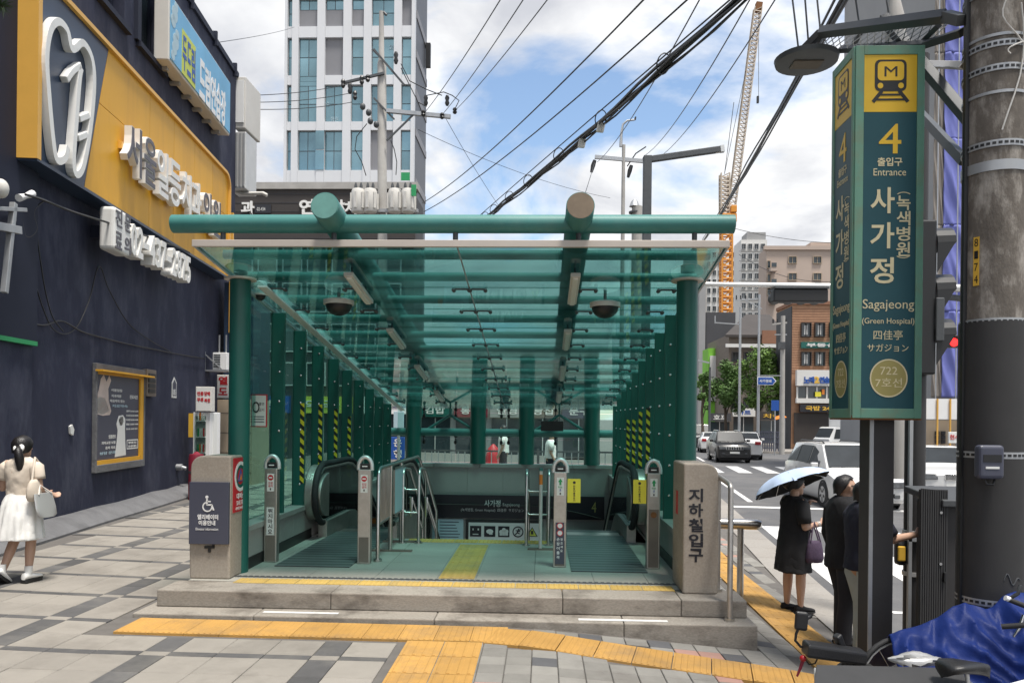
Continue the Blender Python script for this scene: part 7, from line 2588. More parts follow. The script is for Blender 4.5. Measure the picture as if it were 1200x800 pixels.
pil = [(331.5, 334.5), (340, 347.5), (369.5, 378.5), (400, 409.5), (424, 433), (459.5, 468.5), (480, 484)]
bandsv = [(-62, -46), (-16, -3), (30, 43), (87.5, 98.5), (142, 152), (199, 214)]
while bandsv[-1][1] < 480:
    a = bandsv[-1]
    bandsv.append((a[1] + 45, a[1] + 57))
for a, b in pil:
    bpart(tower, 'pilaster', 'tower_white', tX(a), tX(b), TYY, TYY + .8, -.7, topz)
for v0, v1 in bandsv:
    for a, b in bays:
        if (v0, a) == (87.5, 347.5):
            continue
        bpart(tower, 'spandrel', 'tower_white', tX(a) + .01, tX(b) - .01, TYY + .12, TYY + .8, tZ(v1), tZ(v0))
gray = {(2, 2), (2, 1), (3, 1), (4, 4), (5, 1), (1, 1)}
for i in range(len(bandsv) - 1):
    v0, v1 = bandsv[i][1], bandsv[i + 1][0]
    for j, (a, b) in enumerate(bays):
        x0, x1, z0, z1 = tX(a) + .02, tX(b) - .02, tZ(v1) + .01, tZ(v0) - .01
        if (j, i) in {(2, 2), (4, 4), (5, 1)}:
            bpart(tower, 'grey_panel', 'tower_gray', x0, x1, TYY + .45, TYY + .58, z0, z1)
            continue
        if (j, i) in {(1, 1), (2, 1), (3, 1)}:
            bpart(tower, 'grey_panel', 'tower_gray', x0, x1, TYY + .45, TYY + .58, z0, z0 + (z1 - z0) * .62)
            z0 = z0 + (z1 - z0) * .63
        n = max(1, round((x1 - x0) / 1.15))
        m_ = max(1, round((z1 - z0) / 1.9))
        for p_ in range(n):
            for q_ in range(m_):
                MB().box(x0 + (x1 - x0) * p_ / n + .04, x0 + (x1 - x0) * (p_ + 1) / n - .04, TYY + .5, TYY + .56, z0 + (z1 - z0) * q_ / m_ + .05, z0 + (z1 - z0) * (q_ + 1) / m_ - .05).build('window_pane', 'teal_glass', tower, world=True)
for z0, z1 in ((199, 176), (175, 153)):
    bpart(tower, 'window_pane', 'teal_glass', tX(369), tX(379), TYY - .05, TYY - .01, tZ(z0), tZ(z1))
for z0, z1 in ((98.5, 93.3), (93, 87.5)):
    bpart(tower, 'window_pane', 'teal_glass', tX(348), tX(369), TYY + .5, TYY + .56, tZ(z0), tZ(z1))
k = TYY / F
for u, v, ch in ((379, 122, '영수'), (389, 140, '학원'), (456, 56, '과')):
    MB().text(ch, P(u + 3, v, TYY + .45), (1, 0, 0), (0, 0, 1), 9 * k if len(ch) > 1 else 6 * k, 6 * k, .03).build('lettering', 'paper_blue', tower, world=True)
# ---- brown signboard building
BY = 36.0
a, b = P(262, 285, BY), P(487, 217, BY)
brown = thing('brown_building', 'dark brown low building with white shop lettering below the tower', 'building', ((a.x + b.x) / 2, BY, -.7))
zt_ = P(390, 222, BY).z
zlo = P(390, 284, BY).z
bpart(brown, 'fascia', 'brown_wall', a.x, b.x, BY, BY + .4, zlo, zt_)
for j in range(6):
    z = zlo + (zt_ - zlo) * (j + .5) / 6
    bpart(brown, 'fascia_line', 'dark_wall', a.x + .01, b.x - .01, BY - .015, BY - .002, z - .012, z + .012)
bpart(brown, 'coping', 'concrete', a.x - .1, b.x + .1, BY - .1, BY + .6, zt_ + .003, zt_ + .32)
bpart(brown, 'block', 'dark_wall', a.x + .1, b.x - .1, BY + .41, BY + 3, -.7, zt_ - .1)
k = BY / F
for ch, u, v, s_ in (('과', 291, 244, 16), ('연', 360, 243, 18), ('세', 379, 243, 16), ('林', 397, 243, 17), ('치', 411, 244, 15)):
    MB().text(ch, P(u, v, BY - .02), (1, 0, 0), (0, 0, 1), s_ * k, s_ * k, .10, .03).build('letter', 'letter_white', brown, world=True)
bpart(brown, 'small_plate', 'sign_black', P(299, 250, BY).x, P(318, 250, BY).x, BY - .06, BY - .02, P(309, 250, BY).z, P(309, 240, BY).z)
MB().text('02-434', P(306, 245, BY - .065), (1, 0, 0), (0, 0, 1), 10 * k, 4 * k, .01).build('lettering', 'paper', brown, world=True)
# floors of the brown building below the fascia, seen through the glass roof
for fl, (v0, v1) in enumerate(((286, 318), (330, 365), (378, 412), (424, 452))):
    zb__, zt__ = P(390, v1, BY).z, P(390, v0, BY).z
    for j in range(7):
        x0 = a.x + .4 + (b.x - a.x - .8) * j / 7
        x1 = x0 + (b.x - a.x - .8) / 7 - .35
        f = MB()
        f.box(x0 - .06, x0, BY + .30, BY + .42, zb__, zt__); f.box(x1, x1 + .06, BY + .30, BY + .42, zb__, zt__); f.box(x0, x1, BY + .30, BY + .42, zt__ - .06, zt__); f.box(x0, x1, BY + .30, BY + .42, zb__, zb__ + .06)
        w_ = f.build('window', 'alu', brown, world=True)
        MB().box(x0, x1, BY + .36, BY + .405, zb__ + .06, zt__ - .06).build('pane', 'win_glass', w_, world=True)
def shop(t, x0, x1, y, z0, z1, m, text_=None, tm='paper', y_sign=None):
    s = MB().box(x0, x1, y - .3, y - .02, z1 - .8, z1).build('shop_sign', m, t, world=True)
    if text_:
        MB().text(text_, ((x0 + x1) / 2, y - .305, z1 - .4), (1, 0, 0), (0, 0, 1), (x1 - x0) * .6, .45, .02, .02).build('lettering', tm, s, world=True)
    g_ = MB().box(x0 + .1, x1 - .1, y - .06, y - .03, z0, z1 - .85).build('shop_window', 'win_glass', t, world=True)
    MB().box((x0 + x1) / 2 - .03, (x0 + x1) / 2 + .03, y - .10, y - .062, z0, z1 - .85).build('mullion', 'alu', g_, world=True)
for j, (m, tx_) in enumerate((('blue_sign', '휴대폰'), ('lime', '약국'), ('white', '분식'))):
    x0 = a.x + .4 + j * 3.0
    shop(brown, x0, x0 + 2.8, BY + .4, -.6, 2.6, m, tx_, 'paper' if m != 'white' else 'red')
# ---- low building beyond the stairwell, seen through the rear glazing
LY = 46.0
a, b = P(487, 500, LY), P(845, 425, LY)
low = thing('low_building', 'low pale building with a row of shop fronts seen through the rear glazing', 'building', ((a.x + b.x) / 2, LY, -.7))
zt_ = P(650, 418, LY).z
bpart(low, 'wall', 'gray_wall', a.x, P(700, 430, LY).x, LY, LY + 8, -.7, zt_)
bpart(low, 'parapet', 'concrete', a.x - .1, P(700, 430, LY).x + .1, LY - .1, LY + 8.1, zt_ + .003, zt_ + .3)
for j in range(5):
    x0 = a.x + .3 + j * 2.15
    f = MB()
    zz0, zz1 = 2.9, 4.1
    f.box(x0, x0 + 1.7, LY - .08, LY - .003, zz0 - .06, zz0); f.box(x0, x0 + 1.7, LY - .08, LY - .003, zz1, zz1 + .06)
    f.box(x0, x0 + .06, LY - .08, LY - .003, zz0, zz1); f.box(x0 + 1.64, x0 + 1.7, LY - .08, LY - .003, zz0, zz1)
    w_ = f.build('window', 'alu', low, world=True)
    MB().box(x0 + .06, x0 + 1.64, LY - .04, LY - .004, zz0, zz1).build('pane', 'win_glass', w_, world=True)
    m, tx_ = (('green_paint', '김밥'), ('dark_red', '통닭'), ('gray_wall', '안경'), ('post_brown', '빵집'), ('slate_sign', '문구'))[j]
    shop(low, x0 - .1, x0 + 1.9, LY, -.6, 2.5, m, tx_, 'paper')
# street fence beyond the stairwell
t = thing('street_fence', 'dark steel bar fence along the pavement beyond the stairwell', 'fence', (-1, 23, -.6))
for k in range(46):
    x = -5.5 + k * .2
    if k % 9 == 0:
        MB().box(x - .04, x + .04, 22.96, 23.04, -.6, .75).build('post', 'iron', t, world=True)
    else:
        MB().box(x - .014, x + .014, 22.985, 23.015, -.5, .64).build('bar', 'galv', t, world=True)
for z in (-.5, .64):
    MB().box(-5.5, 3.7, 22.98, 23.02, z, z + .05).build('rail', 'iron', t, world=True)
def banner(name, label, u0, u1, v0, v1, y, m, txt=None, tm='paper', leg=True):
    a, b = P(u0, v1, y), P(u1, v0, y)
    t = thing(name, label, 'sign', ((a.x + b.x) / 2, y, a.z))
    MB().box(a.x, b.x, y, y + .08, a.z, b.z).build('panel', m, t, world=True, bevel=.01)
    if txt:
        n_ = len(txt)
        for k, ch in enumerate(txt):
            MB().text(ch, ((a.x + b.x) / 2, y - .002, b.z - (b.z - a.z) * (k + .5) / n_), (1, 0, 0), (0, 0, 1), (b.x - a.x) * .6, (b.z - a.z) * .7 / n_, .004, .02).build('letter', tm, t, world=True)
    if leg:
        MB().cyl(((a.x + b.x) / 2, y + .04, -.7), ((a.x + b.x) / 2, y + .04, a.z + .01), .04, 8).build('post', 'galv', t, world=True)
    return t
banner('street_sign', 'pale blue and yellow poster board seen through the rear glazing', 461, 473, 482, 504, 20, 'paper_blue', None)
banner('street_sign', 'blue upright street sign with white Korean letters seen through the rear glazing', 458, 474, 512, 538, 21, 'blue_sign', '은행')
banner('street_sign', 'white upright board standing beside the bar fence', 478, 488, 515, 535, 24, 'white', '휴무', 'red')
t = thing('fire_tank', 'red round topped kiosk box seen through the centre rear glazing', 'kiosk', (P(578, 535, 25).x, 25, -.6))
h_ = P(578, 520, 25).z + .6
MB().tube([(0, 0, 0), (0, 0, h_ * .7), (0, 0, h_ * .9), (0, 0, h_)], [.25, .25, .17, .03], 16).build('body', 'red', t, smooth=45)
MB().cyl((0, 0, h_ * .45), (0, 0, h_ * .52), .255, 16).build('band', 'paper', t, smooth=40)
# passers-by seen through the glazing
def passer(label, u, y, h, top, low_, rz):
    x = P(u, 530, y).x
    g0 = gz(x, y)
    t = thing('person', label, 'person', (x, y, g0), rz)
    s = h / 1.65
    hc = V((0, .015, 1.54)) * s
    ell, cps = head_parts(hc, (0, 1, 0), s)
    caps = [(V((0, 0, .9)) * s, V((0, 0, 1.25)) * s, .14 * s, .15 * s), (V((-.1, 0, 1.3)) * s, V((.1, 0, 1.3)) * s, .085 * s, .085 * s), (V((0, 0, 1.3)) * s, V((0, .01, 1.48)) * s, .058 * s, .05 * s)] + cps
    for q_ in (-1, 1):
        sh, el, wr = V((q_ * .19, 0, 1.33)) * s, V((q_ * .23, -.03, 1.06)) * s, V((q_ * .21, .08, .84)) * s
        caps += [(sh, el, .05 * s, .042 * s), (el, wr, .04 * s, .028 * s)] + hand_caps(wr, wr - el, (0, 1, .2), .7, s)
        hp, kn, an = V((q_ * .085, 0, .85)) * s, V((q_ * .09, .02 + .06 * q_, .47)) * s, V((q_ * .09, -.02 + .1 * q_, .085)) * s
        caps += [(hp, kn, .09 * s, .06 * s), (kn, an, .055 * s, .036 * s)]
        MB().tube([hp + V((0, 0, .08)), hp.lerp(kn, .5), kn, kn.lerp(an, .6), an], [.115 * s, .1 * s, .08 * s, .072 * s, .07 * s], 14).build('trouser_leg', low_, t, smooth=80)
        shoe(t, an, (0, 1, 0), 'black')
        sleeve(t, 'sleeve', top, [sh - V((q_ * .05, 0, 0)), sh.lerp(el, .2), sh.lerp(el, .8)], [.08 * s, .085 * s, .075 * s])
    body_mesh(t, caps, ell, voxel=.012)
    eyes(t, hc, (0, 1, 0), s)
    hair_shell(t, hc, (0, 1, 0), s, -.5, .5, s0=-.6, s1=.4)
    garment(t, 'shirt', top, [(V((0, 0, 1.42)) * s, .08, .07), (V((0, 0, 1.36)) * s, .19, .11), (V((0, 0, 1.28)) * s, .21, .14), (V((0, 0, 1.1)) * s, .19, .15), (V((0, 0, .88)) * s, .195, .155)], n=24)
    return t
passer('person in a white shirt passing beyond the centre rear pane of the stairwell', 590, 21.5, 1.65, 'cloth_white', 'trouser_dark', math.radians(80))
passer('person in a white top passing beyond the pane below the black hanging box', 645, 20.6, 1.55, 'cloth_white', 'cloth_navy', math.radians(-80))

# ---- right hand street: buildings
def simple_building(name, label, u0, u1, v0, v1, y, m, depth=12, base=ROAD_Z - .05):
    a, b = P(u0, v1, y), P(u1, v0, y)
    t = thing(name, label, 'building', ((a.x + b.x) / 2, y, base))
    bpart(t, 'wall', m, a.x, b.x, y, y + depth, base, b.z)
    return t
def grid_windows(t, y, us, vs, w_, h_, fm, gm='win_glass', mull=1, dep=.12):
    for v in vs:
        for u in us:
            window_(t, u, u + w_, v, v + h_, y, fm, gm, mull, dep)
apt = simple_building('apartment_tower', 'white high rise apartment block with rows of windows behind the crane', 866, 899, 281, 520, 190, 'white_wall', 7)
bpart(apt, 'roof_house', 'gray_wall', P(874, 281, 192).x, P(896, 281, 192).x, 191, 196, P(880, 281, 190).z + .01, P(880, 271, 190).z)
grid_windows(apt, 190, (869, 876.5, 884, 891.5), [286 + 11.5 * k for k in range(15)], 4.6, 6.2, 'alu', 'win_glass', 1, .3)
for k in range(15):
    v = 294 + 11.5 * k
    bpart(apt, 'floor_line', 'gray_wall', P(866, v, 190).x + .02, P(899, v, 190).x - .02, 189.8, 189.99, P(880, v + .8, 190).z, P(880, v, 190).z)
apt = simple_building('apartment_tower', 'white high rise apartment block with yellow stripe seen past the canopy corner', 826, 864, 291, 520, 215, 'white_wall', 20)
grid_windows(apt, 215, (828.5, 835, 841.5, 856), [296 + 10.5 * k for k in range(14)], 3.8, 5.6, 'alu', 'win_glass', 1, .3)
bpart(apt, 'yellow_stripe', 'amber', P(862, 300, 215).x, P(864.4, 300, 215).x, 214.7, 214.98, P(860, 400, 215).z, P(860, 294, 215).z)
apt = simple_building('apartment_tower', 'grey slab tower hidden behind the canopy edge', 814, 829, 285, 520, 170, 'concrete', 16)
bei = simple_building('beige_apartments', 'pinkish beige flat block with dark square windows behind the brick building', 896, 990, 291, 520, 112, 'beige_wall', 4)
bpart(bei, 'roof_house', 'beige_wall', P(950, 285, 113).x, P(985, 285, 113).x, 113, 115.5, P(950, 291, 112).z + .01, P(950, 282, 112).z)
bpart(bei, 'roof_rim', 'beige_wall', P(895, 291, 112).x, P(990, 291, 112).x, 111.7, 112.5, P(950, 293, 112).z, P(950, 288.5, 112).z)
grid_windows(bei, 112, (924, 953), (301, 320.5, 340, 360), 9, 7.5, 'tan_wall', 'win_glass', 1, .2)
grid_windows(bei, 112, (899,), (306, 322, 338), 3.4, 8, 'tan_wall', 'win_glass', 0, .2)
for v in (314, 333, 352):
    bb = bpart(bei, 'balcony', 'beige_wall', P(903, v, 111).x, P(911, v, 111).x, 110.9, 111.99, P(905, v + 3.5, 111).z, P(905, v - 1, 111).z)
    MB().box(P(904, v, 110.9).x, P(910, v, 110.9).x, 110.85, 110.89, P(905, v - 1, 111).z + .01, P(905, v - 6, 111).z).build('balcony_glass', 'win_glass', bb, world=True)
dark = simple_building('dark_building', 'black clad building with grey hipped roof beside the crane', 826, 862, 366, 520, 95, 'dark_wall', 12)
bpart(dark, 'light_side', 'gray_wall', P(819, 400, 94.9).x, P(826.5, 400, 94.9).x, 94.9, 106, ROAD_Z, P(822, 330, 95).z)
low2 = simple_building('roofed_building', 'brown low building with a long white roof edge above the street trees', 853, 922, 392, 520, 78, 'post_brown', 10)
q = MB()
a, b = P(850, 392, 77.5), P(924, 392, 77.5)
q.prism([(a.x, 77.5, a.z), (b.x, 77.5, a.z), (b.x - .6, 82, P(900, 362, 78).z), (a.x + 3.2, 82, P(900, 362, 78).z)], (0, 0, -.25))
q.build('roof', 'brown_wall', low2, world=True)
bpart(low2, 'white_fascia', 'white_wall', a.x, P(922, 400, 77.3).x, 77.2, 77.45, P(890, 407, 77.3).z, P(890, 403, 77.3).z)
bpart(low2, 'red_band', 'brick_line', P(893, 400, 77.3).x, P(922, 400, 77.3).x, 77.2, 77.45, P(890, 402.6, 77.3).z, P(890, 387, 77.3).z)
grid_windows(low2, 78, (858, 872, 886, 900), (413, 440, 466), 8, 10, 'dark_wall', 'win_glass', 1, .15)
shop(low2, P(830, 500, 77).x, P(856, 500, 77).x, 77, -.6, P(850, 484, 77).z, 'dark_wall', '호프')
shop(low2, P(858, 500, 77).x, P(884, 500, 77).x, 77, -.6, P(850, 478, 77).z, 'white_wall', '마트', 'blue_sign')
shop(low2, P(886, 500, 77).x, P(921, 500, 77).x, 77, -.6, P(850, 482, 77).z, 'brown_wall', '치킨', 'amber')
brick = thing('brick_building', 'orange brick corner building with paired windows and shop signs', 'building', (P(955, 500, 62).x, 62, ROAD_Z))
a, b = P(927, 520, 62), P(1000, 352, 62)
bpart(brick, 'wall', 'brick', a.x, b.x, 62, 66, ROAD_Z, P(950, 357, 62).z)
bpart(brick, 'side_wall', 'dark_wall', a.x - .06, a.x - .002, 62.05, 66, ROAD_Z, P(950, 359, 62).z)
bpart(brick, 'cornice', 'brick_line', a.x - .1, b.x, 61.85, 66, P(950, 357, 62).z + .004, P(950, 353, 62).z)
for k in range(26):
    z = P(950, 362 + 3.0 * k, 62).z
    bpart(brick, 'brick_course', 'brick_line', a.x, b.x, 61.985, 61.997, z - .02, z + .02)
for v in (377, 411):
    for u in (939, 955, 972):
        window_(brick, u, u + 10.5, v + 2, v + 17, 61.98, 'brown_wall', 'win_glass', 1, .2)
        if u < 965:
            a_, b_ = P(u + 3.5, v + 15, 61.9), P(u + 7.5, v + 4, 61.9)
            bpart(brick, 'blind', 'paper', a_.x, b_.x, 61.935, 61.945, a_.z, b_.z)
def sgn(u0, u1, v0, v1, y, m, txt=None, tm='paper', par=None, dep=.2):
    a_, b_ = P(u0, v1, y), P(u1, v0, y)
    s = MB().box(a_.x, b_.x, y - dep, y - .005, a_.z, b_.z).build('shop_sign', m, par, world=True)
    if txt:
        MB().text(txt, ((a_.x + b_.x) / 2, y - dep - .01, (a_.z + b_.z) / 2), (1, 0, 0), (0, 0, 1), (b_.x - a_.x) * .75, (b_.z - a_.z) * .6, .03, .03).build('lettering', tm, s, world=True)
    return s
sgn(938, 985, 401, 408, 61.9, 'green_paint', '부동산', 'paper', brick)
sgn(932, 985, 434, 452, 61.8, 'white_wall', None, 'paper', brick, .4)
for u, ch, m in ((945, '노', 'blue_sign'), (951, '래', 'blue_sign'), (957, '2', 'amber'), (963, '연', 'blue_sign'), (969, '습', 'blue_sign')):
    kk = 61.4 / F
    MB().text(ch, P(u, 445, 61.38), (1, 0, 0), (0, 0, 1), 6 * kk, 7.5 * kk, .05, .04).build('letter', m, brick, world=True)
sgn(934, 985, 453, 466, 61.8, 'win_glass', None, 'paper', brick, .1)
for u in (933, 944.5, 956, 967.5):
    sgn(u, u + 2, 453, 466.5, 61.68, 'white_wall', None, 'paper', brick, .08)
sgn(955, 962, 459, 464.5, 61.55, 'bright_yellow', None, 'paper', brick, .05)
sgn(963, 966, 456, 462, 61.55, 'orange', None, 'paper', brick, .05)
sgn(932, 985, 467, 472, 61.8, 'white_wall', None, 'paper', brick, .3)
sgn(936, 985, 474, 482.5, 61.8, 'sign_black', '국밥 24시', 'amber', brick, .35)
sgn(930, 985, 484, 520, 61.85, 'brown_wall', None, 'paper', brick, .1)
# purple sheeted building site with grey netting
PY = 31.0
a, b = P(1091, 470, PY), P(1260, 0, PY)
site = thing('sheeted_building', 'tall building under construction wrapped in blue purple sheeting and grey netting', 'building', ((a.x + b.x) / 2, PY, ROAD_Z))
bpart(site, 'frame_core', 'gray_wall', a.x + .3, b.x, PY + .4, PY + 10, ROAD_Z, 24)
zlow = P(1110, 466, PY).z
xs_m = P(1104, 300, PY).x
def sheet(x0, x1, z0, z1, m, nm, fold, y0):
    nx_, nz_ = 24, 40
    rows = []
    for j in range(nz_ + 1):
        z = z0 + (z1 - z0) * j / nz_
        rows.append([V((x0 + (x1 - x0) * i / nx_, y0 - .06 - fold * (math.sin(i * .7 + j * .21 + z) * .5 + .5) * (.5 + .5 * math.sin(j * .13 + i * .3 + z * 2)) , z)) for i in range(nx_ + 1)])
    o = MB().loft(rows, cap=False, close=False).build(nm, m, site, world=True, smooth=60)
    md = o.modifiers.new('thickness', 'SOLIDIFY')
    md.thickness = .02
zc = zlow
hh = 3.4
k_ = 0
while zc < 23:
    z1 = min(zc + hh, 24)
    sheet(xs_m, P(1136, 300, PY).x, zc + .01, z1, 'tarp_purple', 'sheet', .12, PY)
    sheet(P(1136, 300, PY).x + .02, P(1190, 300, PY).x, zc + .01, z1, 'netting', 'net', .1, PY + .1)
    sheet(P(1190, 300, PY).x + .02, b.x, zc + .01, z1, 'netting', 'net', .06, PY - .05)
    sheet(a.x, xs_m - .02, zc + .01, z1, 'netting', 'net', .08, PY + .05)
    zc = z1
    k_ += 1
for k in range(8):
    x = a.x + (b.x - a.x) * k / 7
    MB().cyl((x, PY - .35, ROAD_Z), (x, PY - .35, 24), .024, 6).build('scaffold_pole', 'galv', site, world=True, smooth=40)
t = thing('site_hoarding', 'white site fence panels on yellow posts below the sheeted building', 'fence', (P(1110, 480, 30).x, 30, ROAD_Z))
for k in range(6):
    x0, x1 = P(1083 + 15 * k, 480, 29.9).x, P(1083 + 15 * (k + 1), 480, 29.9).x
    MB().box(x0 + .01, x1 - .01, 29.9, 29.95, P(1100, 491, 29.9).z, P(1100, 467, 29.9).z).build('panel', 'white', t, world=True)
    MB().cyl((x0, 29.86, ROAD_Z), (x0, 29.86, P(1100, 467, 29.9).z), .035, 8).build('post', 'yellow_trim', t, world=True, smooth=40)
MB().box(P(1083, 500, 30.2).x, P(1173, 500, 30.2).x, 30.2, 30.4, ROAD_Z, P(1100, 492, 30.2).z).build('back_wall', 'tan_wall', t, world=True)
for k in range(2):
    for j in range(3):
        a_, b_ = P(1096 + 7 * k, 508 + 5 * j, 30.15), P(1101 + 7 * k, 505 + 5 * j, 30.15)
        MB().box(a_.x, b_.x, 30.14, 30.19, a_.z - .05, b_.z).build('dark_vent', 'sign_black', t, world=True)
banner('site_banner', 'white street banner with pink Korean lettering by the site fence', 1112, 1132, 506, 519, 27, 'paper', None)
MB().text('현수막', P(1122, 512, 26.99), (1, 0, 0), (0, 0, 1), 17 * .03, 6 * .03, .004, .02).build('lettering', 'red', bpy.data.objects['site_banner'], world=True)
# green netted wall and white box
t = simple_building('green_hoarding', 'bright green netted hoarding in front of the dark building', 829, 853, 408, 520, 84, 'green_net', 3)
bpart(t, 'white_panel', 'white_wall', P(832, 420, 83.9).x, P(850, 420, 83.9).x, 83.7, 83.98, P(840, 470, 84).z, P(840, 417, 84).z)

# ---- tower crane
CYD = 150.0
def cP(u, v): return P(u, v, CYD)
t = thing('tower_crane', 'orange lattice tower crane with a long pale raised jib', 'crane', (cP(850, 430).x, CYD, ROAD_Z))
def lattice(p0, p1, wd, m, nm, seg, thick):
    p0, p1 = V(p0), V(p1)
    d = (p1 - p0).normalized()
    a_ = d.cross(V((0, 1, 0))).normalized() * wd / 2
    b_ = V((0, 1, 0)) * wd / 2
    q = MB()
    cs = [a_ + b_, a_ - b_, -a_ - b_, -a_ + b_]
    for c in cs:
        q.bar(p0 + c, p1 + c, thick, thick, up=(0, 1, .1))
    for k in range(seg):
        f0, f1 = k / seg, (k + 1) / seg
        A_, B_ = p0.lerp(p1, f0), p0.lerp(p1, f1)
        for i in range(4):
            c0, c1 = cs[i], cs[(i + 1) % 4]
            q.bar(A_ + c0, B_ + c1 if k % 2 else B_ + c1, thick * .7, thick * .7, up=(0, 1, .1))
            q.bar(A_ + c0, A_ + c1, thick * .7, thick * .7, up=(0, .3, 1))
    return q.build(nm, m, t, world=True)
lattice((cP(851, 430).x, CYD, ROAD_Z), cP(851, 262), 1.9, 'crane', 'mast', 34, .30)
MB().box(cP(844, 0).x, cP(864, 0).x, CYD - 1.5, CYD + 1.5, cP(850, 262).z, cP(850, 252).z).build('slewing_deck', 'crane', t, world=True, bevel=.1)
MB().box(cP(857, 0).x, cP(864, 0).x, CYD - 1.6, CYD - .2, cP(850, 251).z, cP(850, 243).z).build('cab', 'crane', t, world=True, bevel=.1)
lattice(cP(849, 252), cP(849, 204), 1.6, 'crane_pale', 'tower_head', 10, .26)
lattice(cP(857, 246), cP(888, 10), 1.35, 'crane_pale', 'jib', 46, .15)
MB().bar(cP(888, 14), cP(889.5, 4), 1.2, 1.2).build('jib_tip', 'rust', t, world=True)
MB().cyl(cP(849, 204), cP(860, 120), .06, 6).build('stay', 'iron', t, world=True)
MB().cyl(cP(849, 204), cP(887, 20), .05, 6).build('stay', 'iron', t, world=True)
MB().cyl(cP(889, 8), cP(889, 113), .05, 5).build('hoist_rope', 'iron', t, world=True)
MB().box(cP(888, 0).x, cP(890.4, 0).x, CYD - .2, CYD + .2, cP(889, 121).z, cP(889, 113).z).build('hook_block', 'black', t, world=True)

# ================================================================ TREES
def tree(label, u, vb, vt, wpx, y, leaf, seed, cx=0.5, base=ROAD_Z):
    rnd = random.Random(seed)
    x = P(u, 500, y).x
    zt__, zb2 = P(u, vt, y).z, P(u, vb, y).z
    w2 = wpx / 2 * y / F
    t = thing('street_tree', label, 'tree', (x, y, base))
    H_ = zt__ - base
    q = MB()
    q.tube([(0, 0, -.1), (.05, 0, H_ * .2), (-.05, .05, H_ * .42), (.02, 0, H_ * .62)], [.16, .13, .10, .06], 10)
    cl = []
    cz = (zt__ + zb2) / 2 - base
    hz = (zt__ - zb2) / 2
    for k in range(15):
        an, rr = rnd.uniform(0, 2 * PI), rnd.uniform(.15, .85)
        zz_ = rnd.uniform(-.85, .85)
        sx = math.sqrt(max(.1, 1 - zz_ ** 2))
        c = V((math.cos(an) * rr * w2 * sx, math.sin(an) * rr * w2 * sx, cz + zz_ * hz * .82))
        cl.append((c, rnd.uniform(.26, .46) * min(w2, hz)))
        if k < 8:
            s_ = V((0, 0, H_ * rnd.uniform(.3, .5)))
            q.tube([s_, s_.lerp(c, .5) + V((0, 0, .15)), c], [.06, .04, .015], 6)
    q.build('trunk', 'bark', t, smooth=60)
    q = MB()
    for c, r_ in cl:
        n_ = int(260 * (r_ / .8) ** 1.3) + 120
        for _ in range(n_):
            d = V((rnd.gauss(0, 1), rnd.gauss(0, 1), rnd.gauss(0, 1))).normalized()
            p = c + d * r_ * rnd.uniform(.45, 1.12)
            a_ = V((rnd.gauss(0, 1), rnd.gauss(0, 1), rnd.gauss(0, .6))).normalized()
            b_ = a_.cross(d).normalized() if a_.cross(d).length > .05 else a_.orthogonal()
            s_ = rnd.uniform(.09, .19)
            q.add([p - a_ * s_, p + b_ * s_ * .5, p + a_ * s_, p - b_ * s_ * .5], [(0, 1, 2, 3)])
    q.build('crown', leaf, t)
    return t
tree('broad bright green street tree just left of the blue road sign', 889, 497, 401, 66, 66, 'leaf_a', 1)
tree('darker green street tree between the crane and the bright tree', 850, 494, 412, 52, 69, 'leaf_b', 2)
tree('small pointed green tree against the edge of the green canopy column', 823, 492, 425, 17, 64, 'leaf_b', 3)
tree('small thin street tree beside the brick building', 922, 470, 420, 22, 72, 'leaf_a', 4)

# ================================================================ POLES, SIGNS ALONG THE ROAD
def pole(label, u, v0, v1, y, wpx, m='concrete', cat='pole', name='street_pole', taper=.75, base=ROAD_Z):
    x = P(u, v1, y).x
    t = thing(name, label, cat, (x, y, base))
    r_ = wpx / 2 * y / F
    MB().tube([(x, y, base - .05), (x, y, P(u, v0, y).z)], [r_, r_ * taper], 14).build('shaft', m, t, world=True, smooth=40)
    return t
def arm_(t, u0, v0, u1, v1, y, th, m='galv', nm='arm'):
    return MB().bar(P(u0, v0, y), P(u1, v1, y), th, th, up=(0, 1, 0)).build(nm, m, t, world=True)
t = pole('pale concrete pole with crossarms standing by the brick building', 916, 370, 530, 55, 6.5)
arm_(t, 905, 380, 922, 378, 55, .12, 'concrete'); arm_(t, 908, 392, 922, 392, 55, .08)
arm_(t, 913, 405, 919, 405, 55, .5, 'iron', 'clamp')
for u in (906, 911, 921):
    MB().cyl(P(u, 379, 55), P(u, 374, 55), .06, 8).build('insulator', 'black', t, world=True)
t = pole('slim grey pole rising behind the bright green tree', 888, 345, 530, 60, 3.5, 'galv')
arm_(t, 870, 350, 893, 362, 60, .08); arm_(t, 862, 352, 888, 350, 60, .10)
for u in (863, 868, 874, 880):
    MB().cyl(P(u, 351, 60), P(u, 346, 60), .05, 8).build('insulator', 'black', t, world=True)
t = pole('slim grey pole with wires among the darker trees', 866, 360, 530, 64, 3.5, 'galv')
arm_(t, 838, 378, 866, 380, 64, .09); arm_(t, 838, 370, 838, 379, 64, .07)
t = pole('slim dark street lamp post beside the canopy column', 831, 430, 530, 58, 3, 'iron')
arm_(t, 818, 422, 831, 425, 58, .12); 
t = thing('road_sign', 'blue direction sign with a white arrow tip on an arm among the trees', 'sign', P(898, 446, 54))
a, b = P(887.5, 451, 54), P(910, 441.5, 54)
mid = (a.z + b.z) / 2
MB().prism([(a.x, 54, a.z), (b.x - .25, 54, a.z), (b.x, 54, mid), (b.x - .25, 54, b.z), (a.x, 54, b.z)], (0, .06, 0)).build('rim', 'white', t, world=True)
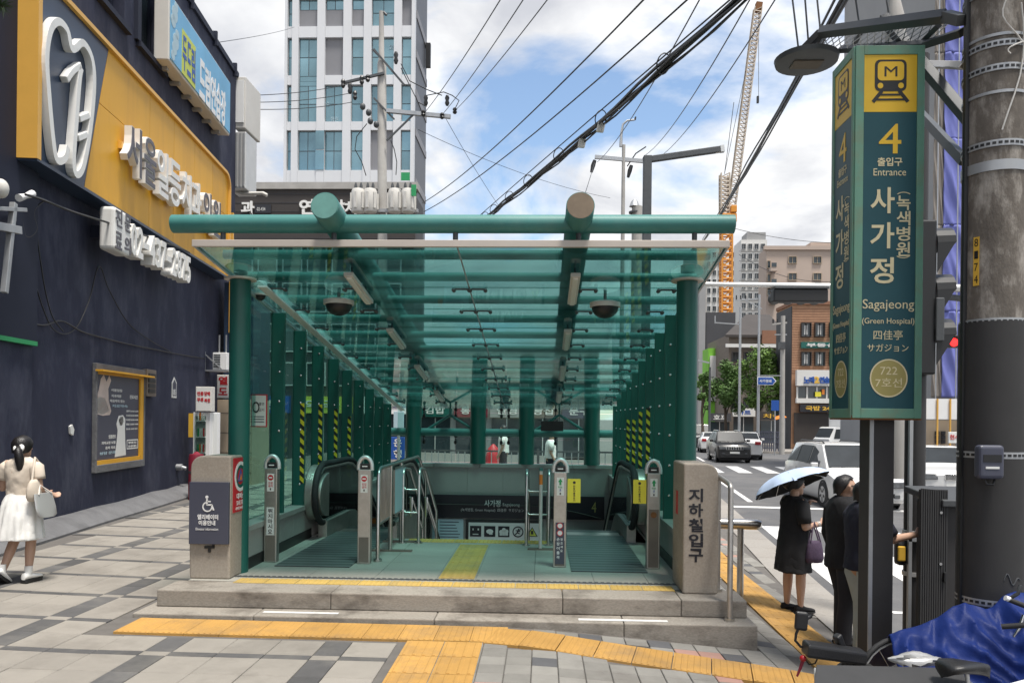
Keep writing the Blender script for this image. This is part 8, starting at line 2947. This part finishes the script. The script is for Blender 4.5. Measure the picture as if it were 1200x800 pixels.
MB().prism([(a.x + .05, 53.98, a.z + .05), (b.x - .28, 53.98, a.z + .05), (b.x - .08, 53.98, mid), (b.x - .28, 53.98, b.z - .05), (a.x + .05, 53.98, b.z - .05)], (0, .015, 0)).build('panel', 'blue_sign', t, world=True)
MB().text('사가정로', ((a.x + b.x) / 2 - .1, 53.97, mid), (1, 0, 0), (0, 0, 1), .85, .22, .004, .02).build('lettering', 'white', t, world=True)
MB().bar(P(887, 440, 54.1), P(916, 440, 54.9), .06, .06).build('arm', 'galv', t, world=True)
MB().cyl(P(889, 520, 54.2), P(889, 438, 54.2), .07, 8).build('post', 'galv', t, world=True)
banner('bus_stop_sign', 'blue square bus sign by the concrete pole', 904, 913, 469, 481, 53, 'blue_sign', None)
t = thing('shop_awning', 'small orange and cream shop awning below the trees', 'awning', P(910, 488, 60))
a, b = P(903, 492, 60), P(917, 486, 60)
MB().prism([(a.x, 59, a.z), (b.x, 59, a.z + .2), (b.x, 60, b.z), (a.x + .3, 60, b.z - .2)], (0, 0, .05)).build('canvas', 'orange', t, world=True)
MB().cyl((a.x + .1, 59.1, ROAD_Z), (a.x + .1, 59.1, a.z), .03, 6).build('leg', 'galv', t, world=True)
MB().cyl((b.x - .1, 59.1, ROAD_Z), (b.x - .1, 59.1, a.z + .2), .03, 6).build('leg', 'galv', t, world=True)
t = thing('road_fence', 'low dark blue road fence along the far kerb', 'fence', (P(900, 515, 57).x, 57, ROAD_Z))
for k in range(13):
    x = P(886 + 2.6 * k, 515, 57).x
    MB().box(x - .04, x + .04, 56.96, 57.04, ROAD_Z, P(900, 505, 57).z).build('post', 'slate_sign', t, world=True)
for v in (506, 512, 518):
    z = P(900, v, 57).z
    MB().box(P(885, 515, 57).x, P(919, 515, 57).x, 56.93, 56.955, z - .04, z + .04).build('rail', 'slate_sign', t, world=True)
MB().box(P(880, 515, 57).x, P(990, 515, 57).x, 56.5, 62, ROAD_Z - .02, ROAD_Z + .14).build('far_kerb', 'kerb', road)
MB().box(P(816, 515, 76).x, P(925, 515, 76).x, 72, 78, ROAD_Z - .02, ROAD_Z + .14).build('far_kerb', 'kerb', road)
# horizontal signal mast arm across the view
MYY = 16.0
t = thing('signal_mast', 'long grey mast arm reaching over the road from behind the utility pole', 'signal mast', (P(1150, 500, MYY).x, MYY, ROAD_Z))
MB().tube([P(1150, 560, MYY), P(1150, 300, MYY)], [.14, .12], 14).build('shaft', 'galv', t, world=True, smooth=40)
MB().tube([P(826, 333, MYY), P(1150, 338, MYY)], [.045, .08], 12).build('arm', 'alu', t, world=True, smooth=40)
MB().tube([P(955, 333, MYY), P(1150, 352, MYY + .1)], [.04, .07], 10).build('stay', 'iron', t, world=True, smooth=40)
a, b = P(905, 356, MYY), P(969, 338, MYY)
t = thing('traffic_signal', 'horizontal black traffic signal box hanging from the grey mast arm', 'traffic light', ((a.x + b.x) / 2, MYY, a.z))
MB().box(a.x, b.x, MYY - .1, MYY + .16, a.z + .03, b.z - .02).build('housing', 'black', t, world=True, bevel=.03)
MB().box(a.x + .02, b.x, MYY - .13, MYY + .4, b.z - .018, b.z + .02).build('hood', 'iron', t, world=True)
for k in range(4):
    x = a.x + (b.x - a.x) * (k + .5) / 4
    MB().cyl((x, MYY + .16, (a.z + b.z) / 2), (x, MYY + .36, (a.z + b.z) / 2), .13, 14).build('visor', 'black', t, world=True, smooth=40)
for u in (920, 955):
    MB().bar(P(u, 338, MYY), P(u, 332, MYY), .05, .05, up=(0, 1, 0)).build('hanger', 'galv', t, world=True)
yy = 20
a, b = P(1108, 407, yy), P(1128, 394, yy)
t = thing('pedestrian_signal', 'small pedestrian signal showing a red light beside the utility pole', 'traffic light', ((a.x + b.x) / 2, yy, a.z))
MB().box(a.x, b.x, yy, yy + .2, a.z, b.z).build('housing', 'black', t, world=True, bevel=.02)
MB().sphere(P(1118, 401, yy - .01), (.11, .03, .11), 14, 8).build('lamp', 'signal_red', t, world=True, smooth=60)
MB().box(a.x - .02, b.x + .02, yy - .14, yy, b.z - .01, b.z + .015).build('hood', 'iron', t, world=True)
MB().bar(P(1128, 400, yy + .1), P(1150, 400, yy + .1), .05, .05, up=(0, 1, 0)).build('arm', 'galv', t, world=True)
MB().cyl(P(1150, 560, yy + .1), P(1150, 380, yy + .1), .07, 10).build('post', 'galv', t, world=True)
# L shaped street lamp, T pole, capped post behind the canopy
LY_ = 24.0
t = thing('street_lamp', 'grey square L shaped street lamp with a long rising arm', 'street lamp', (P(757, 500, LY_).x, LY_, gz(3, LY_)))
wv = 9.5 * LY_ / F
x = P(758, 250, LY_).x
MB().box(x - wv / 2, x + wv / 2, LY_ - wv / 2, LY_ + wv / 2, -.7, P(757, 183, LY_).z).build('shaft', 'iron', t, world=True, bevel=.02)
MB().bar(P(753.5, 188, LY_), P(848, 174.5, LY_), .16, .19).build('arm', 'iron', t, world=True, bevel=.02)
MB().bar(P(820, 181.5, LY_), P(845, 178, LY_), .13, .03).build('lamp_lens', 'offwhite', t, world=True)
MB().bar(P(844, 175, LY_), P(848.4, 174.4, LY_), .165, .20).build('end_cap', 'alu', t, world=True)
t = pole('pale concrete pole with a curved lamp neck and a crossarm behind the canopy beam', 727, 170, 540, 34, 5.5)
y = 34
MB().tube([P(727.5, 172, y), P(728, 158, y), P(730, 146, y), P(735, 141.5, y), P(744, 140.5, y)], [.075, .06, .05, .045, .04], 10).build('neck', 'galv', t, world=True, smooth=60)
MB().bar(P(697, 184, y), P(754, 189, y), .12, .16).build('arm', 'galv', t, world=True)
for u, v in ((697, 188), (740, 194)):
    MB().tube([P(u, v, y), P(u - 2, v + 6, y), P(u - 4, v + 14, y)], [.08, .1, .06], 8).build('insulator', 'black', t, world=True, smooth=50)
MB().tube([P(735, 195, y), P(745, 180, y), P(757, 172, y)], .03, 6).build('jumper', 'black', t, world=True, smooth=50)
MB().tube([P(744, 140.5, y), P(745, 137, y)], [.05, .03], 8).build('lamp_tip', 'black', t, world=True)
t = pole('short thick grey post with a conical cap behind the canopy beam', 743.5, 242, 540, 22, 12, 'concrete', taper=1.0)
MB().tube([P(743.5, 242, 22), P(743.5, 236, 22), P(743.5, 233.5, 22)], [.15, .09, .03], 16).build('cap', 'galv', t, world=True, smooth=40)
MB().cyl(P(743.5, 250, 22), P(743.5, 248, 22), .16, 16).build('band', 'iron', t, world=True)

# ---- utility pole with transformers
EY = 29.0
t = thing('transformer_pole', 'tall concrete electricity pole carrying two pairs of grey transformers', 'utility pole', (P(448, 500, EY).x, EY, gz(-5, EY)))
MB().tube([P(449, 560, EY), P(447.5, 75, EY), P(447, 70, EY), P(447, 14, EY)], [.20, .17, .11, .09], 16).build('shaft', 'concrete', t, world=True, smooth=40)
MB().tube([P(447, 16, EY), P(450, 15, EY), P(453, 18, EY)], [.06, .06, .05], 8).build('tip', 'iron', t, world=True, smooth=40)
ey = EY - .2
for u0, v0, u1, v1, th in ((400, 98, 450, 86, .09), (453, 130, 528, 137, .14), (453, 165, 488, 131, .06), (438, 58, 474, 100, .07), (436, 58, 446, 68, .05), (438, 115, 462, 140, .06)):
    MB().bar(P(u0, v0, ey), P(u1, v1, ey), th, th, up=(0, 1, 0)).build('crossarm', 'galv' if th > .1 else 'iron', t, world=True)
for u, v, h_ in ((402, 98, 10), (410, 104, 12), (416, 112, 10), (424, 94, 10), (464, 68, 14), (499, 118, 12), (524, 118, 12), (496, 133, 7), (518, 136, 7), (533, 130, 7), (431, 92, 8)):
    MB().tube([P(u, v - h_ / 2, ey - .1), P(u, v - h_ / 4, ey - .1), P(u, v, ey - .1), P(u, v + h_ / 4, ey - .1), P(u, v + h_ / 2, ey - .1)], [.05, .09, .06, .09, .05], 8).build('insulator', 'black', t, world=True, smooth=40)
for u, v in ((425, 125), (432, 132), (434, 142), (441, 146)):
    MB().sphere(P(u, v, ey - .15), (.11, .11, .13), 10, 8).build('junction_can', 'iron', t, world=True, smooth=60)
for u in (420, 434, 463, 478):
    tr_o = MB()
    c0, c1 = P(u, 249, ey - .25), P(u, 222, ey - .25)
    r_ = .255
    tr_o.tube([c0, c0.lerp(c1, .06), c0.lerp(c1, .9), c1], [r_ * .9, r_, r_, r_ * .85], 16)
    o = tr_o.build('transformer', 'offwhite', t, world=True, smooth=35)
    for k in range(6):
        an = 2 * PI * k / 6 + .3
        e = V((math.cos(an), math.sin(an), 0))
        MB().obox(c0.lerp(c1, .48) + e * r_, e * .05, V((-e.y, e.x, 0)) * .05, V((0, 0, (c1.z - c0.z) * .34))).build('cooling_fin', 'offwhite', o, world=True)
    for s in (-.1, .1):
        MB().tube([c1 + V((s, 0, 0)), c1 + V((s, 0, .12)), c1 + V((s, 0, .25))], [.05, .06, .03], 8).build('bushing', 'iron', o, world=True, smooth=40)
MB().bar(P(412, 247, ey), P(490, 247, ey), .14, .12).build('platform_beam', 'galv', t, world=True)
MB().box(P(475, 0, ey).x, P(485, 0, ey).x, ey - .5, ey - .45, P(480, 216, ey).z, P(480, 207, ey).z).build('green_cover', 'green_sticker', t, world=True)
MB().box(P(487, 0, ey).x, P(492.5, 0, ey).x, ey - .5, ey - .45, P(490, 234, ey).z, P(490, 221, ey).z).build('green_cover', 'green_sticker', t, world=True)
for pts in ([(429, 206), (424, 190), (416, 175), (418, 160), (430, 145)], [(464, 205), (465, 190), (462, 175), (458, 165)], [(470, 75), (480, 95), (500, 105), (518, 112)], [(470, 80), (490, 120), (500, 125)], [(500, 112), (520, 108), (530, 112), (538, 118), (532, 130)]):
    MB().tube([P(u, v, ey - .2) for u, v in pts], .018, 6).build('jumper_wire', 'black', t, world=True, smooth=60)

# ================================================================ OVERHEAD WIRES
def wire(label, p0, p1, r_, sag=.2, y0=8, y1=EY, n=18, m='black', name='overhead_wire', group=None):
    a, b = P(p0[0], p0[1], y0), P(p1[0], p1[1], y1)
    pts = []
    for k in range(-12 if y0 != y1 and y0 < 20 else 0, n + 1):
        f = k / n
        p = a + (b - a) * f
        p.z -= sag * 4 * max(0, f) * (1 - f)
        pts.append(p)
    o = MB().tube(pts, r_, 6).build(name, m, smooth=60)
    return tag(o, label, 'wire', group or 'overhead power lines'), pts
wire('topmost thin wire running from the transformer pole to the upper sky', (590, -6), (497, 133), .012, .10, 14)
wire('second thin wire from the transformer pole, just below the topmost', (617, -6), (517, 136), .012, .10, 14)
wire('third thin wire from the transformer pole, ending at the arm tip', (646, -6), (533, 130), .012, .10, 14)
wire('long thin wire crossing the clouds to behind the canopy beam', (760, -6), (495, 238), .014, .25, 10, 28)
wire('long thin wire just above the thick cable bundle', (812, -6), (497, 248), .014, .25, 10, 28)
t = thing('cable_bundle', 'thick sagging bundle of black telephone cables across the sky', 'cable bundle', P(700, 150, 14))
offs_ = [(0, 0), (.05, .05), (-.04, .03), (.02, -.05), (-.05, -.03), (.08, .0)]
for k, (ox, oz) in enumerate(offs_):
    pts = []
    for i in range(-10, 26):
        f = i / 25
        p = P(900, -30, 8.5) + (P(560, 262, 26) - P(900, -30, 8.5)) * f
        p = p + V((ox * (1 + .5 * math.sin(i * 1.3 + k)), 0, oz * (1 + .6 * math.sin(i * .9 + k * 2)) - .10 * 4 * max(0, f) * (1 - f)))
        pts.append(p)
    MB().tube(pts, .027 if k < 3 else .017, 6).build('cable', 'black', t, world=True, smooth=60)
pts = []
for i in range(26):
    f = i / 25
    p = P(893, -32, 8.5).lerp(P(556, 258, 26), f)
    p.z += .02 * 4 * f * (1 - f)
    pts.append(p)
MB().tube(pts, .012, 6).build('messenger_wire', 'black', t, world=True, smooth=60)
for f in (.15, .3, .45, .6, .72, .84, .92):
    p = P(897, -30, 8.5).lerp(P(559, 261, 26), f)
    p.z -= .05 * 4 * f * (1 - f)
    torus_q = MB()
    torus(torus_q, p, (1, -1, -.6), .14, .01, 16, 5)
    torus_q.build('loop_tie', 'black', t, world=True, smooth=60)
for f, d in ((.36, .22), (.30, .16)):
    p = P(897, -30, 8.5).lerp(P(559, 261, 26), f)
    p.z -= .10 * 4 * f * (1 - f) + .12
    MB().obox(p, (.07, .02, 0), (0, .03, 0), (0.02, 0, .09)).build('marker_tag', 'offwhite', t, world=True, bevel=.02)
wire('thin wire dropping from the upper sky to the curved lamp neck', (823, -6), (700, 190), .012, .3, 12, 34)
wire('thin wire passing behind the raised crane jib', (882, -6), (756, 182), .012, .35, 12, 34)
wire('thin wire passing in front of the raised crane jib', (912, -6), (770, 186), .012, .35, 12, 34)
wire('thin wire falling from the crossarm to the rusty beam end', (697, 190), (683, 235), .012, .02, 34, 26)
wire('faint thin wire hanging across the cloud left of the thick bundle', (523, 140), (585, 242), .010, .1, EY, 40)
wire('thin guy wire between the transformer pole and the curved lamp pole', (490, 152), (715, 232), .010, .3, EY, 40)
t2 = thing('cable_bundle', 'thick black cable bundle falling past the crane towards the station sign', 'cable bundle', P(900, 140, 14))
for k, (ox, oz) in enumerate(offs_[:4]):
    pts = []
    for i in range(-4, 22):
        f = i / 21
        p = P(992, -10, 8) + (P(822, 285, 40) - P(992, -10, 8)) * f
        pts.append(p + V((ox * (1 + .6 * math.sin(i + k)), 0, oz - .12 * 4 * max(0, f) * (1 - f))))
    MB().tube(pts, .024 if k < 2 else .015, 6).build('cable', 'black', t2, world=True, smooth=60)
for k, (p0, p1) in enumerate((((928, -6), (936, 60)), ((943, -6), (948, 58)), ((957, -6), (962, 42)), ((1002, -6), (1008, 36)), ((1038, -6), (1043, 24)))):
    wire(['short wire dropping onto the lamp dish, outermost of five', 'short wire dropping onto the lamp dish, next to the outermost', 'short wire dropping onto the bracket corner', 'short wire dropping onto the middle of the bracket arm', 'short wire dropping onto the diagonal strut top'][k], p0, p1, .008, .0, 6.9, 6.9, 4, 'iron', group='drop wires on the bracket')
wire('low pale wire running level behind the crane mast', (862, 268), (1000, 285), .02, .3, 60, 58, group='wires along the far road')
wire('low dark wire running from the concrete pole past the beige flats', (866, 298), (975, 330), .02, .6, 60, 50, group='wires along the far road')
for k, v in enumerate((112, 120, 128)):
    wire(['upper', 'middle', 'lowest'][k] + ' of three parallel wires between the navy building and the tower', (288, v), (412, v - 14 + 3 * k), .012, .1, 24, EY, group='wires from the navy building')
wire('faint wire high across the cloud above the navy building', (240, 52), (345, 32), .012, .1, 24, 60, group='wires from the navy building')
t = thing('small_bollard', 'pale grey tapering post tip seen above the bracket frame', 'post', P(1048, 15, 9))
MB().tube([P(1050, 52, 9), P(1049, 20, 9), P(1048, -4, 9)], [.12, .10, .055], 12).build('shaft', 'concrete', t, world=True, smooth=40)
MB().tube([P(1050, 560, 9), P(1050, 52, 9)], [.12, .12], 12).build('lower_shaft', 'concrete', t, world=True, smooth=40)

# ================================================================ NAMES OF CHILDREN KEEP THEIR PARENT FREE OF CATEGORY
for o in bpy.data.objects:
    if o.parent is not None and 'category' in o:
        del o['category']
